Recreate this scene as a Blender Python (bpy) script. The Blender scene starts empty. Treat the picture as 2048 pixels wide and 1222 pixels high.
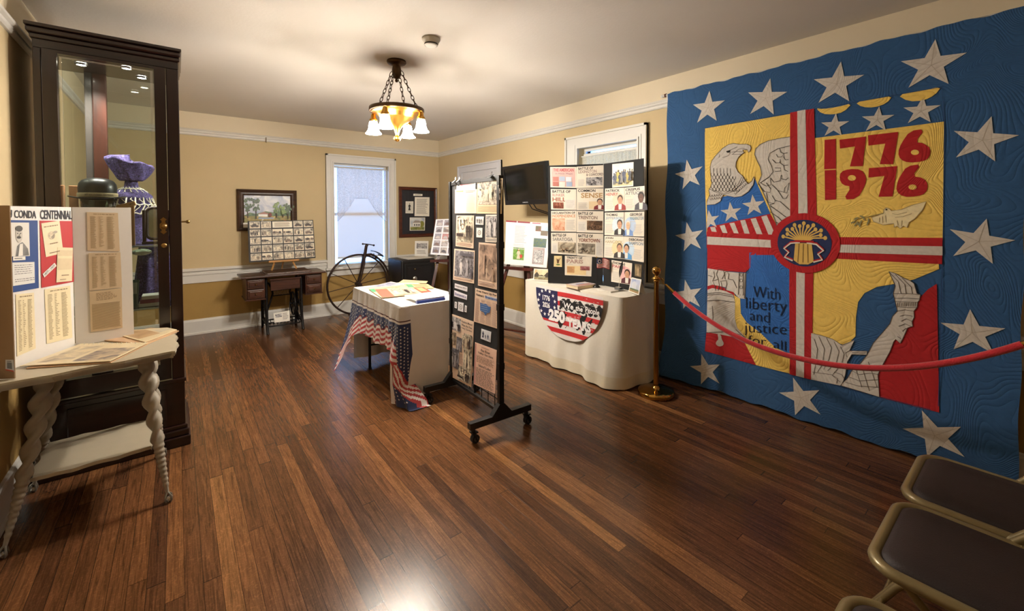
import bpy, bmesh, math, random
import numpy as np
from mathutils import Vector, Matrix
from mathutils.geometry import tessellate_polygon

SC = bpy.context.scene
COL = SC.collection
pi = math.pi

# ------------------------------------------------------------------ camera
FPX, CYP, YAW, PITCH, ROLL, EYE = 847.09, 447.81, .66941, .023967, -.0024016, 1.42
_fw = Vector((math.sin(YAW) * math.cos(PITCH), math.cos(YAW) * math.cos(PITCH), -math.sin(PITCH)))
_r0 = Vector((math.cos(YAW), -math.sin(YAW), 0)); _u0 = _r0.cross(_fw)
_r = _r0 * math.cos(ROLL) + _u0 * math.sin(ROLL); _u = -_r0 * math.sin(ROLL) + _u0 * math.cos(ROLL)
CAM = Vector((0, 0, EYE))
cd = bpy.data.cameras.new('camera'); cam = bpy.data.objects.new('camera', cd); COL.objects.link(cam)
cd.sensor_fit = 'HORIZONTAL'; cd.sensor_width = 36; cd.lens = FPX / 2048 * 36
cd.shift_y = -(611 - CYP) / 2048; cd.clip_start = .02
m = Matrix((_r, _u, -_fw)).transposed().to_4x4(); m.translation = CAM; cam.matrix_world = m
SC.camera = cam

# ------------------------------------------------------------------ world and exposure
SC.view_settings.view_transform = 'Standard'; SC.view_settings.look = 'None'
SC.view_settings.gamma = 1; SC.view_settings.use_curve_mapping = False
SC.view_settings.exposure = 0.68
w = bpy.data.worlds.new('overcast_sky'); SC.world = w; w.use_nodes = True
bg = w.node_tree.nodes['Background']; bg.inputs[0].default_value = (.34, .60, 1, 1); bg.inputs[1].default_value = 4.6
SC.cycles.max_bounces = 8; SC.cycles.diffuse_bounces = 5; SC.cycles.glossy_bounces = 4
SC.cycles.transmission_bounces = 8; SC.cycles.transparent_max_bounces = 16
SC.cycles.sample_clamp_indirect = 6; SC.cycles.use_denoising = True

# room sizes (metres): right wall, left wall, back wall, front wall behind the camera, ceiling
XR, XL, YB, YF, ZC = 3.40, -.66, 6.24, -1.6, 2.62

# ------------------------------------------------------------------ pixel -> place
def ray(x, y): return _fw * FPX + _r * (x - 1024) - _u * (y - CYP)
def hit(x, y, P, N):
    d = ray(x, y); N = Vector(N); return CAM + d * (((Vector(P) - CAM) @ N) / (d @ N))
def atz(x, y, z=0): return hit(x, y, (0, 0, z), (0, 0, 1))
def aty(x, y, v): return hit(x, y, (0, v, 0), (0, 1, 0))
def atx(x, y, v): return hit(x, y, (v, 0, 0), (1, 0, 0))

# ------------------------------------------------------------------ materials
def lin(c):
    if isinstance(c, str): c = [int(c[i:i + 2], 16) for i in (0, 2, 4)]
    c = [v / 255 for v in c]
    return tuple([v / 12.92 if v <= .04045 else ((v + .055) / 1.055) ** 2.4 for v in c] + [1])
_mc = {}
def newmat(name):
    m = bpy.data.materials.new(name); m.use_nodes = True
    nt = m.node_tree; return m, nt, nt.nodes['Principled BSDF']
def node(nt, t, **k):
    n = nt.nodes.new(t)
    for a, b in k.items():
        if a.startswith('i_'): n.inputs[a[2:].replace('_', ' ')].default_value = b
        else: setattr(n, a, b)
    return n
def M(c, rough=.7, metal=0, var=.08, scale=40, bump=0, bscale=None, coat=0, sheen=0, name=None, spec=None):
    """plain paint/cloth/paper/metal with a little procedural mottling"""
    key = (str(c), rough, metal, var, scale, bump, bscale, coat, sheen, spec)
    if key in _mc: return _mc[key]
    m, nt, b = newmat(name or 'mat_' + str(len(_mc)))
    L = nt.links; col = lin(c)
    tc = node(nt, 'ShaderNodeTexCoord')
    nz = node(nt, 'ShaderNodeTexNoise', i_Scale=scale, i_Detail=3.0)
    L.new(tc.outputs['Object'], nz.inputs['Vector'])
    rp = node(nt, 'ShaderNodeMix', data_type='RGBA')
    L.new(nz.outputs['Fac'], rp.inputs['Factor'])
    rp.inputs['A'].default_value = tuple([v * (1 - var) for v in col[:3]] + [1])
    rp.inputs['B'].default_value = tuple([min(1, v * (1 + var)) for v in col[:3]] + [1])
    L.new(rp.outputs['Result'], b.inputs['Base Color'])
    b.inputs['Roughness'].default_value = rough; b.inputs['Metallic'].default_value = metal
    if coat: b.inputs['Coat Weight'].default_value = coat; b.inputs['Coat Roughness'].default_value = .08
    if sheen: b.inputs['Sheen Weight'].default_value = sheen
    if spec is not None: b.inputs['Specular IOR Level'].default_value = spec
    if bump:
        n2 = node(nt, 'ShaderNodeTexNoise', i_Scale=bscale or scale * 4, i_Detail=2.0)
        L.new(tc.outputs['Object'], n2.inputs['Vector'])
        bp = node(nt, 'ShaderNodeBump', i_Strength=bump, i_Distance=.01)
        L.new(n2.outputs['Fac'], bp.inputs['Height']); L.new(bp.outputs['Normal'], b.inputs['Normal'])
    _mc[key] = m; return m
def wood(c1, c2, rough=.4, axis=0, name='wood', scale=6, coat=0):
    key = ('wood', str(c1), str(c2), rough, axis, scale, coat)
    if key in _mc: return _mc[key]
    m, nt, b = newmat(name); L = nt.links
    tc = node(nt, 'ShaderNodeTexCoord'); mp = node(nt, 'ShaderNodeMapping')
    s = [scale * 5] * 3; s[axis] = scale * .4; mp.inputs['Scale'].default_value = s
    L.new(tc.outputs['Object'], mp.inputs['Vector'])
    nz = node(nt, 'ShaderNodeTexNoise', i_Scale=1.0, i_Detail=5.0, i_Distortion=.6)
    L.new(mp.outputs['Vector'], nz.inputs['Vector'])
    r = node(nt, 'ShaderNodeValToRGB'); r.color_ramp.elements[0].position = .3; r.color_ramp.elements[1].position = .7
    r.color_ramp.elements[0].color = lin(c1); r.color_ramp.elements[1].color = lin(c2)
    L.new(nz.outputs['Fac'], r.inputs['Fac']); L.new(r.outputs['Color'], b.inputs['Base Color'])
    b.inputs['Roughness'].default_value = rough
    if coat: b.inputs['Coat Weight'].default_value = coat; b.inputs['Coat Roughness'].default_value = .1
    _mc[key] = m; return m
def mottle(cs, scale=30, rough=.5, name='print', dist=1.0, coat=0):
    """printed picture: noise through a colour ramp"""
    key = ('mot', tuple(cs), scale, rough, dist, coat)
    if key in _mc: return _mc[key]
    m, nt, b = newmat(name); L = nt.links
    tc = node(nt, 'ShaderNodeTexCoord')
    nz = node(nt, 'ShaderNodeTexNoise', i_Scale=float(scale), i_Detail=4.0, i_Distortion=dist)
    L.new(tc.outputs['Object'], nz.inputs['Vector'])
    r = node(nt, 'ShaderNodeValToRGB'); e = r.color_ramp.elements
    n = len(cs)
    for i, c in enumerate(cs):
        p = .32 + .36 * i / (n - 1)
        q = e[0] if i == 0 else (e[1] if i == n - 1 else e.new(p))
        q.position = p; q.color = lin(c)
    L.new(nz.outputs['Fac'], r.inputs['Fac']); L.new(r.outputs['Color'], b.inputs['Base Color'])
    b.inputs['Roughness'].default_value = rough
    if coat: b.inputs['Coat Weight'].default_value = coat
    _mc[key] = m; return m
def glass(tint='ffffff', rough=0., alpha=.1, name='clear_glass'):
    """thin pane: mostly transparent with a mirror-like skin"""
    key = ('glass', tint, rough, alpha)
    if key in _mc: return _mc[key]
    m = bpy.data.materials.new(name); m.use_nodes = True; nt = m.node_tree; nt.nodes.clear(); L = nt.links
    o = node(nt, 'ShaderNodeOutputMaterial'); t = node(nt, 'ShaderNodeBsdfTransparent'); t.inputs[0].default_value = lin(tint)
    g = node(nt, 'ShaderNodeBsdfGlossy', i_Roughness=rough); mx = node(nt, 'ShaderNodeMixShader')
    lw = node(nt, 'ShaderNodeFresnel', i_IOR=1.5)
    mm = node(nt, 'ShaderNodeMath', operation='ADD'); mm.inputs[1].default_value = alpha - .04; mm.use_clamp = True
    L.new(lw.outputs[0], mm.inputs[0]); L.new(mm.outputs[0], mx.inputs[0]); L.new(t.outputs[0], mx.inputs[1]); L.new(g.outputs[0], mx.inputs[2])
    L.new(mx.outputs[0], o.inputs[0]); _mc[key] = m; return m
def emit(c, s, name='lamp_glow'):
    key = ('emit', c, s)
    if key in _mc: return _mc[key]
    m, nt, b = newmat(name); b.inputs['Base Color'].default_value = lin(c); b.inputs['Emission Color'].default_value = lin(c)
    nz = node(nt, 'ShaderNodeTexNoise', i_Scale=8.0); mr = node(nt, 'ShaderNodeMapRange')
    mr.inputs['To Min'].default_value = s * .92; mr.inputs['To Max'].default_value = s * 1.08
    nt.links.new(nz.outputs['Fac'], mr.inputs['Value']); nt.links.new(mr.outputs[0], b.inputs['Emission Strength'])
    _mc[key] = m; return m
def gauze(c, alpha, name='sheer_cloth', scale=0, transl=.6):
    key = ('gauze', c, alpha, scale)
    if key in _mc: return _mc[key]
    m = bpy.data.materials.new(name); m.use_nodes = True; nt = m.node_tree; nt.nodes.clear(); L = nt.links
    o = node(nt, 'ShaderNodeOutputMaterial'); t = node(nt, 'ShaderNodeBsdfTransparent')
    d = node(nt, 'ShaderNodeBsdfDiffuse'); d.inputs[0].default_value = lin(c); tl = node(nt, 'ShaderNodeBsdfTranslucent'); tl.inputs[0].default_value = lin(c)
    m1 = node(nt, 'ShaderNodeMixShader'); m1.inputs[0].default_value = transl; L.new(d.outputs[0], m1.inputs[1]); L.new(tl.outputs[0], m1.inputs[2])
    m2 = node(nt, 'ShaderNodeMixShader'); L.new(t.outputs[0], m2.inputs[1]); L.new(m1.outputs[0], m2.inputs[2])
    nz = node(nt, 'ShaderNodeTexNoise', i_Scale=float(scale or 60)); tc = node(nt, 'ShaderNodeTexCoord'); L.new(tc.outputs['Object'], nz.inputs['Vector'])
    mr = node(nt, 'ShaderNodeMapRange'); mr.inputs['From Min'].default_value = .3; mr.inputs['From Max'].default_value = .7
    mr.inputs['To Min'].default_value = max(0, alpha - .15 if alpha < 1 else 1); mr.inputs['To Max'].default_value = min(1, alpha + .15)
    L.new(nz.outputs['Fac'], mr.inputs['Value']); L.new(mr.outputs[0], m2.inputs[0]); L.new(m2.outputs[0], o.inputs[0])
    _mc[key] = m; return m

# ------------------------------------------------------------------ mesh builder
_tx = {}
def text_geo(s, bold=0.0):
    k = (s, bold)
    if k in _tx: return _tx[k]
    cu = bpy.data.curves.new('t', 'FONT'); cu.body = s; cu.size = 1; cu.resolution_u = 3; cu.offset = bold; cu.fill_mode = 'FRONT'
    o = bpy.data.objects.new('t', cu); COL.objects.link(o)
    dg = bpy.context.evaluated_depsgraph_get(); dg.update(); me = o.evaluated_get(dg).to_mesh()
    me.calc_loop_triangles()
    v = [(a.co.x, a.co.y) for a in me.vertices]; f = [tuple(t.vertices) for t in me.loop_triangles]
    o.evaluated_get(dg).to_mesh_clear(); bpy.data.objects.remove(o); bpy.data.curves.remove(cu)
    x0 = min(a[0] for a in v); x1 = max(a[0] for a in v); y0 = min(a[1] for a in v); y1 = max(a[1] for a in v)
    v = [((a - x0) / (x1 - x0), (b - y0) / (y1 - y0)) for a, b in v]
    _tx[k] = (v, f, (x1 - x0) / (y1 - y0)); return _tx[k]

class MB:
    def __init__(s): s.v = []; s.f = []; s.m = []; s.s = []; s.mats = []
    def mi(s, m):
        if m not in s.mats: s.mats.append(m)
        return s.mats.index(m)
    def add(s, vs, fs, mat, smooth=False):
        o = len(s.v); i = s.mi(mat); s.v += [tuple(p) for p in vs]
        for f in fs: s.f.append(tuple(o + k for k in f)); s.m.append(i); s.s.append(smooth)
        return s
    def box(s, c, d, mat, rz=0, M4=None):
        x, y, z = d[0] / 2, d[1] / 2, d[2] / 2
        vs = [Vector((a * x, b * y, e * z)) for a in (-1, 1) for b in (-1, 1) for e in (-1, 1)]
        R = Matrix.Rotation(rz, 3, 'Z') if M4 is None else M4
        return s.add([R @ p + Vector(c) for p in vs], [(0, 1, 3, 2), (4, 6, 7, 5), (0, 4, 5, 1), (2, 3, 7, 6), (0, 2, 6, 4), (1, 5, 7, 3)], mat)
    def bb(s, a, b, mat): return s.box([(a[i] + b[i]) / 2 for i in range(3)], [abs(b[i] - a[i]) for i in range(3)], mat)
    def bev(s, a, b, mat, r=.005):
        """box with chamfered edges"""
        c = [(a[i] + b[i]) / 2 for i in range(3)]; h = [abs(b[i] - a[i]) / 2 for i in range(3)]; r = min(r, min(h) * .9)
        bm = bmesh.new(); bmesh.ops.create_cube(bm, size=2)
        for v in bm.verts: v.co = Vector([v.co[i] * h[i] for i in range(3)])
        bmesh.ops.bevel(bm, geom=bm.edges[:], offset=r, segments=2, affect='EDGES', profile=.5)
        bm.verts.ensure_lookup_table()
        s.add([v.co + Vector(c) for v in bm.verts], [[v.index for v in f.verts] for f in bm.faces], mat, False); bm.free(); return s
    def beam(s, a, b, w, h, mat, up=(0, 0, 1)):
        a = Vector(a); b = Vector(b); d = (b - a); L = d.length; d.normalize(); up = Vector(up)
        if abs(d.dot(up)) > .98: up = Vector((1, 0, 0))
        x = d.cross(up).normalized(); y = x.cross(d)
        vs = [a + x * (i * w / 2) + y * (j * h / 2) + d * (k * L) for k in (0, 1) for i, j in ((-1, -1), (1, -1), (1, 1), (-1, 1))]
        return s.add(vs, [(3, 2, 1, 0), (4, 5, 6, 7), (0, 1, 5, 4), (1, 2, 6, 5), (2, 3, 7, 6), (3, 0, 4, 7)], mat)
    def tube(s, pts, r, mat, n=10, closed=False, cap=True):
        pts = [Vector(p) for p in pts]; N = len(pts); rr = r if callable(r) else (lambda t: r)
        rings = []; prev = None
        for i, p in enumerate(pts):
            a = pts[(i - 1) % N] if (closed or i > 0) else p; b = pts[(i + 1) % N] if (closed or i < N - 1) else p
            t = (b - a).normalized()
            if prev is None:
                x = t.cross(Vector((0, 0, 1)))
                if x.length < .05: x = t.cross(Vector((1, 0, 0)))
            else: x = prev - t * prev.dot(t)
            x.normalize(); prev = x; y = t.cross(x); q = rr(i / max(1, N - 1))
            rings.append([p + x * (q * math.cos(2 * pi * k / n)) + y * (q * math.sin(2 * pi * k / n)) for k in range(n)])
        fs = []
        for i in range(N if closed else N - 1):
            j = (i + 1) % N
            for k in range(n): fs.append((i * n + k, i * n + (k + 1) % n, j * n + (k + 1) % n, j * n + k))
        s.add([p for R in rings for p in R], fs, mat, True)
        if cap and not closed:
            s.add(rings[0], [tuple(range(n))[::-1]], mat); s.add(rings[-1], [tuple(range(n))], mat)
        return s
    def lathe(s, prof, c, mat, n=24, axis=None, a0=0, smooth=True):
        """profile of (radius, height) about an axis through c"""
        c = Vector(c); ax = Vector(axis or (0, 0, 1)).normalized(); x = ax.orthogonal().normalized()
        if axis is None: x = Vector((1, 0, 0))
        y = ax.cross(x); vs = []
        for r, h in prof:
            for k in range(n):
                a = 2 * pi * k / n + a0; vs.append(c + ax * h + x * (max(r, 1e-5) * math.cos(a)) + y * (max(r, 1e-5) * math.sin(a)))
        fs = [(i * n + k, i * n + (k + 1) % n, (i + 1) * n + (k + 1) % n, (i + 1) * n + k) for i in range(len(prof) - 1) for k in range(n)]
        return s.add(vs, fs, mat, smooth)
    def ball(s, c, r, mat, n=16, sc=(1, 1, 1)):
        c = Vector(c); vs = []; h = n // 2
        for i in range(h + 1):
            t = pi * i / h
            for k in range(n):
                a = 2 * pi * k / n; vs.append(c + Vector((max(math.sin(t), 1e-4) * math.cos(a) * sc[0], max(math.sin(t), 1e-4) * math.sin(a) * sc[1], math.cos(t) * sc[2])) * r)
        return s.add(vs, [((i + 1) * n + k, (i + 1) * n + (k + 1) % n, i * n + (k + 1) % n, i * n + k) for i in range(h) for k in range(n)], mat, True)
    def grid(s, fn, nu, nv, mat, smooth=True, wrap=False):
        vs = [fn(i / nu, j / nv) for j in range(nv + 1) for i in range(nu + 1)]
        if callable(mat):
            for j in range(nv):
                for i in range(nu):
                    pass
            o = len(s.v); s.v += [tuple(p) for p in vs]
            for j in range(nv):
                for i in range(nu):
                    a = j * (nu + 1) + i; s.f.append((o + a, o + a + 1, o + a + nu + 2, o + a + nu + 1)); s.m.append(s.mi(mat((i + .5) / nu, (j + .5) / nv))); s.s.append(smooth)
            return s
        return s.add(vs, [(j * (nu + 1) + i, j * (nu + 1) + i + 1, (j + 1) * (nu + 1) + i + 1, (j + 1) * (nu + 1) + i) for j in range(nv) for i in range(nu)], mat, smooth)
    def poly(s, pts, mat):
        t = tessellate_polygon([[Vector(p) for p in pts]]); return s.add(pts, t, mat)
    def prism(s, pts, d, mat, smooth=False):
        """polygon extruded by vector d"""
        d = Vector(d); n = len(pts); a = [Vector(p) for p in pts]; t = tessellate_polygon([a])
        s.add(a + [p + d for p in a], list(t) + [tuple(n + k for k in reversed(f)) for f in t] + [(i, (i + 1) % n, n + (i + 1) % n, n + i) for i in range(n)], mat, smooth)
        return s
    def build(s, name, parent=None, fixn=True, sub=0, solid=0):
        me = bpy.data.meshes.new(name); me.from_pydata(s.v, [], s.f)
        for m in s.mats: me.materials.append(m)
        me.polygons.foreach_set('material_index', s.m); me.polygons.foreach_set('use_smooth', s.s)
        me.update()
        if fixn:
            bm = bmesh.new(); bm.from_mesh(me); bmesh.ops.recalc_face_normals(bm, faces=bm.faces); bm.to_mesh(me); bm.free()
        o = bpy.data.objects.new(name, me); COL.objects.link(o)
        if parent is not None:
            o.parent = parent
            if parent.get('_base'): o.location = -Vector(parent['_base'])
            else:
                q = parent
                while q.parent is not None: q = q.parent
                if q.get('_base'): o.location = (0, 0, 0)
        if solid:
            k = o.modifiers.new('solid', 'SOLIDIFY'); k.thickness = solid; k.offset = -1
        if sub:
            k = o.modifiers.new('sub', 'SUBSURF'); k.levels = k.render_levels = sub
        return o

def tag(o, label=None, cat=None, group=None, kind=None):
    if label: o['label'] = label
    if cat: o['category'] = cat
    if group: o['group'] = group
    if kind: o['kind'] = kind
    return o
def thing(name, base, label, cat, group=None):
    """an Empty standing at the thing's base; its parts are built in world coordinates"""
    o = bpy.data.objects.new(name, None); COL.objects.link(o); o.empty_display_size = .05
    o.location = base; o['_base'] = list(base); return tag(o, label, cat, group)
def struct(name, mb): return tag(mb.build(name), kind='structure')

# ------------------------------------------------------------------ frames on flat surfaces
class Fr:
    def __init__(s, O, U, V):
        s.O = Vector(O); s.U = Vector(U).normalized(); V = Vector(V); s.V = (V - s.U * V.dot(s.U)).normalized(); s.N = s.U.cross(s.V)
    def p(s, u, v, w=0): return s.O + s.U * u + s.V * v + s.N * w
    def px(s, x, y):
        P = hit(x, y, s.O, s.N) - s.O; return (P.dot(s.U), P.dot(s.V))
class Sheet:
    """a quad on a frame, addressed by s (left-right) and t (bottom-top)"""
    def __init__(s, fr, q, w=0, th=.0012):  # q: TL,TR,BR,BL in (u,v)
        s.fr = fr; s.q = q; s.w = w + th; s.th = th; s.k = 0
    def at(s, a, b):
        tl, tr, br, bl = s.q
        return tuple((tl[i] * (1 - a) + tr[i] * a) * b + (bl[i] * (1 - a) + br[i] * a) * (1 - b) for i in (0, 1))
    def P(s, a, b, w=None):
        u, v = s.at(a, b); return s.fr.p(u, v, s.w + (w if w is not None else 0))
    def nx(s): s.k += 1; return .0003 * s.k
    def base(s, mb, mat):
        c = [s.P(0, 1), s.P(1, 1), s.P(1, 0), s.P(0, 0)]; mb.prism(c, -s.fr.N * s.th, mat); return s
    def poly(s, mb, pts, mat, w=None):
        w = s.nx() if w is None else w; mb.poly([s.P(a, b, w) for a, b in pts], mat); return s
    def rect(s, mb, a0, b0, a1, b1, mat, w=None): return s.poly(mb, [(a0, b1), (a1, b1), (a1, b0), (a0, b0)], mat, w)
    def ell(s, mb, a, b, ra, rb, mat, n=14, w=None, rot=0):
        c, d = math.cos(rot), math.sin(rot)
        return s.poly(mb, [(a + ra * (math.cos(t) * c - math.sin(t) * d), b + rb * (math.sin(t) * c + math.cos(t) * d)) for t in [2 * pi * k / n for k in range(n)]], mat, w)
    def text(s, mb, txt, a0, b0, a1, b1, mat, bold=0.0):
        v, f, _ = text_geo(txt, bold); w = s.nx(); mb.add([s.P(a0 + (a1 - a0) * x, b0 + (b1 - b0) * y, w) for x, y in v], f, mat); return s
    def lines(s, mb, a0, b0, a1, b1, n, mat, seed=0, fill=.45, rag=.25, words=False):
        R = random.Random(seed); w = s.nx(); h = (b1 - b0) / n
        for i in range(n):
            t = b1 - (i + .5) * h; e = a1 - (a1 - a0) * (R.random() * rag)
            if words:
                x = a0
                while x < e:
                    x2 = min(e, x + (a1 - a0) * (.05 + .12 * R.random())); s.rect(mb, x, t - h * fill / 2, x2, t + h * fill / 2, mat, w); x = x2 + (a1 - a0) * .03
            else: s.rect(mb, a0, t - h * fill / 2, e, t + h * fill / 2, mat, w)
        return s
    def sub(s, a0, b0, a1, b1):
        r = Sheet(s.fr, [s.at(a0, b1), s.at(a1, b1), s.at(a1, b0), s.at(a0, b0)], 0, 0); r.w = s.w + s.nx(); r.k = 0
        r.up = s; return r
def pxs(fr, q, w=0, th=.0012): return Sheet(fr, [fr.px(*p) for p in q], w, th)
def zq(ox, oy, sc, pts): return [(ox + x / sc, oy + y / sc) for x, y in pts]

# printed pictures -----------------------------------------------------------
SEP = ['3a2f2c', '7d6a5c', 'c9b69b', 'e9dcc2']; GRY = ['26242a', '5e5a62', 'a8a3a8', 'ddd8d6']
def figure(sh, mb, a, b, h, body, head, asp=1.0):
    """small printed figure: legs or skirt, torso with arms, neck, head and hair"""
    w = h * .22 * asp; long_ = int(a * 97 + h * 41) % 2
    if long_: sh.poly(mb, [(a - w * .75, b), (a + w * .75, b), (a + w * .3, b + h * .5), (a - w * .3, b + h * .5)], body)
    else:
        for s in (-1, 1): sh.poly(mb, [(a + s * w * .12, b), (a + s * w * .5, b), (a + s * w * .48, b + h * .5), (a, b + h * .5)], body)
    sh.poly(mb, [(a - w * .38, b + h * .46), (a + w * .38, b + h * .46), (a + w * .55, b + h * .74), (a + w * .3, b + h * .79), (a - w * .3, b + h * .79), (a - w * .55, b + h * .74)], body)
    for s in (-1, 1): sh.poly(mb, [(a + s * w * .45, b + h * .76), (a + s * w * .62, b + h * .7), (a + s * w * .8, b + h * .5), (a + s * w * .45, b + h * .42), (a + s * w * .38, b + h * .46), (a + s * w * .58, b + h * .53), (a + s * w * .42, b + h * .62)], body)
    sh.rect(mb, a - w * .1, b + h * .78, a + w * .1, b + h * .83, head)
    sh.ell(mb, a, b + h * .89, w * .25, h * .085, head, 10); sh.ell(mb, a + w * .03, b + h * .945, w * .26, h * .045, body, 8)
def photo(sh, mb, style, seed, pal='s', asp=1.0):
    R = random.Random(seed); P = SEP if pal == 's' else GRY
    D, Md, Lt, W = [M(c, .5) for c in P]
    sh.rect(mb, 0, 0, 1, 1, mottle(P if style != 'dark' else P[:3], 28 if pal == 's' else 40, name='old_photo'))
    if style == 'people':
        sh.rect(mb, 0, 0, 1, .3, mottle(P[1:], 60, name='old_photo_ground'))
        n = R.randint(4, 6)
        for i in range(n): figure(sh, mb, (i + .5 + R.uniform(-.2, .2)) / n, R.uniform(.05, .25), R.uniform(.5, .72), R.choice([D, W, Lt, Md]), R.choice([Lt, D]), 1.1 / n * 4 / asp)
    elif style == 'two':
        for a in (.3, .7): figure(sh, mb, a, .08, .82, W, Lt, .9)
        sh.rect(mb, .47, .05, .53, .6, D)
    elif style == 'dark':
        figure(sh, mb, .35, .1, .6, W, Lt, .8); figure(sh, mb, .68, .1, .62, Lt, W, .8); figure(sh, mb, .9, .05, .4, Md, Lt)
        sh.rect(mb, .3, .82, .95, .92, Md)
    elif style == 'land':
        sh.rect(mb, 0, .45, 1, 1, M(P[3], .5)); 
        for i in range(6):
            a = R.random(); sh.ell(mb, a, .5, R.uniform(.1, .2), R.uniform(.1, .25), R.choice([D, Md]), 9)
        sh.rect(mb, 0, .0, 1, .3, mottle(P[1:], 50, name='old_photo_ground'))
    elif style == 'flag':
        sh.poly(mb, [(.15, .35), (.6, .4), (.62, .8), (.12, .85)], W); sh.ell(mb, .38, .6, .12, .13, Md); sh.ell(mb, .38, .6, .07, .08, W)
        for a in (.25, .5, .7, .88): figure(sh, mb, a, .1 if a > .6 else .62, .7 if a > .6 else .33, D, Lt, .8)
        sh.rect(mb, .05, .22, .5, .34, D)
    elif style == 'car':
        sh.rect(mb, 0, 0, 1, .35, Lt); sh.poly(mb, [(.1, .2), (.9, .2), (.9, .42), (.7, .45), (.6, .65), (.3, .65), (.22, .45), (.1, .42)], R.choice([D, Md, D]))
        sh.ell(mb, .27, .22, .09, .1, D, 9); sh.ell(mb, .73, .22, .09, .1, D, 9)
    return sh
# ================================================================== SETTING
def floor_mat():
    m, nt, b = newmat('strip_oak_floor'); L = nt.links
    def mth(op, a, bb=None, c=None):
        n = node(nt, 'ShaderNodeMath', operation=op)
        for i, q in enumerate((a, bb, c)):
            if q is None: continue
            if isinstance(q, (int, float)): n.inputs[i].default_value = q
            else: L.new(q, n.inputs[i])
        return n.outputs[0]
    tc = node(nt, 'ShaderNodeTexCoord'); sp = node(nt, 'ShaderNodeSeparateXYZ'); L.new(tc.outputs['Object'], sp.inputs[0])
    X, Y = sp.outputs[0], sp.outputs[1]
    xr = mth('DIVIDE', X, .0572); row = mth('FLOOR', xr); fx = mth('FRACT', xr)
    w1 = node(nt, 'ShaderNodeTexWhiteNoise', noise_dimensions='1D'); L.new(row, w1.inputs['W'])
    yy = mth('DIVIDE', mth('ADD', Y, mth('MULTIPLY', w1.outputs['Value'], 3.0)), mth('ADD', 1.1, mth('MULTIPLY', w1.outputs['Value'], .8)))
    pk = mth('FLOOR', yy); fy = mth('FRACT', yy)
    cb = node(nt, 'ShaderNodeCombineXYZ'); L.new(row, cb.inputs[0]); L.new(pk, cb.inputs[1])
    w2 = node(nt, 'ShaderNodeTexWhiteNoise', noise_dimensions='2D'); L.new(cb.outputs[0], w2.inputs['Vector'])
    rp = node(nt, 'ShaderNodeValToRGB'); L.new(w2.outputs['Value'], rp.inputs['Fac'])
    E = rp.color_ramp.elements; cs = [(0, '4a2f1e'), (.15, '553722'), (.5, '5f3e26'), (.8, '69452a'), (.95, '744e2f'), (1, '825a36')]
    E[0].color = lin(cs[0][1]); E[1].color = lin(cs[-1][1])
    for p, c in cs[1:-1]: e = E.new(p); e.color = lin(c)
    # grain
    v = node(nt, 'ShaderNodeCombineXYZ'); L.new(mth('MULTIPLY', X, 95.0), v.inputs[0]); L.new(mth('ADD', mth('MULTIPLY', Y, 4.5), mth('MULTIPLY', w2.outputs['Value'], 40.0)), v.inputs[1])
    nz = node(nt, 'ShaderNodeTexNoise', i_Scale=1.0, i_Detail=6.0, i_Roughness=.65, i_Distortion=1.2); L.new(v.outputs[0], nz.inputs['Vector'])
    g = node(nt, 'ShaderNodeMapRange'); L.new(nz.outputs['Fac'], g.inputs['Value']); g.inputs['From Min'].default_value = .3; g.inputs['From Max'].default_value = .72; g.inputs['To Min'].default_value = .42; g.inputs['To Max'].default_value = 1.5
    # flecks across the grain
    v2 = node(nt, 'ShaderNodeCombineXYZ'); L.new(mth('MULTIPLY', X, 60.0), v2.inputs[0]); L.new(mth('ADD', mth('MULTIPLY', Y, 75.0), mth('MULTIPLY', w2.outputs['Value'], 90.0)), v2.inputs[1])
    n2 = node(nt, 'ShaderNodeTexNoise', i_Scale=1.0, i_Detail=3.0, i_Distortion=2.0); L.new(v2.outputs[0], n2.inputs['Vector'])
    g2 = node(nt, 'ShaderNodeMapRange'); L.new(n2.outputs['Fac'], g2.inputs['Value']); g2.inputs['From Min'].default_value = .52; g2.inputs['From Max'].default_value = .68; g2.inputs['To Min'].default_value = 1.0; g2.inputs['To Max'].default_value = 1.4
    # worn patches
    n3 = node(nt, 'ShaderNodeTexNoise', i_Scale=1.3, i_Detail=2.0); L.new(tc.outputs['Object'], n3.inputs['Vector'])
    g3 = node(nt, 'ShaderNodeMapRange'); L.new(n3.outputs['Fac'], g3.inputs['Value']); g3.inputs['To Min'].default_value = .72; g3.inputs['To Max'].default_value = 1.25
    k = mth('MULTIPLY', mth('MULTIPLY', g.outputs[0], g2.outputs[0]), g3.outputs[0])
    seam = mth('MULTIPLY', mth('GREATER_THAN', mth('MINIMUM', fx, mth('SUBTRACT', 1.0, fx)), .018), mth('GREATER_THAN', fy, .003))
    k = mth('MULTIPLY', k, mth('ADD', .35, mth('MULTIPLY', seam, .65)))
    mx = node(nt, 'ShaderNodeVectorMath', operation='SCALE'); L.new(rp.outputs['Color'], mx.inputs[0]); L.new(k, mx.inputs['Scale'])
    L.new(mx.outputs[0], b.inputs['Base Color'])
    rr = node(nt, 'ShaderNodeMapRange'); L.new(nz.outputs['Fac'], rr.inputs['Value']); rr.inputs['To Min'].default_value = .16; rr.inputs['To Max'].default_value = .3
    L.new(rr.outputs[0], b.inputs['Roughness'])
    bp = node(nt, 'ShaderNodeBump', i_Strength=.25, i_Distance=.002); L.new(mth('ADD', seam, mth('MULTIPLY', nz.outputs['Fac'], .25)), bp.inputs['Height']); L.new(bp.outputs[0], b.inputs['Normal'])
    b.inputs['Specular IOR Level'].default_value = .27
    return m
FLOOR = floor_mat()
PLAST = M('dad4ca', .9, var=.03, scale=3, bump=.08, bscale=60)      # ceiling
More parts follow.
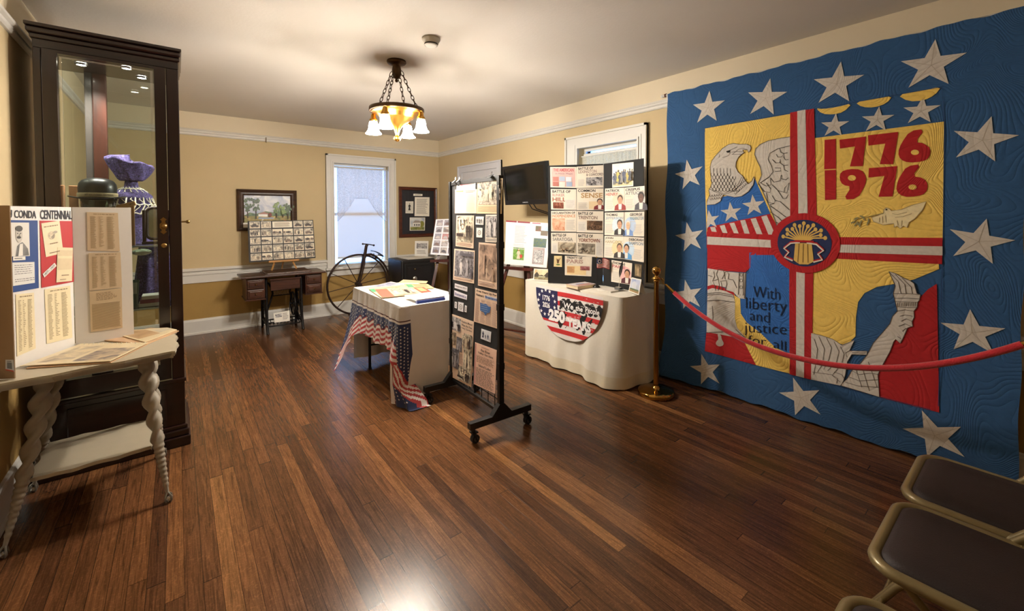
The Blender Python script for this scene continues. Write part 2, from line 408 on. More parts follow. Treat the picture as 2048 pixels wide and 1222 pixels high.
FRZ = M('dccfb4', .85, var=.03, scale=3, bump=.06, bscale=60)       # cream frieze
WUP = M('c8b48c', .8, var=.04, scale=4, bump=.06, bscale=70)        # tan wall
WLO = M('a5854a', .8, var=.05, scale=4, bump=.06, bscale=70)        # darker dado
WHT = M('d9d6cf', .45, var=.03, scale=12)                            # painted trim
struct('floor', MB().bb((XL - .15, YF - .15, -.1), (XR + .15, YB + .15, 0), FLOOR))
struct('ceiling', MB().bb((XL - .15, YF - .15, ZC), (XR + .15, YB + .15, ZC + .1), PLAST))
ZD, ZP = .70, 2.38        # where the wall colours change: behind the chair rail, behind the picture rail
W1 = (1.74, 2.53, .70, 2.14)   # back window opening x0,x1,z0,z1
W2 = (2.386, 3.134, .70, 2.115)  # right window opening y0,y1
def wall(name, axis, pos, out, a0, a1, hole=None):
    mb = MB()
    def slab(u0, u1, z0, z1):
        for lo, hi, mt in ((0, ZD, WLO), (ZD, ZP, WUP), (ZP, ZC, FRZ)):
            q0, q1 = max(lo, z0), min(hi, z1)
            if q1 - q0 < 1e-4: continue
            if axis == 'y': mb.bb((u0, min(pos, pos + out), q0), (u1, max(pos, pos + out), q1), mt)
            else: mb.bb((min(pos, pos + out), u0, q0), (max(pos, pos + out), u1, q1), mt)
    if hole:
        h0, h1, z0, z1 = hole
        slab(a0, h0, 0, ZC); slab(h1, a1, 0, ZC); slab(h0, h1, 0, z0); slab(h0, h1, z1, ZC)
    else: slab(a0, a1, 0, ZC)
    struct(name, mb)
wall('wall_back', 'y', YB, .15, XL - .15, XR, W1)
wall('wall_right', 'x', XR, .15, YF, YB + .15, W2)
wall('wall_left', 'x', XL, -.15, YF, YB)
wall('wall_front', 'y', YF, -.15, XL - .15, XR + .15)
# mouldings: profile (out from wall, z)
def molding(name, prof, runs):
    mb = MB()
    for (axis, pos, out, a0, a1) in runs:
        if axis == 'y': pts = [Vector((a0, pos + out * d, z)) for d, z in prof]; ext = (a1 - a0, 0, 0)
        else: pts = [Vector((pos + out * d, a0, z)) for d, z in prof]; ext = (0, a1 - a0, 0)
        mb.prism(pts, ext, WHT)
    struct(name, mb)
BB = [(0, 0), (.028, 0), (.028, .02), (.018, .026), (.018, .155), (.012, .175), (0, .18)]
CR = [(0, .61), (.016, .61), (.016, .70), (.028, .706), (.028, .722), (.02, .728), (.02, .742), (.045, .755), (.045, .775), (.03, .785), (0, .785)]
PR = [(0, 2.35), (.012, 2.352), (.02, 2.362), (.02, 2.378), (.034, 2.388), (.034, 2.402), (.02, 2.41), (.014, 2.425), (0, 2.43)]
BRS = [('y', YB, -1, XL, XR)]; RRS = [('x', XR, -1, YF, 4.5), ('x', XR, -1, 5.59, YB)]; LRS = [('x', XL, 1, YF, YB)]
molding('baseboard_back', BB, BRS); molding('baseboard_right', BB, RRS); molding('baseboard_left', BB, LRS)
CRB = [('y', YB, -1, XL, 1.63), ('y', YB, -1, 2.645, XR)]; CRR = [('x', XR, -1, YF, 2.28), ('x', XR, -1, 3.31, 4.5), ('x', XR, -1, 5.59, YB)]
molding('trim_1', CR, CRB); molding('trim_2', CR, CRR); molding('trim_3', CR, LRS)
molding('trim_4', PR, BRS); molding('trim_5', PR, [('x', XR, -1, YF, YB)]); molding('trim_6', PR, LRS)

# window on the back wall
def window(n, axis, pos, out, hole, cas, curtain):
    u0, u1, z0, z1 = hole; c0, c1, ct = cas
    P = (lambda u, d, z: (u, pos + out * d, z)) if axis == 'y' else (lambda u, d, z: (pos + out * d, u, z))
    mb = MB()
    def B(ua, ub, d0, d1, za, zb): mb.bev(P(ua, d0, za), P(ub, d1, zb), WHT, .006) if False else mb.bb(P(ua, d0, za), P(ub, d1, zb), WHT)
    # casing boards with a raised outer band and stepped inner bead
    for ua, ub in ((c0, u0), (u1, c1)):
        B(ua, ub, 0, .022, z0 - .03, ct)
    B(c0, c1, .001, .0225, z1, ct)
    B(c0, c0 + .022, 0, .04, z0 - .03, ct); B(c1 - .022, c1, 0, .04, z0 - .03, ct); B(c0, c1, 0, .04, ct - .022, ct)
    B(u0 - .018, u0, 0, .032, z0, z1 + .018); B(u1, u1 + .018, 0, .032, z0, z1 + .018); B(u0 - .018, u1 + .018, 0, .031, z1, z1 + .018)
    B(u0 - .045, u0 - .035, 0, .028, z0, z1 + .04); B(u1 + .035, u1 + .045, 0, .028, z0, z1 + .04)
    root = struct('window_%d' % n, mb)
    s = MB(); s.bb(P(c0 - .02, 0, z0 - .06), P(c1 + .02, .07, z0 - .03), WHT); s.bb(P(u0 + .001, -.145, z0 - .03), P(u1 - .001, .0, z0 + .006), WHT)
    s.bb(P(c0, 0, z0 - .15), P(c1, .025, z0 - .06), WHT); s.build('window_sill', root)
    f = MB(); t = .04
    for za, zb in ((z0, z1),):
        f.bb(P(u0, -.11, za), P(u0 + .025, -.08, zb), WHT); f.bb(P(u1 - .025, -.11, za), P(u1, -.08, zb), WHT)
        f.bb(P(u0 + .025, -.11, za - .02), P(u1 - .025, -.08, za + .008), WHT); f.bb(P(u0 + .025, -.11, zb - .025), P(u1 - .025, -.08, zb), WHT)
        f.bb(P(u0 + .025, -.11, (za + zb) / 2 - .02), P(u1 - .025, -.08, (za + zb) / 2 + .02), WHT)
    f.build('window_frame', root)
    MB().bb(P(u0 + .025, -.1, z0), P(u1 - .025, -.094, z1), glass('e8f2ff', .0, .06)).build('window_pane', root)
    return root, P
r1, P1 = window(1, 'y', YB, -1, W1, (1.632, 2.645, 2.262), None)
r2, P2 = window(2, 'x', XR, -1, W2, (2.28, 3.312, 2.25), None)
# roller blinds and lace curtains hang in the openings
def blind(P, u0, u1, z0, z1, gap, label, dep=-.06, col='f2e4d4'):
    root = thing('roller_blind', P((u0 + u1) / 2, dep, z0), label, 'window blind')
    mb = MB(); mb.grid(lambda a, b: P(u0 + gap + (u1 - u0 - 2 * gap) * a, dep + .002 * math.sin(a * 9), z0 + (z1 - z0) * b), 16, 4, gauze(col, 1, 'blind_cloth', 3, .34))
    mb.build('blind_cloth', root, False)
    MB().bb(P(u0 + gap, dep - .006, z0 - .012), P(u1 - gap, dep + .006, z0 + .012), WHT).build('bottom_bar', root)
    MB().tube([P(u0 + .01, dep, z1 + .01), P(u1 - .01, dep, z1 + .01)], .014, WHT).build('roller', root)
    return root
blind(P1, W1[0], W1[1], .79, 2.085, .06, 'pale roller blind drawn down inside the back wall window')
def lace(P, u0, u1, fn, z1, label, name='lace_curtain', dep=-.015, alpha=.5, folds=9, col='ecebf2'):
    root = thing(name, P((u0 + u1) / 2, dep, z1), label, 'curtain')
    def g(a, b):
        u = u0 + (u1 - u0) * a; zb = fn(a); z = z1 - (z1 - zb) * b
        return P(u, dep + .010 * math.sin(a * folds * 2 * pi) * (.4 + .6 * b) + .004 * math.sin(a * 41 + b * 3), z)
    MB().grid(g, 96, 12, gauze(col, alpha, 'lace', 90)).build('lace_panel', root, False)
    e = MB(); pts = [g(i / 96, 1) for i in range(97)]
    e.tube([Vector(p) + Vector((0, 0, -.002 - .007 * abs(math.sin(i * .52)))) for i, p in enumerate(pts)], .0035, gauze(col, .95, 'lace_edge', 90), 5); e.build('scalloped_hem', root)
    MB().tube([P(u0 - .01, dep, z1), P(u1 + .01, dep, z1)], .006, WHT, 8).build('curtain_rod', root)
def jabot(a):
    # centre valance short, sides sweep down to the swag tails
    d = abs(a - .5) * 2
    return 1.66 if d < .28 else 1.66 - (1.66 - 1.33) * min(1, ((d - .28) / .62)) ** .8
lace(P1, W1[0] + .02, W1[1] - .02, jabot, 2.085, 'sheer white lace jabot curtain across the back wall window')
lace(P2, W2[0] + .02, W2[1] - .02, lambda a: .78, 2.03, 'gathered cream lace curtain in the right wall window', dep=-.03, alpha=.9, folds=15, col='e4dcc6')
blind(P2, W2[0], W2[1], .79, 2.04, .02, 'cream roller blind behind the lace of the right wall window', dep=-.075, col='e9dfc8')

# white door in the right wall near the corner
D = MB(); y0, y1, zt = 4.60, 5.49, 2.035
DW = M('d2d2d6', .45, var=.03, scale=12)
def DB(mb, ya, yb, d0, d1, za, zb, m=DW): mb.bb((XR - d0, ya, za), (XR - d1, yb, zb), m)
DB(D, y0, y1, 0, .012, 0, zt)
for a, b, c, d in ((y0 + .1, y0 + .4, .2, .95), (y1 - .4, y1 - .1, .2, .95), (y0 + .1, y0 + .4, 1.1, 1.88), (y1 - .4, y1 - .1, 1.1, 1.88)):
    DB(D, a, b, .011, .02, c, c + .02); DB(D, a, b, .011, .02, d - .02, d); DB(D, a, a + .02, .011, .02, c, d); DB(D, b - .02, b, .011, .02, c, d)
dr = struct('door_1', D)
F = MB()
for a, b in ((4.5, 4.6), (5.49, 5.59)): DB(F, a, b, 0, .024, 0, 2.137); DB(F, a if a < 5 else b - .02, a + .02 if a < 5 else b, 0, .04, 0, 2.137)
DB(F, 4.6, 5.49, 0, .024, zt + .002, 2.137); DB(F, 4.52, 5.57, .024, .04, 2.117, 2.137)
F.build('door_frame', dr)
MB().ball((XR - .05, 5.42, .96), .028, M('b08a3c', .25, 1)).tube([(XR - .012, 5.42, .96), (XR - .05, 5.42, .96)], .01, M('b08a3c', .25, 1)).build('door_knob', dr)
# small picture hook on the picture rail
hk = aty(532, 277, YB - .04)
tag(MB().tube([Vector((hk.x, YB - .04, 2.40)), Vector((hk.x, YB - .045, 2.37)), Vector((hk.x, YB - .04, 2.345)), Vector((hk.x, YB - .055, 2.335))], .004, M('6b5a3a', .4, .8), 8).build('picture_hook'), 'tiny brass hook on the back wall picture rail', 'hook')

# smoke detector
q = atz(862, 77, ZC); t = thing('smoke_detector', q, 'round white smoke detector on the ceiling beyond the chandelier canopy' if False else 'round white smoke detector fixed to the ceiling', 'smoke detector')
MB().lathe([(0, 0), (.062, 0), (.062, -.012), (.055, -.02), (.053, -.034), (0, -.034)], q, M('dcd8cc', .5)).build('base_plate', t)
MB().lathe([(.045, -.03), (.045, -.045), (.035, -.052), (0, -.054)], q, M('e6e2d8', .5)).build('sensor_cap', t)
MB().lathe([(.0455, -.036), (.0462, -.038), (.0462, -.044), (.0455, -.046)], q, M('3a3630', .6)).build('vent_slot', t)
# ================================================================== CHANDELIER
BRS_ = M('b98a3e', .28, 1, var=.15, scale=30); BRD = M('4a3520', .45, .8, var=.2, scale=30)
cc = atz(793, 122, ZC); cx, cy = cc.x, cc.y
CH = thing('chandelier', (cx, cy, ZC), 'brass ceiling chandelier with four lit glass bell shades on chains', 'chandelier')
MB().lathe([(0, 0), (.072, 0), (.075, -.012), (.068, -.022), (.045, -.03), (.03, -.04), (.036, -.075), (.034, -.11), (.022, -.135), (.008, -.14), (.013, -.15), (.011, -.162), (0, -.168)], (cx, cy, ZC), BRD, 28).build('canopy', CH)
RZ = 2.235
bowl = MB().lathe([(.0, .012), (.2, .012), (.207, .008), (.207, -.014), (.19, -.022), (.155, -.03), (.15, -.042), (.138, -.046), (.134, -.058), (.12, -.064), (.1, -.08), (.065, -.105), (.038, -.13), (.022, -.155), (.014, -.185), (.012, -.2), (.024, -.208), (.028, -.222), (.02, -.236), (.006, -.245), (0, -.246)], (cx, cy, RZ), BRS_, 48)
bowl.build('bowl', CH)
MB().lathe([(.2, .014), (.21, .012), (.211, -.012), (.205, -.018), (.2, -.016)], (cx, cy, RZ), BRD, 48).build('rim_band', CH)
a_fw = math.pi / 2 - YAW
SRAD = .2
angs = [a_fw + math.radians(d) for d in (80, 170, 260, 350)]   # measured from the viewing direction
SH = emit('fff4e4', 56.0, 'lit_frosted_glass')
for a in angs:
    ex = Vector((math.cos(a), math.sin(a), 0))
    p0 = Vector((cx, cy, ZC - .085)) + ex * .04; p1 = Vector((cx, cy, RZ + .012)) + ex * .165
    ch = MB(); L = (p1 - p0).length; n = 9; d = (p1 - p0).normalized(); sd = d.cross(ex).normalized(); s2 = d.cross(sd)
    for i in range(n):
        c = p0 + d * (L * (i + .5) / n); x = sd if i % 2 else s2
        ch.tube([c + d * (L / n * .66 * math.cos(q)) + x * (.0105 * math.sin(q)) for q in [2 * pi * k / 12 for k in range(12)]], .0029, BRD, 6, closed=True)
    ch.build('chain', CH)
    b = Vector((cx, cy, 0)) + ex * SRAD
    st = MB().lathe([(.012, 0), (.018, -.01), (.022, -.035), (.03, -.045), (.032, -.06), (.028, -.062)], (b.x, b.y, RZ - .018), BRS_, 18)
    so = st.build('socket', CH)
    prof = [(.03, -.078), (.036, -.085), (.042, -.11), (.045, -.14), (.052, -.165), (.066, -.185), (.074, -.192), (.073, -.196), (.063, -.19), (.05, -.17), (.043, -.145), (.039, -.11), (.03, -.083)]
    prof = [(r_ * .84, -.078 + (h_ + .078) * .84) for r_, h_ in prof]
    MB().lathe(prof, (b.x, b.y, RZ), SH, 24).build('glass_shade', CH)
    MB().ball((b.x, b.y, RZ - .125), .026, emit('fff0d8', 60.0, 'bulb_glow'), 12, (1, 1, 1.3)).build('light_bulb', CH)
    ld = bpy.data.lights.new('bulb_light', 'POINT'); ld.energy = 26; ld.color = (1, .93, .83); ld.shadow_soft_size = .035
    lo = bpy.data.objects.new('bulb_light', ld); COL.objects.link(lo); lo.location = (b.x, b.y, RZ - .205)

# ================================================================== THINGS ON THE BACK WALL
def frame_box(mb, fr, u0, v0, u1, v1, wd, d, mat):
    """moulded picture frame on a frame plane"""
    prof = [(0, 0), (0, d * .7), (wd * .25, d), (wd * .55, d * .75), (wd * .8, d * .8), (wd, d * .45), (wd, 0)]
    o = [(u0, v0), (u1, v0), (u1, v1), (u0, v1)]
    sx = [(1, 1), (-1, 1), (-1, -1), (1, -1)]
    vs = []
    for (u, v), (a, b) in zip(o, sx):
        for w_, h in prof: vs.append(fr.p(u + a * w_, v + b * w_, h))
    n = len(prof); fs = []
    for i in range(4):
        j = (i + 1) % 4
        for k in range(n): fs.append((i * n + k, i * n + (k + 1) % n, j * n + (k + 1) % n, j * n + k))
    mb.add(vs, fs, mat)
BW = Fr((0, YB - .002, 0), (1, 0, 0), (0, 0, 1))   # N = -Y
DKW = wood('2a1a10', '4b3220', .4, 0, 'dark_walnut'); REDW = wood('3c1a10', '5e2c1a', .35, 0, 'mahogany')
# landscape painting (a generic park scene)
u0, v0, u1, v1 = .585, 1.215, 1.258, 1.735
t = thing('framed_painting', (.92, YB, v0), 'framed landscape painting of tall trees by a white house', 'painting')
mb = MB(); frame_box(mb, BW, u0, v0, u1, v1, .075, .04, DKW); mb.build('picture_frame', t)
cv = Sheet(BW, [(u0 + .07, v1 - .07), (u1 - .07, v1 - .07), (u1 - .07, v0 + .07), (u0 + .07, v0 + .07)], .006)
mb = MB(); cv.base(mb, mottle(['8f9bb8', 'b4bccd', 'd5d8dd', 'f0eeea'], 7, .4, 'painted_sky'))
cv.rect(mb, 0, 0, 1, .34, mottle(['5d6b2e', '8a8a3a', 'a99a45', 'b8964a'], 20, .4, 'painted_grass'))
cv.poly(mb, [(0, .3), (.12, .42), (.25, .37), (.45, .46), (.6, .42), (.8, .5), (1, .42), (1, .3)], mottle(['2e4a30', '4c6a44', '6f8a55'], 30, .4, 'painted_hedge'))
cv.rect(mb, .3, .28, .55, .36, M('e9e6de', .4)); cv.poly(mb, [(.28, .36), (.42, .44), (.57, .36)], M('a06a5a', .4)); cv.rect(mb, .3, .2, .62, .25, M('8fa0bb', .4))
TR1 = mottle(['1e3320', '35502f', '54703f'], 26, .4, 'painted_leaves'); TR2 = mottle(['4c6a2f', '6b8a3c', '8fa558'], 30, .4, 'painted_light_leaves')
RR = random.Random(5)
for a, b, h, m_ in ((.08, .24, .62, TR1), (.25, .2, .66, TR1), (.68, .24, .5, TR2), (.93, .2, .5, TR1), (.82, .26, .34, TR2)):
    cv.rect(mb, a - .012, b, a + .012, b + h * .6, M('3a2a1e', .5))
    for k in range(22): cv.ell(mb, a + RR.gauss(0, .035), b + h * RR.uniform(.38, 1.02), RR.uniform(.015, .035), RR.uniform(.03, .06), m_, 7)
cv.ell(mb, .54, .34, .035, .07, M('7a3428', .5)); cv.ell(mb, .86, .12, .03, .05, M('c8732e', .5))
mb.build('canvas', t); 
cd_ = MB(); Sheet(BW, [(u0 + .06, v0 + .1), (u0 + .15, v0 + .1), (u0 + .15, v0 + .04), (u0 + .06, v0 + .04)], .045).base(cd_, M('e8e4da', .6)); cd_.build('caption_card', t)
# memorial frame
u0, v0, u1, v1 = 2.698, 1.055, 3.352, 1.845
t = thing('framed_display', (3.02, YB, v0), 'mahogany framed black display with portrait, letter and house picture', 'picture frame')
mb = MB(); frame_box(mb, BW, u0, v0, u1, v1, .05, .035, REDW); mb.build('picture_frame', t)
mb = MB(); bk = Sheet(BW, [(u0 + .04, v1 - .04), (u1 - .04, v1 - .04), (u1 - .04, v0 + .04), (u0 + .04, v0 + .04)], .004); bk.base(mb, wood('16161c', '23232c', .5, 2, 'black_slats'))
for a in (.24, .5, .76): bk.rect(mb, a, 0, a + .006, 1, M('0a0a0c', .6))
mb.build('backing_board', t)
def card(name, parent, fr, q, fn, w=.006, base='efe9dc', label=None):
    s = Sheet(fr, q, w) if not isinstance(q, Sheet) else q; mb = MB(); s.base(mb, M(base, .6)); fn(s, mb); o = mb.build(name, parent)
    if label: o['label'] = label
    return o
def bq(q): return [BW.px(*p) for p in zq(790, 360, 5.0917, q)]
INK = M('3a3638', .7); FAINT = M('9b948c', .7); SEPI = M('8d765c', .7)
def f_port(s, mb): s.rect(mb, .05, .05, .95, .95, M('d8d4c8', .6)); figure(s, mb, .5, .25, .6, M('2a2a2c', .6), M('8a8680', .6), 1.6)
card('portrait_print', t, BW, bq([(107, 218), (186, 218), (183, 340), (105, 338)]), f_port)
card('typed_letter', t, BW, bq([(200, 174), (350, 176), (347, 370), (197, 368)]), lambda s, mb: s.lines(mb, .12, .12, .9, .92, 16, FAINT, 3))
card('name_strip', t, BW, bq([(186, 140), (278, 143), (277, 163), (185, 161)]), lambda s, mb: s.lines(mb, .15, .3, .85, .7, 1, INK, 3))
def f_house(s, mb):
    s.rect(mb, .04, .04, .96, .96, mottle(['a9b2c0', 'c6ccd2', 'dcdcd8'], 10, .5, 'painted_cloud')); s.rect(mb, .04, .04, .96, .28, mottle(['5c6a34', '8a9048', 'a8a25c'], 30, .5, 'painted_lawn'))
    s.ell(mb, .78, .5, .17, .24, M('8a8a3c', .5)); s.poly(mb, [(.2, .3), (.7, .3), (.7, .62), (.6, .7), (.32, .7), (.2, .6)], M('e6e2da', .5)); s.poly(mb, [(.18, .6), (.34, .78), (.62, .76), (.74, .6)], M('9b9088', .5))
    for a in (.28, .42, .56): s.rect(mb, a, .36, a + .07, .5, M('3a3c44', .5))
card('house_print', t, BW, bq([(149, 382), (305, 382), (301, 514), (148, 515)]), f_house)

# ================================================================== SEWING TABLE
IRON = M('141112', .45, .5, var=.2, scale=30); OAKD = wood('2c160c', '4d2a18', .38, 0, 'dark_oak', 8, .2)
ZT = .70; FY = 5.66
def sx(px, y=FY): return atx  # unused
xa = aty(487, 560, FY).x; xb = aty(648, 545, FY).x
xa = .56; xb = 1.47; byy = 6.10
T = thing('treadle_sewing_table', ((xa + xb) / 2, (FY + byy) / 2, 0), 'dark oak sewing table on black iron treadle legs', 'sewing table')
mb = MB(); mb.bev((xa, FY, ZT - .022), (xb, byy, ZT), OAKD, .006); mb.build('tabletop', T)
mb = MB(); mb.bev((xa + .26, FY + .04, ZT), (xb - .16, byy - .03, ZT + .022), OAKD, .008); mb.bev((xa + .24, FY + .03, ZT), (xb - .14, byy - .02, ZT + .008), OAKD, .004); mb.build('folded_lid', T)
def drawers(x0, x1, n, dz):
    mb = MB(); z1 = ZT - .03; z0 = z1 - dz
    mb.bb((x0, FY + .04, z0), (x1, byy - .04, z1), OAKD); mb.bb((x0 - .008, FY + .03, z0 - .012), (x1 + .008, byy - .03, z0), OAKD)
    u = mb.build('drawer_case', T)
    for k in range(n):
        a = z0 + .012 + k * (dz - .012) / n; b = a + (dz - .012) / n - .012
        d = MB(); d.bev((x0 + .012, FY + .022, a), (x1 - .012, FY + .042, b), OAKD, .006); d.bev((x0 + .03, FY + .014, a + .018), (x1 - .03, FY + .024, b - .018), OAKD, .005)
        dd = d.build('drawer', T)
        MB().ball(((x0 + x1) / 2, FY + .008, (a + b) / 2), .011, M('5a4020', .4, .7), 10).build('knob', dd)
drawers(xa + .05, xa + .24, 2, .24); drawers(xb - .23, xb - .04, 2, .24)
mb = MB(); mb.bev((xa + .30, FY + .05, ZT - .19), (xb - .29, FY + .075, ZT - .05), OAKD, .004); mb.bb((xa + .29, FY + .03, ZT - .065), (xb - .28, FY + .05, ZT - .05), OAKD); mb.build('drop_front', T)
def leg(x):
    mb = MB()
    for s in (0, 1):
        y0 = FY + .1 if s == 0 else byy - .1; y1 = FY + .03 if s == 0 else byy - .03
        mb.tube([(x, y0, ZT - .03), (x, y0 + (y1 - y0) * .15, .45), (x, y0 + (y1 - y0) * .5, .2), (x, y1, .03), (x, y1 + (-.02 if s == 0 else .02), .0)], lambda t: .014 + .004 * abs(t - .5), IRON, 8)
        mb.tube([(x - .012, y0, ZT - .05), (x - .02, y0, .35), (x - .01, y1, .04)], .006, IRON, 6)
    for z in (.12, .3, .48): mb.beam((x, FY + .08, z), (x, byy - .08, z), .014, .02, IRON)
    for k in range(3):
        c = .21 + k * .18
        mb.tube([(x, (FY + byy) / 2 + .1 * math.cos(q), c + .07 * math.sin(q)) for q in [2 * pi * i / 16 for i in range(16)]], .006, IRON, 6, closed=True)
        mb.tube([(x, (FY + byy) / 2 + .1 + .04 * math.cos(q), c + .03 * math.sin(q)) for q in [2 * pi * i / 12 for i in range(12)]], .005, IRON, 6, closed=True)
    return mb.build('leg', T)
lx0, lx1 = xa + .26, xb - .27
leg(lx0); leg(lx1)
# arched cross brace with the maker's name
mb = MB(); ym = (FY + byy) / 2 + .05; c = (lx0 + lx1) / 2; hw = (lx1 - lx0) / 2
for s in (-1, 1):
    mb.tube([(c + s * hw, ym, .60), (c + s * hw * .72, ym, .57), (c + s * hw * .55, ym, .50), (c + s * hw * .5, ym, .44), (c + s * hw * .62, ym, .36), (c + s * hw * .82, ym, .24), (c + s * hw, ym, .08)], .011, IRON, 8)
    mb.tube([(c + s * hw * .45, ym, .58), (c + s * hw * .55, ym, .62), (c + s * hw * .62, ym, .58), (c + s * hw * .56, ym, .55)], .006, IRON, 6)
mb.beam((c - hw * .55, ym, .478), (c + hw * .55, ym, .478), .012, .012, IRON); mb.beam((c - hw * .5, ym, .412), (c + hw * .5, ym, .412), .012, .012, IRON)
v, f, _ = text_geo('SINGER', .03)
fx0, fx1 = c - hw * .46, c + hw * .46
mb.add([(fx0 + (fx1 - fx0) * a, ym - .008, .418 + .054 * b) for a, b in v], f, M('b09a6c', .5))
mb.add([(fx0 + (fx1 - fx0) * a, ym + .004, .418 + .054 * b) for a, b in v], f, IRON)
mb.build('cross_brace', T, False)
# flywheel and pitman
mb = MB(); wx = lx1 - .07; wy = (FY + byy) / 2
mb.tube([(wx, wy + .14 * math.cos(q), .30 + .14 * math.sin(q)) for q in [2 * pi * i / 28 for i in range(28)]], .011, IRON, 8, closed=True)
for k in range(6): q = k * pi / 3; mb.tube([(wx, wy, .30), (wx, wy + .14 * math.cos(q), .30 + .14 * math.sin(q))], .005, IRON, 6)
mb.tube([(wx - .03, wy, .3), (lx1, wy, .3)], .012, IRON, 8); mb.build('flywheel', T)
MB().tube([(wx - .03, wy + .03, .32), (wx - .05, wy - .02, .12), (wx - .06, wy - .05, .09)], .006, IRON, 6).build('pitman_rod', T)
mb = MB(); ty = (FY + byy) / 2 - .04
mb.tube([(c - .16, ty - .11, .08), (c + .16, ty - .11, .08), (c + .19, ty - .08, .085), (c + .19, ty + .08, .11), (c + .16, ty + .11, .115), (c - .16, ty + .11, .115), (c - .19, ty + .08, .11), (c - .19, ty - .08, .085)], .008, IRON, 8, closed=True)
for k in range(9):
    x = c - .16 + k * .04; mb.tube([(x, ty - .11, .08), (x + .012, ty - .04, .09), (x - .012, ty + .04, .105), (x, ty + .11, .115)], .0045, IRON, 5)
for k in range(8):
    x = c - .14 + k * .04; mb.tube([(x + .012 * math.cos(q), ty + .02 * math.sin(q), .095 + .003 * math.sin(q)) for q in [2 * pi * i / 8 for i in range(8)]], .004, IRON, 5, closed=True)
mb.beam((lx0, ty, .098), (lx1, ty, .098), .014, .014, IRON); mb.build('treadle', T)
# little card on the treadle
fy = ty - .05; CF = Fr((0, fy, 0), (1, 0, 0), (0, .22, 1))
q = [CF.px(*p) for p in ((547, 630), (579, 624), (580, 645), (549, 649))]
zb = min(b for a, b in q); q = [(a, b - zb + .10) for a, b in q]
o = card('folded_card', None, CF, q, lambda s, mb: (s.rect(mb, .1, .5, .5, .85, mottle(GRY, 60, name='tiny_print')), s.lines(mb, .55, .2, .92, .85, 5, FAINT, 2)), 0)
tag(o, 'small white card with tiny picture leaning on the iron treadle', 'card')

# photo board on little wooden easel
PF = Fr((0, 5.86, 0), (1, 0, 0), (0, .12, 1))
ZL = ZT + .022
E1 = thing('table_easel', (1.0, 5.86, ZL), 'small light wood easel holding the photo grid on the sewing table', 'easel')
q = [PF.px(*p) for p in ((495, 442), (626, 440), (631, 516), (498, 525))]
LW = wood('a8763e', 'c8955a', .5, 0, 'light_wood')
bz = PF.p(*q[3]).z
lz = ZL + .005
xl, xr = PF.p(*q[3]).x, PF.p(*q[2]).x; yb = PF.p(*q[3]).y
xm = (xl + xr) / 2; v0 = min(q[2][1], q[3][1])
zled = PF.p(0, v0).z
mb = MB(); mb.bev((xm - .17, yb - .03, zled - .014), (xm + .17, yb + .012, zled - .001), LW, .003); mb.bb((xm - .17, yb - .034, zled - .014), (xm + .17, yb - .028, zled + .008), LW); mb.build('ledge', E1)
for s in (-1, 1): MB().beam((xm + s * .1, yb - .0, zled - .01), (xm + s * .14, yb - .03, lz), .014, .014, LW).build('leg', E1)
MB().beam((xm, yb + .02, zled - .01), (xm, yb + .13, lz), .014, .012, LW).build('leg', E1)
MB().beam((xm, yb + .02, zled - .01), (xm, yb + .065, zled + .3), .02, .012, LW, (0, 1, 0)).build('back_post', E1)
tp = thing('photo_grid_board', PF.p((q[0][0] + q[1][0]) / 2, v0), 'black board of thirty small sepia photos on the sewing table', 'photo board')
sh = Sheet(PF, q, 0, .006); mb = MB(); sh.base(mb, M('18120f', .6)); mb.build('backing_board', tp)
k = 0; RR = random.Random(11)
for r in range(5):
    for c_ in range(6):
        a0 = .02 + c_ * .163; b0 = .025 + (4 - r) * .195; k += 1
        if r == 0 and c_ in (2, 3):
            if c_ == 3: continue
            s2 = sh.sub(a0 + .01, b0 + .015, a0 + .31, b0 + .17); s2.w = sh.w + .0006; mb = MB(); s2.poly(mb, [(0, 0), (1, 0), (1, 1), (0, 1)], M('e8e0cc', .5)); s2.lines(mb, .1, .15, .9, .85, 4, SEPI, 4); mb.build('caption_card', tp, False); continue
        s2 = sh.sub(a0 + .006, b0 + .01, a0 + .152, b0 + .175); s2.w = sh.w + .0006
        mb = MB(); s2.poly(mb, [(0, 0), (1, 0), (1, 1), (0, 1)], M('efe6d2', .35))
        s3 = s2.sub(.03, .04, .97, .96)
        photo(s3, mb, RR.choice(['people', 'land', 'car', 'car', 'people']), k); mb.build('photo', tp, False)
# ================================================================== PENNY FARTHING
RUST = M('3a2a24', .5, .6, var=.3, scale=40); BY = 5.99
hub = Vector((1.985, BY, .435)); R0 = .415
BK = thing('penny_farthing', (1.985, BY, 0), 'small rusty high wheel bicycle below the back wall window', 'bicycle')
mb = MB(); mb.tube([hub + Vector((R0 * math.cos(q), 0, R0 * math.sin(q))) for q in [2 * pi * i / 64 for i in range(64)]], .0135, RUST, 10, closed=True)
mb.build('front_wheel', BK)
wh = BK.children[0]
for k in range(10):
    q = 2 * pi * k / 10 + .16
    MB().tube([hub + Vector((.03 * math.cos(q), 0, .03 * math.sin(q))), hub + Vector((R0 * math.cos(q), 0, R0 * math.sin(q)))], .0055, RUST, 6).build('spoke', wh)
MB().tube([hub + Vector((0, -.07, 0)), hub + Vector((0, .07, 0))], lambda t: .016 if .2 < t < .8 else .03, RUST, 12).tube([hub + Vector((0, -.05, 0)), hub + Vector((0, -.035, 0))], .03, RUST, 12).build('hub', BK)
mb = MB(); top = Vector((2.09, BY, .90))
for s in (-1, 1): mb.tube([hub + Vector((0, s * .045, 0)), Vector((2.06, BY + s * .035, .72)), top + Vector((-.01, s * .01, -.03))], lambda t: .009 + .007 * t, RUST, 8)
mb.tube([top + Vector((-.012, 0, -.1)), top, top + Vector((.012, 0, .07)), top + Vector((.03, 0, .085))], .02, RUST, 10); mb.build('fork', BK)
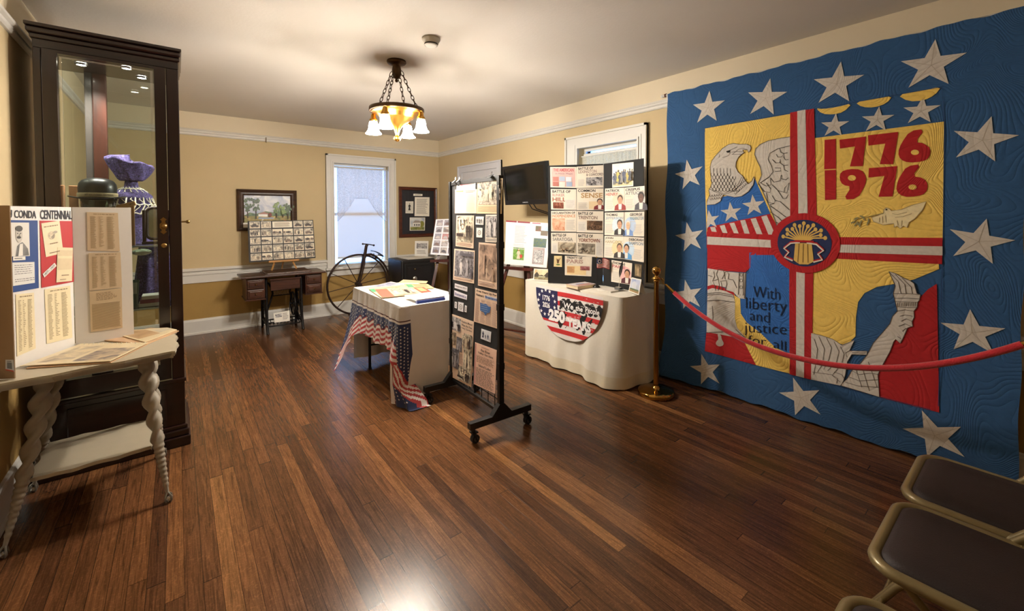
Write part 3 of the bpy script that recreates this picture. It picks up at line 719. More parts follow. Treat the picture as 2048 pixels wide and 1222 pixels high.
mb = MB(); hb = top + Vector((.04, 0, .09)); mb.tube([hb + Vector((-.09, -.05, .012)), hb + Vector((-.03, -.02, .005)), hb, hb + Vector((.05, .03, -.01)), hb + Vector((.09, .05, -.02))], .007, RUST, 8)
mb.ball(hb + Vector((-.095, -.052, .012)), .013, RUST, 10).ball(hb + Vector((.1, .055, -.022)), .015, RUST, 10); mb.build('handlebar', BK)
mb = MB(); Rb = R0 + .035
pts = [top + Vector((.0, 0, -.06))] + [hub + Vector((Rb * math.cos(q), 0, Rb * math.sin(q))) for q in [math.radians(a) for a in range(66, -52, -6)]]
mb.tube(pts, lambda t: .017 - .007 * t, RUST, 10); mb.build('backbone', BK)
e = pts[-1]; rw = Vector((e.x + .05, BY, .11))
mb = MB(); mb.tube([rw + Vector((.09 * math.cos(q), 0, .09 * math.sin(q))) for q in [2 * pi * i / 28 for i in range(28)]], .011, RUST, 8, closed=True)
for k in range(6): q = k * pi / 3; mb.tube([rw, rw + Vector((.09 * math.cos(q), 0, .09 * math.sin(q)))], .004, RUST, 6)
mb.tube([e, rw], .009, RUST, 8); mb.build('rear_wheel', BK)
mb = MB(); s0 = Vector((2.20, BY, .855))
mb.grid(lambda a, b: s0 + Vector((-.03 + .17 * a, (b - .5) * (.03 + .09 * a), .045 - .09 * a + .02 * math.sin(a * pi))), 10, 6, M('1c1614', .5)); mb.build('saddle', BK, solid=.01)
mb = MB(); mb.tube([top + Vector((.02, 0, -.07)), Vector((2.2, BY, .80)), Vector((2.31, BY, .755)), Vector((2.345, BY, .775)), Vector((2.33, BY, .81)), Vector((2.27, BY, .835))], .006, RUST, 8)
mb.tube([Vector((2.2, BY, .80)), Vector((2.21, BY, .855))], .006, RUST, 8); mb.build('saddle_spring', BK)
mb = MB(); mb.bev((1.88, BY - .13, 0), (2.03, BY + .13, .02), DKW, .004)
mb.build('floor_stand', BK)
sd = MB()
for s in (-1, 1): sd.tube([(1.955, BY + s * .09, .015), (1.955, BY + s * .09, .05), hub + Vector((-.005, s * .075, 0))], .007, RUST, 6)
sd.build('stand_bracket', BK)

# ================================================================== SAFE WITH LACE RUNNER
SFm = M('100e0e', .5, .1, var=.25, scale=12)
SY = 5.62
a = aty(803, 518, SY); b = aty(868, 520, SY); sx0, sx1, sz = a.x, b.x + .02, .765
SF = thing('iron_safe', ((sx0 + sx1) / 2, SY + .25, 0), 'old black iron safe with round knob in the back corner', 'safe')
MB().bev((sx0, SY, .05), (sx1, SY + .50, sz), SFm, .02).build('safe_body', SF)
d = MB().bev((sx0 + .035, SY - .02, .09), (sx1 - .035, SY + .01, sz - .05), SFm, .012); d.bev((sx0 + .08, SY - .026, .15), (sx1 - .08, SY - .015, sz - .1), M('151112', .45, .1), .006)
dd = d.build('safe_door', SF)
kn = aty(829, 557, SY - .05)
MB().lathe([(.018, 0), (.018, .02), (.034, .03), (.038, .042), (.03, .055), (0, .06)], (kn.x, SY - .022, kn.z), M('c9c2b6', .2, 1), 20, (0, -1, 0)).build('dial_knob', dd)
MB().lathe([(.014, 0), (.014, .018), (0, .022)], (kn.x + .02, SY - .022, kn.z + .13), M('8a7a5a', .3, 1), 14, (0, -1, 0)).build('key_cover', dd)
for x in (sx0 + .06, sx1 - .06):
    for y in (SY + .06, SY + .44): MB().tube([(x, y - .02, .028), (x, y + .02, .028)], .028, IRON, 12).bb((x - .02, y - .02, .03), (x + .02, y + .02, .06), IRON).build('caster', SF)
LACE = M('d8d2c2', .9, var=.1, scale=80)
mb = MB()
def run(u, v):
    x = sx0 + .12 + (sx1 + .1 - sx0 - .12) * u; y = SY + .04 + .38 * v; z = sz + .004
    if x > sx1 + .005: z = sz + .004 - (x - sx1 - .005) * 2.2 ; x = sx1 + .008 + .004 * math.sin(v * 20)
    return (x, y, z)
mb.grid(run, 36, 20, LACE); r_ = mb.build('lace_runner', None, solid=.002); tag(r_, 'cream lace runner draped over the black iron safe', 'doily')
AF = Fr((0, SY + .20, 0), (1, 0, 0), (0, .2, 1))
q = [AF.px(*p) for p in ((830, 482), (857, 482), (856, 512), (829, 511))]
zb = AF.p(*q[3]).z; 
def f_snow(s, mb): s.rect(mb, .12, .5, .9, .85, mottle(GRY, 25, name='winter_print')); s.lines(mb, .15, .15, .85, .42, 3, FAINT, 9)
dz = sz + .013 - zb; q = [(u, v + dz) for u, v in q]; q[0] = (q[0][0], q[0][1] - dz); q[1] = (q[1][0], q[1][1] - dz)
tag(card('standing_print', None, AF, q, f_snow, 0, 'ece9e2'), 'white sheet with snowy tree picture standing on the safe', 'print')
q = [AF.px(*p) for p in ((858, 497), (864, 494), (866, 510), (856, 510))]
zb = AF.p(*q[3]).z; q = [(u + .015, v + sz + .013 - zb) for u, v in q]
tag(card('photo_easel_card', None, AF, q, lambda s, mb: s.rect(mb, .1, .1, .9, .9, mottle(GRY, 40, name='grey_print')), .0, '55545a'), 'small dark photo beside the standing print on the safe', 'photo')

# ================================================================== FLOOR EASELS
MAH = wood('2e120e', '4f2018', .35, 2, 'mahogany_easel')
def easel(P, dirn, w, h, zl, label, name='easel', bk=.5):
    """tripod easel: P floor point below the ledge centre, dirn = unit vector the easel faces"""
    P = Vector(P); d = Vector(dirn).normalized(); s = Vector((-d.y, d.x, 0)); t = thing(name, P, label, 'easel')
    apex = P - d * .16 + Vector((0, 0, h))
    for k in (-1, 1): MB().beam(P + s * (k * w / 2) + d * .12, apex + s * (k * .03), .035, .018, MAH, d).build('leg', t)
    MB().beam(P - d * bk, apex - d * .03, .03, .018, MAH, d).build('leg', t)
    f = lambda z, k: P + s * (k * w / 2) * (1 - z / h) + s * (k * .03 * z / h) + d * (.12 - .28 * z / h) + Vector((0, 0, z))
    MB().beam(f(.12, -1) - s * 0, f(.12, 1), .03, .016, MAH).build('stretcher', t)
    c = (f(zl, -1) + f(zl, 1)) / 2 + d * .03
    MB().beam(c - s * .22, c + s * .22, .05, .02, MAH).beam(c - s * .22 + d * .03, c + s * .22 + d * .03, .008, .035, MAH).build('ledge', t)
    MB().beam(f(h * .62, -1), f(h * .62, 1), .03, .016, MAH).build('crossbar', t)
    return t, c, d, s
# easel with the big white poster, turned a little from the right wall
dv = Vector((-.93, -.37, 0)).normalized(); 
Pe = atz(1034, 655); 
t, c, d, s = easel((3.0, 3.73, 0), dv, .62, 1.28, .80, 'mahogany tripod easel holding the large white poster', bk=.3)
EF = Fr(c + d * .005 + Vector((0, 0, .012)), -s if (-s).dot(_r) > 0 else s, Vector((0, 0, 1)) - d * .20)
q = [EF.px(*p) for p in ((1013, 441), (1103, 447), (1094, 536), (1010, 528))]
vb = min(q[2][1], q[3][1]); 
PT = thing('white_poster', EF.p((q[2][0] + q[3][0]) / 2, vb), 'large white poster with red heading and colour photos on easel', 'poster')
sh = Sheet(EF, q, .004, .006); mb = MB(); sh.base(mb, M('e9e7e6', .45, var=.02)); 
sh.rect(mb, .0, .965, .25, 1.0, M('8d2a3a', .5)); sh.rect(mb, .27, .965, .55, 1.0, M('8d2a3a', .5)); sh.rect(mb, .6, .965, .78, .99, M('a9566a', .5))
sh.lines(mb, .22, .5, .5, .9, 12, M('b9b7ba', .6), 5); sh.lines(mb, .2, .35, .5, .48, 4, M('c4c2c4', .6), 6)
mb.build('poster_sheet', PT)
def pic(par, sh, a0, b0, a1, b1, cols, sc=40, nm='photo', fn=None):
    s2 = sh.sub(a0, b0, a1, b1); s2.w = sh.w + .0008; mb = MB(); s2.poly(mb, [(0, 0), (1, 0), (1, 1), (0, 1)], mottle(cols, sc, .4, 'colour_print'))
    if fn: fn(s2, mb)
    return mb.build(nm, par, False)
pic(PT, sh, .2, .12, .46, .40, ['3d6b1f', '5f9430', '87b450'], 30, fn=lambda s, mb: (figure(s, mb, .5, .08, .8, M('d8c8b0', .5), M('c8603a', .5), 1.3), s.ell(mb, .75, .3, .12, .15, M('c0392b', .5))))
pic(PT, sh, .68, .80, .8, .92, ['7a3a2a', 'b98a6a', '4a5a3a'], 40); pic(PT, sh, .83, .82, .95, .92, ['9ac4d8', 'c8dde4'], 40)
pic(PT, sh, .80, .71, .95, .82, ['7a4a3a', 'a9a08a', '56603e'], 40); pic(PT, sh, .66, .44, .94, .64, ['3e5a6a', '6f8aa0', '5a7040'], 30)
pic(PT, sh, .66, .06, .92, .43, ['9a8a8a', 'b9a9a4'], 10, fn=lambda s, mb: s.rect(mb, .1, .08, .9, .86, mottle(['5a5a5c', 'a5a3a2', 'e0dedc'], 40)))
# collage on easel between the safe and the black rack
P2_ = atz(880, 610); dv = Vector((-.55, -.83, 0)).normalized()
t, c, d, s = easel((2.80, 4.93, 0), dv, .55, 1.3, .80, 'dark tripod easel holding the white photo collage')
EF = Fr(c + d * .005 + Vector((0, 0, .01)), -s if (-s).dot(_r) > 0 else s, Vector((0, 0, 1)) - d * .22)
q = [EF.px(*p) for p in ((872, 439), (932, 437), (925, 513), (861, 509))]
vb = min(q[2][1], q[3][1])
PT = thing('photo_collage', EF.p((q[2][0] + q[3][0]) / 2, vb), 'white board with rows of small photos leaning on dark easel', 'photo board')
sh = Sheet(EF, q, .004, .006); mb = MB(); sh.base(mb, M('e8e4ec', .45, var=.02)); mb.build('backing_board', PT)
RR = random.Random(4)
for r in range(5):
    for c_ in range(4):
        a0 = .05 + c_ * .24; b0 = .05 + (4 - r) * .19
        cs = ['a03224', 'c8583c', '7a2018'] if (r, c_) == (2, 1) else RR.choice([['1e1428', '463650', '9a8c98'], ['1a141c', '4c4048', 'b0a094'], ['2a1e38', '3c3048', '665870']])
        pic(PT, sh, a0, b0, a0 + .2, b0 + .16, cs, 26, fn=lambda s, mb: s.poly(mb, [(.1, .15), (.9, .1), (.8, .5), (.45, .62), (.2, .45)], M(RR.choice(['2a2030', 'b0a6a8', '5a3a34']), .5)))

# ================================================================== TELEVISION
TVF = Fr((3.20, 4.0, 0), (-.10, -1, 0), (-.10, 0.01, 1))
TVF = Fr(hit(1050, 365, (3.22, 4.0, 0), (-1, .0, -.16)), (0, -1, 0), (-.12, 0, 1))
q = [TVF.px(*p) for p in ((1005, 333), (1095, 322), (1094, 409), (1011, 409))]
u0 = (q[0][0] + q[3][0]) / 2; u1 = (q[1][0] + q[2][0]) / 2; v1 = (q[0][1] + q[1][1]) / 2; v0 = (q[2][1] + q[3][1]) / 2
BLK = M('0c0b0d', .3, var=.1, coat=.3); SCRN = M('08080a', .12, var=.05, coat=.6)
ctr = TVF.p((u0 + u1) / 2, (v0 + v1) / 2)
TV = thing('wall_television', TVF.p((u0 + u1) / 2, v0), 'black flat television mounted high on the right wall', 'television')
mb = MB()
def fb(mb, a, b, c_, d_, w0, w1, m_): mb.prism([TVF.p(a, b, w1), TVF.p(c_, b, w1), TVF.p(c_, d_, w1), TVF.p(a, d_, w1)], TVF.N * (w0 - w1), m_)
fb(mb, u0, v0, u1, v1, -.05, .0, BLK); 
for a, b, c_, d_ in ((u0, v0, u1, v0 + .05), (u0, v1 - .035, u1, v1), (u0, v0 + .05, u0 + .035, v1 - .035), (u1 - .035, v0 + .05, u1, v1 - .035)): fb(mb, a, b, c_, d_, -.001, .008, BLK)
mb.build('bezel', TV); mb = MB(); fb(mb, u0 + .035, v0 + .05, u1 - .035, v1 - .035, .0, .002, SCRN); mb.build('screen', TV)
mb = MB(); v, f, _ = text_geo('SAMSUNG', .02); um = (u0 + u1) / 2; mb.add([TVF.p(um - .045 + .09 * a, v0 + .018 + .012 * b, .0095) for a, b in v], f, M('9a9a9e', .4)); mb.build('maker_lettering', TV, False)
mb = MB(); cb = TVF.p(um, (v0 + v1) / 2, -.05); mb.beam(cb, (XR - .005, cb.y, cb.z), .12, .16, BLK); mb.build('wall_bracket', TV)
for k, dy in enumerate((0, .07)):
    o = TVF.p(um + .02 + dy, v0 + .01, -.02)
    MB().tube([o, o + Vector((.05, 0, -.06)), Vector((XR - .02, o.y - .03, 1.38)), Vector((XR - .02, o.y - .04, 1.25)), Vector((XR - .02, o.y + .01, .95)), Vector((XR - .015, o.y, .8))], .006, BLK, 6).build('cable', TV)
o = TVF.p(um + .03, v0)
t = thing('wall_outlet', (XR, o.y, 1.36), 'small white wall outlet below the television', 'outlet')
MB().bev((XR - .012, o.y - .04, 1.36), (XR - .001, o.y + .04, 1.48), M('e6e2d8', .4), .004).build('cover_plate', t)
MB().bev((XR - .04, o.y - .025, 1.40), (XR - .011, o.y + .025, 1.46), M('e6e2d8', .4), .008).build('plug', t)
# ================================================================== ROLLING DISPLAY RACK
BKM = M('0b0b0c', .45, var=.1, scale=20); BKF = M('101012', .85, var=.15, scale=60)
A = Vector((1.62, 2.17, 0)); B = Vector((1.655, 2.84, 0)); HR = 1.665
U = (A - B).normalized(); Nn = Vector((-1, 0, 0))
RK = thing('display_rack', (A + B) / 2, 'black rolling display rack pinned with newspaper clippings', 'display rack')
RF = Fr(B, A - B, (0, 0, 1)); Wd = (A - B).length     # u from far (left) to near (right), N towards the visitors
if RF.N.x > 0: RF.N = -RF.N
def rb(mb, u0, u1, w0, w1, z0, z1, m_): mb.prism([RF.p(u0, z0, w0), RF.p(u1, z0, w0), RF.p(u1, z0, w1), RF.p(u0, z0, w1)], (0, 0, z1 - z0), m_)
for u in (-.012, Wd - .012):
    mb = MB(); rb(mb, u, u + .026, -.018, .018, .12, HR, BKM)
    for z in (.42, .8, 1.2): rb(mb, u - .003, u + .029, -.021, .021, z, z + .04, BKM)
    mb.build('upright', RK)
    f = MB(); c = u + .013; fl = .235
    rb(f, c - .019, c + .019, -fl, fl, .095, .135, BKM)
    P = [RF.p(c - .019, .135, -.075), RF.p(c - .019, .135, .075), RF.p(c - .019, .2, .018), RF.p(c - .019, .2, -.018)]
    f.prism(P, RF.U * .038, BKM); ft = f.build('foot_bar', RK)
    for w in (-fl + .03, fl - .03):
        o = RF.p(c, 0, w); k = MB(); k.tube([o + Vector((0, 0, .095)), o + Vector((0, 0, .07))], .014, BKM, 10)
        sw = .012
        k.tube([o + Vector((sw, -.014, .028)), o + Vector((sw, .014, .028))], .027, M('1a1a1b', .6), 16); k.tube([o + Vector((sw, -.016, .028)), o + Vector((sw, .016, .028))], .014, M('6a6a6c', .3, .6), 12)
        for e in (-1, 1): k.beam(o + Vector((0, e * .019, .075)), o + Vector((sw, e * .019, .024)), .004, .03, BKM, (0, 1, 0))
        k.bb((o.x - .016, o.y - .021, .066), (o.x + .024, o.y + .021, .074), BKM); k.build('caster', ft)
mb = MB(); rb(mb, 0, Wd, -.012, .012, HR - .03, HR, BKM); mb.build('crossbar', RK); mb = MB(); rb(mb, .014, Wd - .012, -.012, .012, .13, .15, BKM); mb.build('crossbar', RK)
mb = MB()
for k in range(1, 8):
    u = Wd * k / 8; mb.tube([RF.p(u, .145, -.01), RF.p(u, HR - .03, -.01)], .003, BKM, 6)
for k in range(12):
    z = .2 + k * .125; mb.tube([RF.p(0.01, z, -.014), RF.p(Wd - .01, z, -.014)], .003, BKM, 6)
mb.build('wire_grid', RK)
mb = MB()
for s in (0, 1): rb(mb, .018 + s * (Wd / 2 - .015), Wd / 2 - .001 + s * (Wd / 2 - .018), -.004, .006, .34, HR - .035, BKF)
rb(mb, Wd / 2 - .004, Wd / 2 + .004, -.004, .004, .14, HR - .03, BKM)
bo = mb.build('felt_panel', RK)
PB = Fr(RF.O + RF.N * .0065, RF.U, (0, 0, 1))
if PB.N.x > 0: PB.N = -PB.N
NEWS = 'e5cab2'; NEW2 = 'e6cfa6'; TXT = M('8a6a5c', .7); TXD = M('35272a', .7)
def clip(name, zi, q, fn, base=NEWS, label=None, w=.0008):
    o = (890, 340, 4.7) if zi == 7 else (890, 560, 4.5259)
    s = Sheet(PB, [PB.px(*p) for p in zq(*o, q)], w); mb = MB(); s.base(mb, M(base, .6, var=.04, scale=15)); fn(s, mb)
    o = mb.build(name, RK, False)
    if label: o['label'] = label
    return o
def pc(s, mb, a0, b0, a1, b1, st, seed, pal='s', asp=1.0): x = s.sub(a0, b0, a1, b1); photo(x, mb, st, seed, pal, asp)
clip('heading_strip', 7, [(112, 110), (290, 100), (288, 180), (110, 183)], lambda s, mb: (s.rect(mb, .2, .4, .95, .62, M('dd8a94', .6)), s.ell(mb, .12, .5, .05, .1, M('3a3a40', .6))), 'efe8e4')
clip('letter', 7, [(97, 185), (302, 180), (298, 408), (95, 408)], lambda s, mb: (s.rect(mb, .05, .9, .4, .95, M('e0a850', .6)), s.lines(mb, .5, .86, .95, .96, 2, TXT, 1), s.lines(mb, .55, .05, .95, .8, 13, M('d9ae96', .6), 2, .3)), 'f0cfb6')
clip('newspaper_clipping', 7, [(308, 90), (545, 78), (535, 412), (300, 410)], lambda s, mb: (pc(s, mb, .03, .26, .97, .97, 'people', 21, 's', 1.2), s.lines(mb, .05, .05, .95, .22, 4, M('b59a70', .6), 4)), NEW2, 'clipping with large photo of seated crowd')
clip('newspaper_clipping', 7, [(110, 428), (275, 428), (270, 738), (102, 715)], lambda s, mb: (pc(s, mb, .06, .16, .94, .97, 'flag', 22), s.lines(mb, .05, .03, .95, .13, 3, TXT, 4)), NEWS, 'clipping with photo of people holding a flag')
clip('small_print', 7, [(292, 437), (367, 437), (364, 517), (290, 512)], lambda s, mb: [figure(s, mb, a, .2, .6, TXD, TXD, .8) for a in (.2, .5, .8)], 'e8e6e0')
clip('small_print', 7, [(298, 543), (354, 545), (352, 635), (297, 632)], lambda s, mb: (s.ell(mb, .5, .5, .3, .28, FAINT), s.ell(mb, .5, .5, .18, .17, M('e8e6e0', .6)), s.ell(mb, .5, .5, .1, .1, FAINT)), 'e8e6e0')
clip('newspaper_clipping', 7, [(385, 420), (518, 418), (515, 685), (380, 675)], lambda s, mb: (pc(s, mb, .05, .17, .95, .95, 'two', 23, 'g'), s.lines(mb, .05, .04, .95, .14, 2, FAINT, 4)), 'e9dfd0', 'clipping with photo of two women in long white dresses')
clip('newspaper_clipping', 7, [(90, 740), (282, 758), (275, 1068), (78, 1030)], lambda s, mb: (pc(s, mb, .06, .12, .97, .96, 'dark', 24, 'g'), s.lines(mb, .05, .03, .95, .09, 2, TXT, 4)), NEWS, 'clipping with dark photo of people under a sign')
clip('newspaper_clipping', 7, [(320, 680), (507, 695), (490, 1125), (312, 1085)], lambda s, mb: (s.rect(mb, .04, .15, .96, .96, mottle(['2a2122', '4a3a38', '9a8070', 'd5b49c'], 12, name='old_photo')), figure(s, mb, .45, .2, .3, M('d9c0a8', .6), M('c0a48e', .6), 1.2), figure(s, mb, .78, .16, .34, M('b59880', .6), M('3a2c2c', .6), 1.2), s.rect(mb, .3, .3, .36, .75, M('c9ab94', .6)), s.lines(mb, .05, .03, .95, .12, 3, TXT, 4)), NEWS, 'tall clipping with dark photo of a street crowd')
clip('caption_strip', 7, [(95, 1065), (213, 1100), (212, 1145), (92, 1108)], lambda s, mb: s.text(mb, 'Excerpts from 1975-77', .06, .28, .94, .72, TXD, .02), 'ded8dc')
clip('caption_strip', 7, [(90, 1130), (210, 1175), (208, 1222), (88, 1185)], lambda s, mb: s.text(mb, 'Bicentennial at', .06, .28, .94, .74, M('4a4a8a', .6), .02), 'e2dce4')
def f_gears(s, mb):
    s.text(mb, 'Area Gears Up For', .05, .89, .9, .97, TXD, .03); s.text(mb, "Nation's", .05, .79, .4, .86, TXD, .03); s.rect(mb, .44, .775, .99, .865, M('b9c4dc', .6)); s.text(mb, 'Bicentennial', .45, .79, .97, .86, M('2c4a8a', .6), .03)
    for k in range(4): s.lines(mb, .04 + k * .24, .04, .24 + k * .24, .72, 22, M('b99a90', .6), k, .4)
    s.poly(mb, [(.25, .62), (.4, .6), (.5, .63), (.62, .56), (.7, .58), (.66, .4), (.55, .36), (.5, .28), (.42, .36), (.27, .38)], M('3a64a0', .6))
    for r in range(4): s.lines(mb, .3, .38 + r * .06, .64, .42 + r * .06, 1, M('a9bcd8', .6), r + 40, .3, .3, True)
clip('newspaper_clipping', 8, [(277, 72), (494, 128), (484, 443), (262, 375)], f_gears, NEWS, 'clipping with headline and blue map of stars')
for q in ([(90, 195), (110, 200), (108, 258), (88, 250)], [(182, 228), (200, 235), (197, 293), (178, 287)]): clip('small_print', 8, q, lambda s, mb: [s.ell(mb, .5, b, .18, .08, TXD) for b in (.25, .5, .75)], 'e8e6e8')
clip('small_print', 8, [(122, 197), (170, 208), (168, 290), (118, 275)], lambda s, mb: (s.ell(mb, .5, .5, .33, .3, FAINT), s.ell(mb, .5, .5, .22, .2, M('e4e2e6', .6)), s.ell(mb, .5, .5, .1, .1, FAINT)), 'e4e2e6')
def f_col(s, mb):
    pc(s, mb, .03, .76, .46, .97, 'people', 31, 'g', .7); pc(s, mb, .54, .58, .76, .74, 'two', 32); pc(s, mb, .62, .52, .97, .78, 'people', 33, 's', .8)
    pc(s, mb, .02, .53, .28, .73, 'dark', 34); pc(s, mb, .31, .46, .56, .68, 'dark', 35, 'g'); pc(s, mb, .64, .24, .98, .56, 'two', 36); pc(s, mb, .02, .17, .46, .48, 'dark', 37, 'g'); pc(s, mb, .45, .03, .97, .25, 'flag', 38)
    s.text(mb, 'Festive Mood', .5, .93, .95, .96, TXD, .02); s.text(mb, 'Was the Fox', .5, .88, .95, .91, TXD, .02); s.text(mb, 'Valley Gardens', .5, .83, .95, .86, TXD, .02); s.lines(mb, .48, .28, .62, .44, 12, TXT, 3)
clip('newspaper_clipping', 8, [(60, 305), (264, 378), (240, 970), (28, 860)], f_col, NEWS, 'long clipping crowded with overlapping dark photos')
clip('small_print', 8, [(332, 440), (420, 470), (414, 565), (325, 530)], lambda s, mb: [figure(s, mb, a, .2, h, M('3a4060', .6), TXD, .9) for a, h in ((.22, .65), (.5, .4), (.78, .5))], 'e2e4ea')
def f_fox(s, mb):
    s.rect(mb, .03, .02, .06, .98, M('b05a6a', .6)); s.lines(mb, .3, .93, .8, .95, 1, TXT, 2); s.text(mb, 'Fox River', .3, .84, .72, .90, TXD, .01); s.text(mb, 'Valley Gardens', .16, .76, .86, .82, TXD, .01)
    s.lines(mb, .1, .56, .95, .73, 6, TXT, 4, .4, .2, True); s.text(mb, 'Island Lake', .22, .47, .78, .53, TXD, .01); s.lines(mb, .1, .03, .95, .44, 14, TXD, 5, .35, .2, True)
clip('typed_sheet', 8, [(275, 563), (470, 635), (455, 1030), (262, 940)], f_fox, 'efc9b4', 'typed clipping with red margin line')
for px_ in (913, 921, 985):
    u, v = RF.px(px_, 356); mb = MB(); w_ = .02 if px_ < 980 else .045
    mb.prism([RF.p(u - w_ / 2, HR - .012, .03), RF.p(u + w_ / 2, HR - .012, .03), RF.p(u + w_ / 2, HR + .01, .002), RF.p(u - w_ / 2, HR + .01, .002)], RF.N * .006, BKM)
    mb.tube([RF.p(u - .006, HR + .008, .01), RF.p(u - .004, HR + .03, .004), RF.p(u + .004, HR + .03, .004), RF.p(u + .006, HR + .008, .01)], .0015, M('c0c0c4', .2, 1), 6)
    mb.build('binder_clip', RK, False)

# ================================================================== WHITE TABLE WITH FLAG BUNTING
CLO = M('e6e2dc', .75, var=.03, scale=20, bump=.05, bscale=120, sheen=.2); ZTB = .735
TX0, TX1, TY0, TY1 = 1.285, 1.60, 2.93, 3.99
TX1 = 1.845
tb = thing('folding_table', ((TX0 + TX1) / 2, (TY0 + TY1) / 2, 0), 'folding table with black legs under the plastic flag cloth', 'table')
MB().bev((TX0 + .01, TY0 + .01, ZTB - .03), (TX1 - .01, TY1 - .01, ZTB - .004), M('cfcac0', .5), .006).build('tabletop', tb)
for x in (TX0 + .08, TX1 - .08):
    for y in (TY0 + .16, TY1 - .16): MB().tube([(x, y, ZTB - .03), (x, y, .012)], .0125, BKM, 10).tube([(x, y, .0), (x, y, .014)], .016, BKM, 10).build('leg', tb)
for y in (TY0 + .16, TY1 - .16): MB().tube([(TX0 + .08, y, .22), (TX1 - .08, y, .22)], .009, BKM, 8).build('leg_brace', tb)
# the cloth: top, far skirt, end skirt
TC = thing('tablecloth', (TX0, TY0, ZTB), 'white tablecloth hanging to the floor at the end of folding table', 'tablecloth')
mb = MB(); mb.bev((TX0 - .006, TY0 - .006, ZTB), (TX1 + .006, TY1 + .006, ZTB + .004), CLO, .002)
def skirt(mb, p0, p1, out, z1, z0, nf, amp, fn=None):
    p0 = Vector(p0); p1 = Vector(p1); o = Vector(out)
    def g(a, b):
        z = z1 + (z0 - z1) * b; k = b ** .8
        return p0 + (p1 - p0) * a + o * (.008 + amp * k * (.6 + .5 * math.sin(a * nf * 2 * pi + 1) + .25 * math.sin(a * nf * 4.7 * pi))) +  Vector((0, 0, z))
    mb.grid(g, 60, 16, CLO)
skirt(mb, (TX0, TY0, 0), (TX1, TY0, 0), (0, -1, 0), ZTB + .002, .05, 1.2, .012)
skirt(mb, (TX1, TY0, 0), (TX1, TY1, 0), (1, 0, 0), ZTB + .002, .06, 3, .03)
skirt(mb, (TX0, TY1, 0), (TX1, TY1, 0), (0, 1, 0), ZTB + .002, .06, 2, .03)
mb.build('cloth_panel', TC, False)
# bunting swag along the visitors' side, falling to the floor at both corners
REDB = M('b23a3e', .7, var=.06, sheen=.2); BLUB = M('1c2c58', .75, var=.1, sheen=.2); WHB = M('e6e0dc', .7, var=.03); PLS = M('dedad6', .35, var=.04, scale=30, bump=.3, bscale=18)
BN = thing('flag_bunting', (TX0 - .02, TY0, .0), 'stars and stripes bunting cloth swagged along the side of the white table', 'bunting')
Lb = TY1 - TY0
def low(a):   # height of the lower hem, a=0 near the camera, a=1 far corner
    if a < .5: return .42 - .12 * math.exp(-a / .08) - .05 * math.exp(-((a - .5) / .3) ** 2)
    return .44 * (1 - math.exp(-(1 - a) / .10)) - .05 * math.exp(-((a - .5) / .3) ** 2)
def side(a, b, w=0):
    # a along the table, b from tabletop edge (0) to hem (1)
    y = TY0 + Lb * a; zl = max(.012, low(a)); z = ZTB + .003 + (zl - ZTB - .003) * b
    fl = math.exp(-(1 - a) / .12); fx = .17
    fold = .013 * math.sin(a * 37 + 2 * math.sin(a * 9)) * b + .006 * math.sin(a * 83) * b
    x = TX0 - .01 - .018 * b - fold - fl * fx * b ** 1.6 - .05 * math.exp(-((a - .06) / .05) ** 2) * b ** 2 - w
    y -= .045 * fl * b
    return Vector((x, y, z))
def band(a, b):
    h = ZTB - max(.012, low(a)); d = b * h
    if d < .11: return PLS
    if d < .118: return M('4a1c22', .7)
    if d < .135: return WHB
    r = h - d
    wv = .016 * math.sin(a * 46)
    hs = .135 + .05 * min(1, (h - .3) / .4)
    r2 = r + wv
    if r2 > hs: return BLUB
    if r2 > hs - .012: return M('8a2a30', .7)
    return (WHB, REDB)[int((hs - .012 - r2) / .021) % 2]
mb = MB(); mb.grid(side, 170, 110, band)
RR = random.Random(3)
def star3(mb, P, Uv, Vv, r, m_, rot=0):
    pts = [P + Uv * (rr * math.cos(q)) + Vv * (rr * math.sin(q)) for k in range(10) for rr, q in [((r if k % 2 == 0 else r * .42), pi / 2 + rot + k * pi / 5)]]
    mb.add([P] + pts, [(0, 1 + k, 1 + (k + 1) % 10) for k in range(10)], m_)
row = 0
for i in range(44):
    a = (i + .5) / 44; h = ZTB - max(.012, low(a)); top_ = .15
    n = int((h - top_) / .034)
    for j in range(n):
        d = top_ + .012 + j * .034 + (.017 if i % 2 else 0); b = d / h
        if b > .97 or band(a, b) is not BLUB or band(a, min(1, b + .012 / h)) is not BLUB: continue
        P = side(a, b, .0025); Uv = (side(min(1, a + .004), b) - side(a, b)).normalized(); Vv = (side(a, b - .01) - side(a, b + .01)).normalized()
        star3(mb, P, Uv, Vv, .0085, WHB, RR.uniform(-.3, .3))
mb.build('swag', BN, False)
# tails lying on the floor / falling corner at the near end
def tail(a, b):
    z = ZTB - (ZTB - .012) * b; k = max(0, b - .8) / .2
    if a < .62: x = TX0 - .030 - .02 * b; y = TY0 + .13 * (1 - a / .62) - .016
    else: q = (a - .62) / .38; x = TX0 - .030 - .02 * b + (.085 + .05 * b) * q; y = TY0 - .020 - .012 * math.sin(q * pi)
    x += -.012 * math.sin(a * 15 + b * 3) * b + .07 * k * a; y += -.012 * math.sin(a * 11 + 1) * b - (.02 + .10 * a) * k
    if b > .96: z = .012 - .006 * (b - .96) / .04
    return Vector((x, y, z))
def tband(a, b):
    if b < .13: return PLS
    if b < .145: return M('4a1c22', .7)
    if b < .165: return WHB
    s = a - (b - .46) * 2.15 - .05 * math.sin(b * 22)
    if -.30 < s < .26: return (REDB, WHB)[int((s + .3) * 12.5) % 2]
    if b > .5 and s < 0:
        if a < .10: return WHB
        if a < .14: return M('6a1c22', .7)
        if a < .18: return WHB
    return BLUB
mb = MB(); mb.grid(tail, 44, 90, tband)
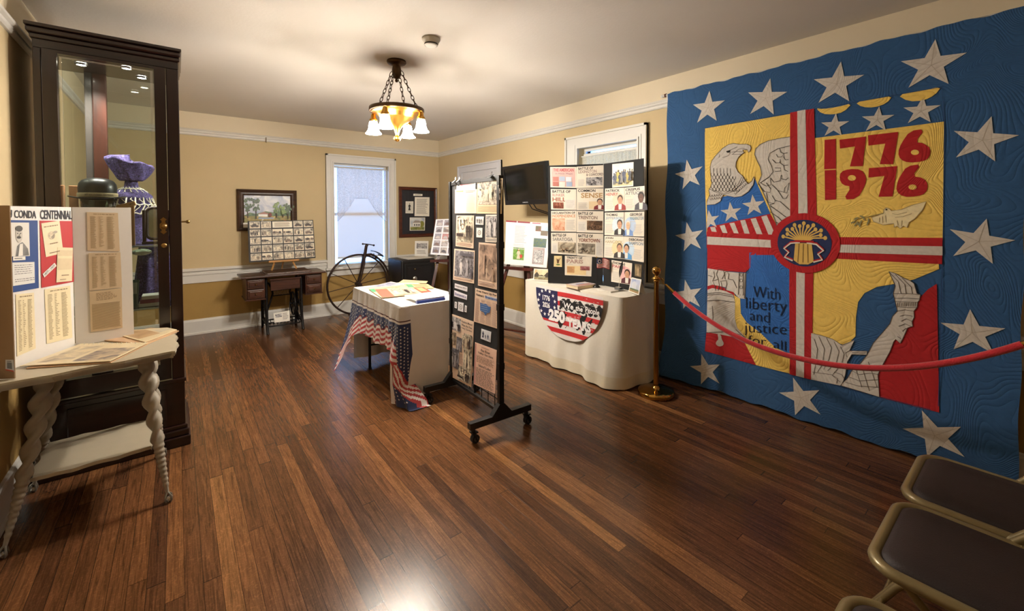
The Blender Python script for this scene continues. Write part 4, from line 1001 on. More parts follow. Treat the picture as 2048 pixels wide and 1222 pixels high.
for i in range(8):
    for j in range(26):
        a = .08 + i * .115; b = .2 + j * .034 + (.017 if i % 2 else 0)
        if b > .95 or tband(a, b) is not BLUB or tband(a + .03, b) is not BLUB: continue
        P = tail(a, b); Uv = (tail(a + .01, b) - P).normalized(); Vv = (tail(a, b - .01) - P).normalized(); Nv = Uv.cross(Vv)
        if Nv.dot(CAM - P) < 0: Nv = -Nv
        star3(mb, P + Nv * .002, Uv, Vv, .0085, WHB, RR.uniform(-.3, .3))
mb.build('corner_tail', BN, False)

# newspapers and the booklet on the table
ZN = ZTB + .005
def flat(name, q, zb, label, cat, base, fn, th=.002, group=None, curl=0):
    P = [atz(x, y, zb) for x, y in q]; c = sum(P, Vector()) / 4; c.z = zb
    fr = Fr((0, 0, zb), (1, 0, 0), (0, 1, 0)); s = Sheet(fr, [(p.x, p.y) for p in P], 0, th); mb = MB(); s.base(mb, M(base, .55, var=.05, scale=15)); fn(s, mb)
    o = mb.build(name, None, False); return tag(o, label, cat, group)
def n1(s, mb):
    s.rect(mb, .0, .0, .24, .95, M('d9604c', .6)); s.rect(mb, .78, .02, 1, .95, M('cc4c3a', .6)); s.rect(mb, .82, .3, .95, .85, M('e0a070', .6))
    x = s.sub(.26, .1, .74, .95); photo(x, mb, 'people', 51, 's', 1.5); s.lines(mb, .28, .02, .74, .1, 2, SEPI, 3)
def nq(q): return zq(700, 540, 10.24, q)
flat('newspaper', nq([(1090, 205), (1595, 235), (1560, 275), (1000, 262)]), ZN, 'cream folded newspaper at the far corner of the flag table', 'newspaper', 'dcc49a', lambda s, mb: s.lines(mb, .1, .2, .9, .8, 4, FAINT, 3), .004, 'newspapers on the flag table')
flat('newspaper', nq([(840, 240), (1010, 275), (780, 360), (160, 405)]), ZN, 'newspaper with faded blue page at the left of the flag table', 'newspaper', 'c9c0bc', lambda s, mb: (s.rect(mb, .1, .3, .95, .9, mottle(['6a6e90', '8f94b0', 'b5b4c0'], 20)), s.lines(mb, .1, .05, .9, .25, 3, FAINT, 3)), .002, 'newspapers on the flag table')
flat('newspaper', nq([(1100, 285), (1590, 290), (1730, 375), (1200, 400)]), ZN + .0045, 'tan newspaper with green and red strips beneath the red cornered one', 'newspaper', 'dcb888', lambda s, mb: (s.rect(mb, .05, .1, .3, .9, M('5a9a72', .6)), s.lines(mb, .35, .1, .95, .9, 5, SEPI, 3)), .002, 'newspapers on the flag table')
flat('newspaper', nq([(380, 395), (1080, 300), (1400, 490), (640, 570)]), ZN + .007, 'newspaper with bright green corner under the red cornered one', 'newspaper', 'e0c294', lambda s, mb: (s.rect(mb, .0, .6, .15, .95, M('4f9a6c', .6)), s.lines(mb, .2, .1, .9, .9, 8, SEPI, 3)), .002, 'newspapers on the flag table')
flat('newspaper', nq([(500, 392), (1490, 350), (1700, 462), (660, 570)]), ZN + .0095, 'open newspaper with red corners and sepia crowd photo on flag table', 'newspaper', 'e2c79c', n1, .002, 'newspapers on the flag table')
P = [atz(x, y, ZN) for x, y in nq([(1470, 500), (1690, 462), (2110, 655), (1470, 735)])]
bx0 = P[3].x; by0 = P[3].y
fr = Fr((0, 0, ZN + .001), (1, 0, 0), (0, 1, 0))
# binder with blue spine
a_, b_ = atz(*nq([(1465, 730)])[0], ZN), atz(*nq([(2025, 697)])[0], ZN); a_.y = max(a_.y, TY0 + .012); b_.y = max(b_.y, TY0 + .012); ux = (b_ - a_); ux.z = 0; ln = .24; ux.normalize(); uy = Vector((-ux.y, ux.x, 0))
t = thing('ring_binder', a_, 'white topped binder with dark blue spine on the near edge of flag table', 'binder')
MB().prism([a_, a_ + ux * ln, a_ + ux * ln + uy * .03, a_ + uy * .03], (0, 0, .018), M('2a3f8a', .4)).build('spine', t)
sf = Fr(a_ + Vector((0, 0, .019)), ux, uy); mb = MB(); s = Sheet(sf, [(0, .23), (ln, .23), (ln, .01), (0, .01)], 0, .012); s.base(mb, M('ebe9e4', .5)); s.lines(mb, .08, .15, .5, .5, 5, FAINT, 3); s.text(mb, 'Wauconda', .5, .25, .95, .45, M('7a7f9a', .6)); s.lines(mb, .15, .75, .2, .9, 1, TXD); s.lines(mb, .62, .75, .66, .9, 1, TXD); mb.build('cover_sheet', t, False)
# ================================================================== CLOTHED TABLE BY THE RIGHT WALL
LIN = M('ddd6c6', .9, var=.04, scale=60, bump=.12, bscale=220, sheen=.3); LIN2 = M('d6cbb0', .9, var=.04, scale=60, bump=.12, bscale=220, sheen=.3)
T0x, T1x, T0y, T1y, ZT2 = 2.755, 3.28, 2.075, 3.29, .755
t2 = thing('display_table', ((T0x + T1x) / 2, (T0y + T1y) / 2, 0), 'table by the right wall under a floor length cream cloth', 'table')
MB().bev((T0x + .012, T0y + .012, ZT2 - .03), (T1x - .012, T1y - .012, ZT2 - .006), M('8a6a48', .5), .006).build('tabletop', t2)
for x in (T0x + .06, T1x - .06):
    for y in (T0y + .06, T1y - .06): MB().tube([(x, y, ZT2 - .03), (x, y, 0)], .014, IRON, 10).build('leg', t2)
tc = thing('tablecloth', (T0x, T0y, ZT2), 'cream linen tablecloth reaching the floor by the brass post', 'tablecloth')
def ring(a):
    """rounded rectangle outline, a in 0..1, returns point and outward normal"""
    r = .05; L1 = (T1y - T0y) - 2 * r; L2 = (T1x - T0x) - 2 * r; q = pi * r / 2; tot = 2 * (L1 + L2) + 4 * q; d = a * tot
    segs = [('l', T0x, T1y - r, 0, -1, L1, -1, 0), ('c', T0x + r, T0y + r, pi, q), ('l', T0x + r, T0y, 1, 0, L2, 0, -1), ('c', T1x - r, T0y + r, 1.5 * pi, q), ('l', T1x, T0y + r, 0, 1, L1, 1, 0), ('c', T1x - r, T1y - r, 0, q), ('l', T1x - r, T1y, -1, 0, L2, 0, 1), ('c', T0x + r, T1y - r, pi / 2, q)]
    for s in segs:
        ln = s[5] if s[0] == 'l' else s[4]
        if d <= ln or s is segs[-1]:
            if s[0] == 'l': return Vector((s[1] + s[3] * d, s[2] + s[4] * d, 0)), Vector((s[6], s[7], 0))
            an = s[3] + d / r; return Vector((s[1] + r * math.cos(an), s[2] + r * math.sin(an), 0)), Vector((math.cos(an), math.sin(an), 0))
        d -= ln
def clothf(a, b):
    p, n = ring(a); z = (ZT2 - .004) * (1 - b) + .012 * b
    amp = b ** 1.4 * (.026 * (1 + math.sin(a * 2 * pi * 8 + 1.3 * math.sin(a * 11))) + .012 * (1 + math.sin(a * 2 * pi * 17)))
    if a < .33: amp *= .55 + .75 * (a / .33)
    if n.x > .5: amp *= .6
    if n.y < -.5: amp *= .5
    return p + n * (.004 + amp) + Vector((0, 0, z))
mb = MB(); mb.grid(clothf, 220, 24, lambda a, b: LIN2 if b > .855 else LIN)
def topf(a, b):
    p, n = ring(a); return Vector(((T0x + T1x) / 2, (T0y + T1y) / 2, 0)) * (1 - b) + (p + n * .004) * b + Vector((0, 0, ZT2 + .001 - .005 * b ** 12))
mb.grid(topf, 220, 8, LIN); mb.build('cloth_panel', tc, False)

# pleated fan banner on the front
BXf = T0x - .026
nb = thing('fan_banner', (BXf, 2.66, ZT2 - .05), 'half round red white and blue fabric banner with lettering pinned on cloth', 'banner')
BA = Vector((BXf, 3.065, .742)); BBp = Vector((BXf - .004, 2.235, .735))
BF = Fr((BXf, 3.065, 0), (0, -1, 0), (0, 0, 1))   # u 0..0.83 towards the camera
if BF.N.x > 0: BF.N = -BF.N
BWd = .83; BTop = .738; BH = .45
def bsurf(u, v, w=0):
    return BF.p(u, v, .008 + .006 * math.sin(u * 9) + .05 * max(0, (BTop - v)) ** 1.2 * .3 + w)
NAV = M('1b1b45', .7, var=.1); BRD_ = M('c12a2c', .7, var=.1); BWH = M('ded8d2', .7, var=.1); BKG = M('15100f', .7)
def bin_(u, v): 
    x = (u - BWd / 2) / (BWd / 2); y = (BTop - v) / BH
    return x * x + y * y < 1 or (y < .12 and abs(x) < 1)
def bmat(a, b):
    u = a * BWd; d = b * BH
    if u < .30 and d < .30 and d > .03: return NAV
    if d < .03: return BWH
    k = int((d - .03) / .042); n_ = .010 * math.sin(u * 90) + .008 * math.sin(u * 47 + k)
    if .325 < u and .088 < d + n_ < .178: return BKG
    if .16 < u < .78 and .195 < d + n_ * 1.5 < .335 and math.sin(u * 61 + d * 40) + math.sin(u * 23) > .35: return BKG
    return BRD_ if k % 2 == 0 else BWH
mb = MB(); nu, nv = 100, 64
idx = {}
def ed(i, j):
    u = BWd * i / nu; y = j / nv
    # squeeze the columns into the half ellipse
    half = math.sqrt(max(0, 1 - max(0, y - .06) ** 2 / .9)) if y < 1 else .02
    half = max(half, .02); return BWd / 2 + (u - BWd / 2) * half, BTop - BH * y
vs = []
for j in range(nv + 1):
    for i in range(nu + 1): u, v = ed(i, j); vs.append(bsurf(u, v))
o = len(mb.v); mb.v += [tuple(p) for p in vs]
for j in range(nv):
    for i in range(nu):
        u, v = ed(i + .5, j + .5); k = j * (nu + 1) + i
        mb.f.append((k, k + 1, k + nu + 2, k + nu + 1)); mb.m.append(mb.mi(bmat(u / BWd, (BTop - v) / BH))); mb.s.append(True)
mb.build('fabric', nb, False)
mb = MB()
def btext(s, u0, v0, u1, v1, m_, bold=.0, slant=0, w=.0035):
    v, f, _ = text_geo(s, bold); mb.add([bsurf(u0 + (u1 - u0) * a + slant * b, v0 + (v1 - v0) * b, w) for a, b in v], f, m_)
WT = M('f0ece8', .6)
btext('1776', .105, BTop - .135, .205, BTop - .085, WT, .03); btext('2026', .105, BTop - .20, .205, BTop - .15, WT, .03)
for k in range(13):
    q = 2 * pi * k / 13 + .2; cu, cv_ = .155 + .115 * math.cos(q), BTop - .15 + .115 * math.sin(q)
    star3(mb, bsurf(cu, cv_, .003), Vector((0, -1, 0)), Vector((0, 0, 1)), .02, WT)
mb.build('numerals', nb, False); mb = MB()
for j, (ch, u0, u1, h) in enumerate((('We', .37, .49, .05), ('the', .515, .60, .045), ('People', .63, .79, .055))):
    btext(ch, u0, BTop - .165 - (.01 if ch == 'People' else 0), u1, BTop - .165 + h, WT, .025, .006)
for u0, u1 in ((.365, .40), (.615, .65)):  # pen flourishes of the gothic capitals
    mb.tube([bsurf(u0 + (u1 - u0) * k / 8, BTop - .125 + .022 * math.sin(k / 8 * pi * 1.6), .004) for k in range(9)], .0022, WT, 5)
mb.build('gothic_words', nb, False); mb = MB(); btext('250', .19, BTop - .31, .395, BTop - .2, WT, .06); btext('YEARS', .415, BTop - .325, .70, BTop - .245, WT, .05)
mb.build('years_lettering', nb, False)
RR = random.Random(9); mb = MB()
for k in range(70):   # worn scratches in the print
    u = RR.uniform(.33, .78); d = RR.uniform(.04, .3); 
    if not bin_(u, BTop - d): continue
    l = RR.uniform(.01, .035); mb.add([bsurf(u, BTop - d, .0022), bsurf(u + l, BTop - d + .002, .0022), bsurf(u + l, BTop - d - .003, .0022), bsurf(u, BTop - d - .002, .0022)], [(0, 1, 2, 3)], RR.choice([BKG, BWH, BWH]))
mb.build('print_scratches', nb, False)

# ================================================================== BLACK TRIFOLD DISPLAY BOARD
ZB = ZT2 + .003; HB = 1.118
L0 = Vector((2.775, 2.945, ZB)); L1 = Vector((3.075, 2.535, ZB)); L2 = Vector((3.038, 2.082, ZB))
bt = thing('presentation_board', L1, 'tall black folding board covered with history posters on cream cloth', 'display board')
BKB = M('060607', .75, var=.2, scale=30)
def panel(a, b, h, parent, name='board_panel'):
    fr = Fr(a, b - a, (0, 0, 1)); 
    if fr.N.dot(CAM - a) < 0: fr.N = -fr.N
    W_ = (b - a).length; mb = MB(); mb.prism([fr.p(0, 0, -.004), fr.p(W_, 0, -.004), fr.p(W_, h, -.004), fr.p(0, h, -.004)], fr.N * .004, BKB)
    mb.build(name, parent); return fr
PF1 = panel(L0, L1, HB, bt); PF2 = panel(L1 + Vector((0, -.003, 0)), L2, HB, bt)
pb3 = MB(); pb3.prism([L0 + Vector((.004, .006, 0)), L0 + Vector((.20, .12, 0)), L0 + Vector((.20, .12, HB)), L0 + Vector((.004, .006, HB))], (-.003, .004, 0), BKB); pb3.build('board_panel', bt)
CRM = 'e6dccb'; K = M('25222a', .6)
def sheet(fr, q, fn, name='poster_sheet', base=CRM, label=None, w=.0012):
    pts = zq(860, 300, 3.818, q)
    s = Sheet(fr, [fr.px(*p) for p in pts], w); mb = MB(); s.base(mb, M(base, .3, var=.03, scale=12)); fn(s, mb)
    o = mb.build(name, bt, False)
    if label: o['label'] = label
def H(s, mb, txt, a0, b0, a1, b1, c='2a2628', bold=.03): s.text(mb, txt, a0, b0, a1, b1, M(c, .6), bold)
def face(s, mb, a, b, h, skin='c89878', hair='3a2a22', coat='6a2a2a', collar='e8e2d8'):
    C = M(coat, .6); S = M(skin, .6); Hh = M(hair, .6)
    s.poly(mb, [(a - h * .42, b), (a + h * .42, b), (a + h * .38, b + h * .28), (a + h * .16, b + h * .42), (a - h * .16, b + h * .42), (a - h * .38, b + h * .28)], C)
    s.poly(mb, [(a - h * .1, b + h * .05), (a + h * .1, b + h * .05), (a + h * .12, b + h * .4), (a - h * .12, b + h * .4)], M(collar, .6))
    s.ell(mb, a, b + h * .75, h * .2, h * .25, Hh, 14); s.ell(mb, a, b + h * .64, h * .16, h * .25, S, 14)
    for e in (-.06, .06): s.ell(mb, a + e * h, b + h * .68, h * .02, h * .02, K, 6)
    s.rect(mb, a - h * .05, b + h * .52, a + h * .05, b + h * .535, M('8a4a40', .6)); s.rect(mb, a - h * .01, b + h * .57, a + h * .015, b + h * .65, M('a87a5c', .6))
LG = M('c3bcb4', .6); LGR = M('b5a498', .6)
def battle(a, b, cb, img, pa, pb, pc_, pd, box=None, l1='BATTLE OF', fr=None):
    def fn(s, mb):
        if box: s.rect(mb, *box, M(box and 'dcd6cc', .6)); s.lines(mb, box[0] + .03, box[1] + .05, box[2] - .03, box[3] - .1, 9, LG, 3)
        H(s, mb, l1, .06, .82, .6, .95); H(s, mb, b, .06, .62, .06 + min(.8, .1 * len(b)), .78, cb)
        x = s.sub(pa, pb, pc_, pd); img(x, mb)
    return fn
def im(cols, sc=25, st=None, seed=1): return lambda x, mb: (x.poly(mb, [(0, 0), (1, 0), (1, 1), (0, 1)], mottle(cols, sc, .4, 'printed_scene')), [x.ell(mb, random.Random(seed + k).random() * .8 + .1, .15 + .3 * random.Random(seed * 7 + k).random(), .03, .09, M(cols[k % 2], .5), 6) for k in range(12)])
BR = ['2e2018', '7a5a3c', 'b59a78', 'd8c8ac']
def f_tax(s, mb):
    s.rect(mb, .04, .05, .96, .95, M('d8b0a8', .4)); H(s, mb, 'THE AMERICAN', .12, .78, .9, .93, 'b85a5a'); H(s, mb, 'in New Maps', .2, .62, .85, .72, '6a5a70', 0)
    for k, (a, b) in enumerate(((.1, .3), (.35, .32), (.6, .3), (.1, .06), (.35, .05), (.62, .06))): s.rect(mb, a, b, a + .22, b + .22, M(['b87a70', 'a8b4c8', 'c9d0d8', 'b06a60', 'd8cfc4', '9aa8c0'][k], .5))
sheet(PF1, [(918, 130), (1118, 130), (1118, 290), (920, 285)], f_tax, label='pink and blue sheet with small map pictures')
def f_lex(s, mb):
    H(s, mb, 'BATTLE OF', .06, .84, .6, .96); H(s, mb, 'LEXINGTON', .06, .68, .72, .82, 'a08a80'); H(s, mb, '& CONCORD', .35, .54, .95, .66, '8a7a74')
    im(GRY, 25, seed=3)(s.sub(.35, .1, .93, .48), mb); s.lines(mb, .06, .08, .3, .4, 8, LG, 4)
sheet(PF1, [(1120, 128), (1333, 115), (1333, 287), (1118, 290)], f_lex)
def f_hill(s, mb):
    H(s, mb, 'BATTLE OF', .06, .82, .78, .95); H(s, mb, 'BUNKER', .06, .64, .55, .78, 'b89088'); H(s, mb, 'HILL', .06, .40, .6, .6, 'a0604c'); im(['5a2418', '8a4030', 'b87860'], 25, seed=4)(s.sub(.08, .06, .5, .36), mb); s.rect(mb, .56, .06, .96, .5, M('dcd4ca', .6)); s.lines(mb, .6, .1, .92, .46, 8, LG, 4)
sheet(PF1, [(922, 298), (1116, 300), (1118, 458), (925, 455)], f_hill)
def f_sense(s, mb):
    H(s, mb, 'COMMON', .05, .83, .68, .96); H(s, mb, 'SENSE', .16, .56, .94, .79, 'b08c5c'); s.rect(mb, .45, .05, .78, .4, M('dcc49c', .6)); face(s, mb, .84, .02, .52, coat='7a2a2e'); s.lines(mb, .06, .06, .4, .36, 7, LG, 3)
sheet(PF1, [(1120, 293), (1332, 293), (1330, 458), (1120, 460)], f_sense)
def f_dec(s, mb):
    H(s, mb, 'DECLARATION OF', .04, .85, .95, .95); H(s, mb, 'INDEPENDENCE', .04, .68, .96, .82, 'c8906c'); im(['c87850', 'dca888', 'ecd0b4'], 12, seed=5)(s.sub(.04, .05, .55, .64), mb); s.lines(mb, .6, .08, .95, .58, 9, LG, 3)
sheet(PF1, [(925, 465), (1118, 463), (1118, 625), (925, 622)], f_dec)
sheet(PF1, [(1120, 465), (1330, 468), (1328, 635), (1120, 628)], battle(0, 'TRENTON', '8a7468', im(['241a18', '4a3428', '8a6a50'], 25, seed=6), .38, .12, .94, .56, (.05, .05, .34, .5)))
sheet(PF1, [(925, 632), (1118, 632), (1118, 803), (925, 790)], battle(0, 'SARATOGA', '8f8a84', im(BR, 18, seed=7), .28, .08, .97, .56, (.04, .06, .25, .5)))
sheet(PF1, [(1120, 635), (1328, 640), (1325, 822), (1120, 805)], battle(0, 'YORKTOWN', '8a5a48', im(['2a2018', '7a6850', 'c8bca8'], 18, seed=8), .05, .1, .68, .56, (.72, .06, .97, .8)))
def f_par(s, mb):
    s.rect(mb, .08, .05, .8, .5, M('e6cc98', .5)); H(s, mb, 'TREATY OF', .07, .86, .65, .97); H(s, mb, 'PARIS', .07, .63, .68, .83, 'a8887c'); s.rect(mb, .08, .14, .36, .46, M('c89868', .5)); s.lines(mb, .12, .18, .32, .42, 6, M('a87a50', .6), 2)
    im(['6a1e20', '8c3a3c', 'b88080'], 25, seed=9)(s.sub(.58, .3, .93, .5), mb); s.lines(mb, .06, .56, .3, .6, 1, LG, 1)
sheet(PF1, [(1030, 808), (1237, 815), (1232, 965), (1030, 955)], f_par, label='cream sheet with yellow block and red picture')
def f_eag(s, mb):
    s.poly(mb, [(.5, .35), (.2, .8), (.35, .6), (.25, .85), (.45, .62), (.5, .8), (.6, .62), (.8, .85), (.65, .55), (.8, .75)], M('6a4a2a', .6)); s.ell(mb, .5, .5, .14, .2, M('5a3a22', .6)); s.ell(mb, .52, .2, .25, .06, M('5a7a3a', .6))
sheet(PF1, [(948, 808), (1008, 808), (1008, 893), (945, 890)], f_eag, 'small_card', 'e2cc98', 'small tan card with a brown eagle')
def f_sol(s, mb):
    s.rect(mb, .04, .05, .96, .93, mottle(['dcd8cc', 'e8e4d8', 'f0ece4'], 8)); s.rect(mb, .04, .05, .96, .25, mottle(['b5a878', 'd8cc90', 'e4dcb0'], 20))
    for k in range(9): figure(s, mb, .1 + k * .1, .12 + .06 * (k % 3), .5, M(['3a4460', '5a5f6a', 'c8b45a', '2e3444', '8a8478'][k % 5], .5), M('4a3a34', .5), 1.0)
sheet(PF2, [(1393, 108), (1556, 92), (1553, 275), (1393, 288)], f_sol, 'soldiers_print', 'e6e0d4', 'print of a row of soldiers under clear film')
def man(l1, l2, c2, wash, coat, side=1, hair='3a2a22', skin='c89878', x=.8, sz=.85, lx=.05):
    def fn(s, mb):
        s.ell(mb, x - .1 * side, .45, .3, .35, M(wash, .4), 20); s.lines(mb, (.06 if side > 0 else .5), .08, (.5 if side > 0 else .95), .5, 9, LG, 5)
        H(s, mb, l1, lx, .84, min(.97, lx + .105 * len(l1)), .95); H(s, mb, l2, lx if lx < .3 else .2, .67, min(.97, (lx if lx < .3 else .2) + .13 * len(l2)), .81, c2); s.lines(mb, lx, .58, lx + .3, .62, 1, LG, 1); face(s, mb, x, .02, sz * .8, skin, hair, coat)
    return fn
sheet(PF2, [(1338, 295), (1485, 288), (1485, 462), (1335, 468)], man('PATRICK', 'HENRY', 'b86a5c', 'eccab0', '9a3430'))
sheet(PF2, [(1487, 288), (1640, 274), (1638, 462), (1487, 462)], man('CRISPUS', 'ATTUCKS', '8a8680', 'd8d4cc', '4a4650', 1, '2a2220', '6a4a3c', .84, .95))
sheet(PF2, [(1336, 478), (1483, 475), (1480, 655), (1334, 648)], man('THOMAS', 'JEFFERSON', '9aa4ac', 'cfdde4', '2e2a2c', 1, '4a3a30'))
sheet(PF2, [(1487, 475), (1638, 470), (1636, 661), (1485, 658)], man('GEORGE', 'WASHINGTON', '8aa0a8', 'b8cce4', '7a9ad0', -1, 'd8d4cc', 'dcb08c', .2, .8, .28))
sheet(PF2, [(1334, 655), (1482, 660), (1478, 832), (1330, 820)], man('JOHN', 'HANCOCK', 'b8a888', 'e0cfa0', '3a3634', 1, '5a4a40'))
sheet(PF2, [(1483, 662), (1636, 669), (1634, 858), (1478, 832)], man('DEBORAH', 'SAMPSON', '8a949c', 'c8dcec', '5a9ad0', -1, '2a2220', 'cfa080', .15, .85, .26))
sheet(PF2, [(1388, 840), (1545, 865), (1535, 1030), (1385, 1005)], man('THOMAS', 'PAINE', 'b86a6c', 'e8b8b4', '5a2a34'))
sheet(PF2, [(1565, 868), (1620, 875), (1615, 975), (1563, 963)], lambda s, mb: (s.rect(mb, .08, .06, .92, .94, mottle(['4a3a28', '7a6a48', 'a8946c'], 20)), figure(s, mb, .5, .1, .75, M('b59a78', .6), M('c8a888', .6), 1.2)), 'small_card', '5a4a34', 'small brown card with standing figure')

# ------------------------------------------------------------------ things on the clothed table
def tq(q): return zq(1040, 490, 7.585, q)
def stand_card(name, q, yb, label, cat, fn, base='e8e2d4', N=None, back=True):
    """tent card: q TL,TR,BR,BL pixels; its foot stands on the table"""
    b = [atz(*tq([p])[0], ZT2 + .004) for p in (q[3], q[2])]
    U = b[1] - b[0]; U.z = 0; V = Vector((0, 0, 1)); n = U.normalized().cross(V)
    if n.dot(CAM - b[0]) < 0: n = -n
    fr = Fr(b[0], U, V - n * .2)
    if fr.N.dot(CAM - b[0]) < 0: fr.N = -fr.N
    qq = [fr.px(*p) for p in tq(q)]; qq[3] = (qq[3][0], .001); qq[2] = (qq[2][0], .001)
    s = Sheet(fr, qq, 0, .0015); t = thing(name, b[0], label, cat); mb = MB(); s.base(mb, M(base, .5)); fn(s, mb); mb.build('picture_face', t, False)
    m = (Vector(fr.p(*qq[0])) + Vector(fr.p(*qq[1]))) / 2
    mb = MB(); w = Vector(U).normalized() * (U.length * .42); bk = -fr.N; bk.z = 0; bk.normalize(); md = (b[0] + b[1]) / 2
    mb.prism([m - w, m + w, md + w + bk * .07, md - w + bk * .07], bk * .0015, M(base, .6)); mb.build('back_flap', t); return t
stand_card('tent_card', [(212, 358), (468, 372), (455, 550), (200, 535)], 0, 'tent card with sepia landscape at the far end of the clothed table', 'card',
    lambda s, mb: (s.rect(mb, .05, .08, .95, .94, mottle(['c8a878', 'dcc090', 'e8d8b0'], 10)), s.poly(mb, [(.05, .5), (.2, .75), (.35, .45), (.5, .5), (.62, .42), (.8, .75), (.95, .6), (.95, .2), (.05, .2)], M('3a3020', .6)), s.rect(mb, .05, .08, .95, .3, mottle(['5a5038', '8a7c58', 'a89a70'], 25)), s.rect(mb, .3, .28, .7, .4, M('a8a488', .6))))
stand_card('tent_card', [(1690, 495), (1845, 523), (1805, 765), (1648, 705)], 0, 'white tent card with pale blue sky picture at the near end of table', 'card',
    lambda s, mb: (s.rect(mb, .06, .06, .94, .94, mottle(['8f9cc0', 'a8b0cc', 'c8ccd8'], 8)), s.rect(mb, .06, .06, .94, .25, mottle(['8a6a4a', 'a08a60'], 20)), s.ell(mb, .4, .5, .22, .3, M('c2c4cc', .5)), s.ell(mb, .75, .45, .12, .2, M('b0b4c0', .5)), s.rect(mb, .1, .2, .9, .3, M('5a6a4a', .5))))
stand_card('red_folder', [(435, 330), (690, 345), (545, 505), (462, 480)], 0, 'dark red booklet standing behind the sepia tent card', 'booklet',
    lambda s, mb: (s.ell(mb, .55, .7, .12, .12, M('c8a098', .5)), s.poly(mb, [(.1, .2), (.4, .3), (.5, .5), (.3, .45)], M('b87878', .5)), s.poly(mb, [(.45, .15), (.8, .35), (.9, .6), (.6, .4)], M('a86a6a', .5))), '8a2c34')
p = atz(*tq([(610, 530)])[0], ZT2 + .004)
mb = MB(); R_ = random.Random(2)
vs = []
mb.grid(lambda a, b: p + Vector((.045 * math.sin(pi * (b * .5 + .02)) * math.cos(2 * pi * a) * (1 + .25 * math.sin(a * 19 + b * 5)), .045 * math.sin(pi * (b * .5 + .02)) * math.sin(2 * pi * a) * (1 + .25 * math.cos(a * 15)), .085 * math.cos(pi * b * .5) + .0)), 30, 10, M('eae6de', .8))
tag(mb.build('crumpled_tissue', None), 'crumpled white tissue paper beside the dark red booklet', 'tissue')
# books
def slab(name, px_, dx, dy, dz, ang, label, cat, cover, pages, z=ZT2 + .002, title=None):
    P = atz(*tq([px_])[0], z); t = thing(name, P, label, cat); R = Matrix.Rotation(ang, 3, 'Z')
    def bx(x0, y0, z0, x1, y1, z1, m_, nm):
        mb = MB(); c = Vector(((x0 + x1) / 2, (y0 + y1) / 2, (z0 + z1) / 2)); mb.box(P + R @ c, (x1 - x0, y1 - y0, z1 - z0), m_, M4=R); return mb.build(nm, t)
    if pages:
        bx(0, 0, 0, dx, dy, .003, cover, 'back_cover'); bx(.004, .003, .003, dx - .003, dy - .003, dz - .003, M('e0cfa8', .8, var=.1, scale=200), 'page_block'); bx(0, 0, dz - .003, dx, dy, dz, cover, 'front_cover')
        bx(-.002, dy - .002, 0, dx, dy + .002, dz, cover, 'spine')
    else: bx(0, 0, 0, dx, dy, dz, cover, 'pages')
    return t, P, R
ang = math.radians(-72)
t, P, R = slab('hardback_book', (695, 640), .155, .235, .028, math.radians(-94) + 0, 'thick cream hardback book lying flat in front of the black board', 'book', M('c8a898', .5), True)
mb = MB(); fr = Fr(P + Vector((0, 0, .0285)), R @ Vector((1, 0, 0)), R @ Vector((0, 1, 0))); s = Sheet(fr, [(.01, .225), (.145, .225), (.145, .01), (.01, .01)], 0, .0004); s.base(mb, M('c9c4c8', .4)); s.ell(mb, .45, .45, .25, .22, M('8a98b8', .4)); s.rect(mb, .55, .1, .95, .9, M('b07a70', .4), .0004); mb.build('jacket', t, False)
slab('leaflet', (655, 565), .12, .17, .004, math.radians(-94), 'dark leaflet lying behind the thick hardback book', 'leaflet', M('6a6a70', .4), False)
slab('black_pamphlet', (1140, 598), .10, .14, .003, math.radians(-88), 'black pamphlet lying flat in front of the little flag', 'pamphlet', M('18181a', .4), False)
slab('paperback_booklet', (1290, 668), .10, .15, .012, math.radians(178), 'thin pale booklet lying flat between flag stand and quill', 'booklet', M('d6cfc4', .5), False)
# small flag on a stand
fp = atz(*tq([(1160, 640)])[0], ZT2 + .004)
t = thing('table_flag', fp, 'small striped flag on black pole with round base on cream cloth', 'flag')
MB().lathe([(0, .0), (.03, .0), (.032, .006), (.022, .014), (.012, .022), (.006, .034), (0, .034)], fp, BKM, 18).build('base', t)
MB().tube([fp + Vector((0, 0, .02)), fp + Vector((0, 0, .265))], .0025, BKM, 8).ball(fp + Vector((0, 0, .27)), .006, M('b08a3c', .3, 1), 8).build('pole', t)
fu = _r.copy(); fu.z = 0; fu.normalize(); ff = -_fw.copy(); ff.z = 0; ff.normalize()
def fl(a, b, w=0): return fp + fu * (.002 + .115 * a) + Vector((0, 0, .26 - .085 * b - .012 * a * a - .004 * math.sin(a * 8))) + ff * (.006 * math.sin(a * 9 + b) + w)
FR_, FW_, FB_ = M('b8343c', .7), M('e2d6cc', .7), M('1e2a50', .7)
mb = MB(); mb.grid(fl, 30, 26, lambda a, b: FB_ if (a < .42 and b < .54) else (FR_ if int(b * 13) % 2 == 0 else FW_))
for k in range(13):
    q = 2 * pi * k / 13; star3(mb, fl(.21 + .11 * math.cos(q), .27 + .17 * math.sin(q), .0012), fu, Vector((0, 0, 1)), .005, FW_)
mb.build('flag_cloth', t, False)
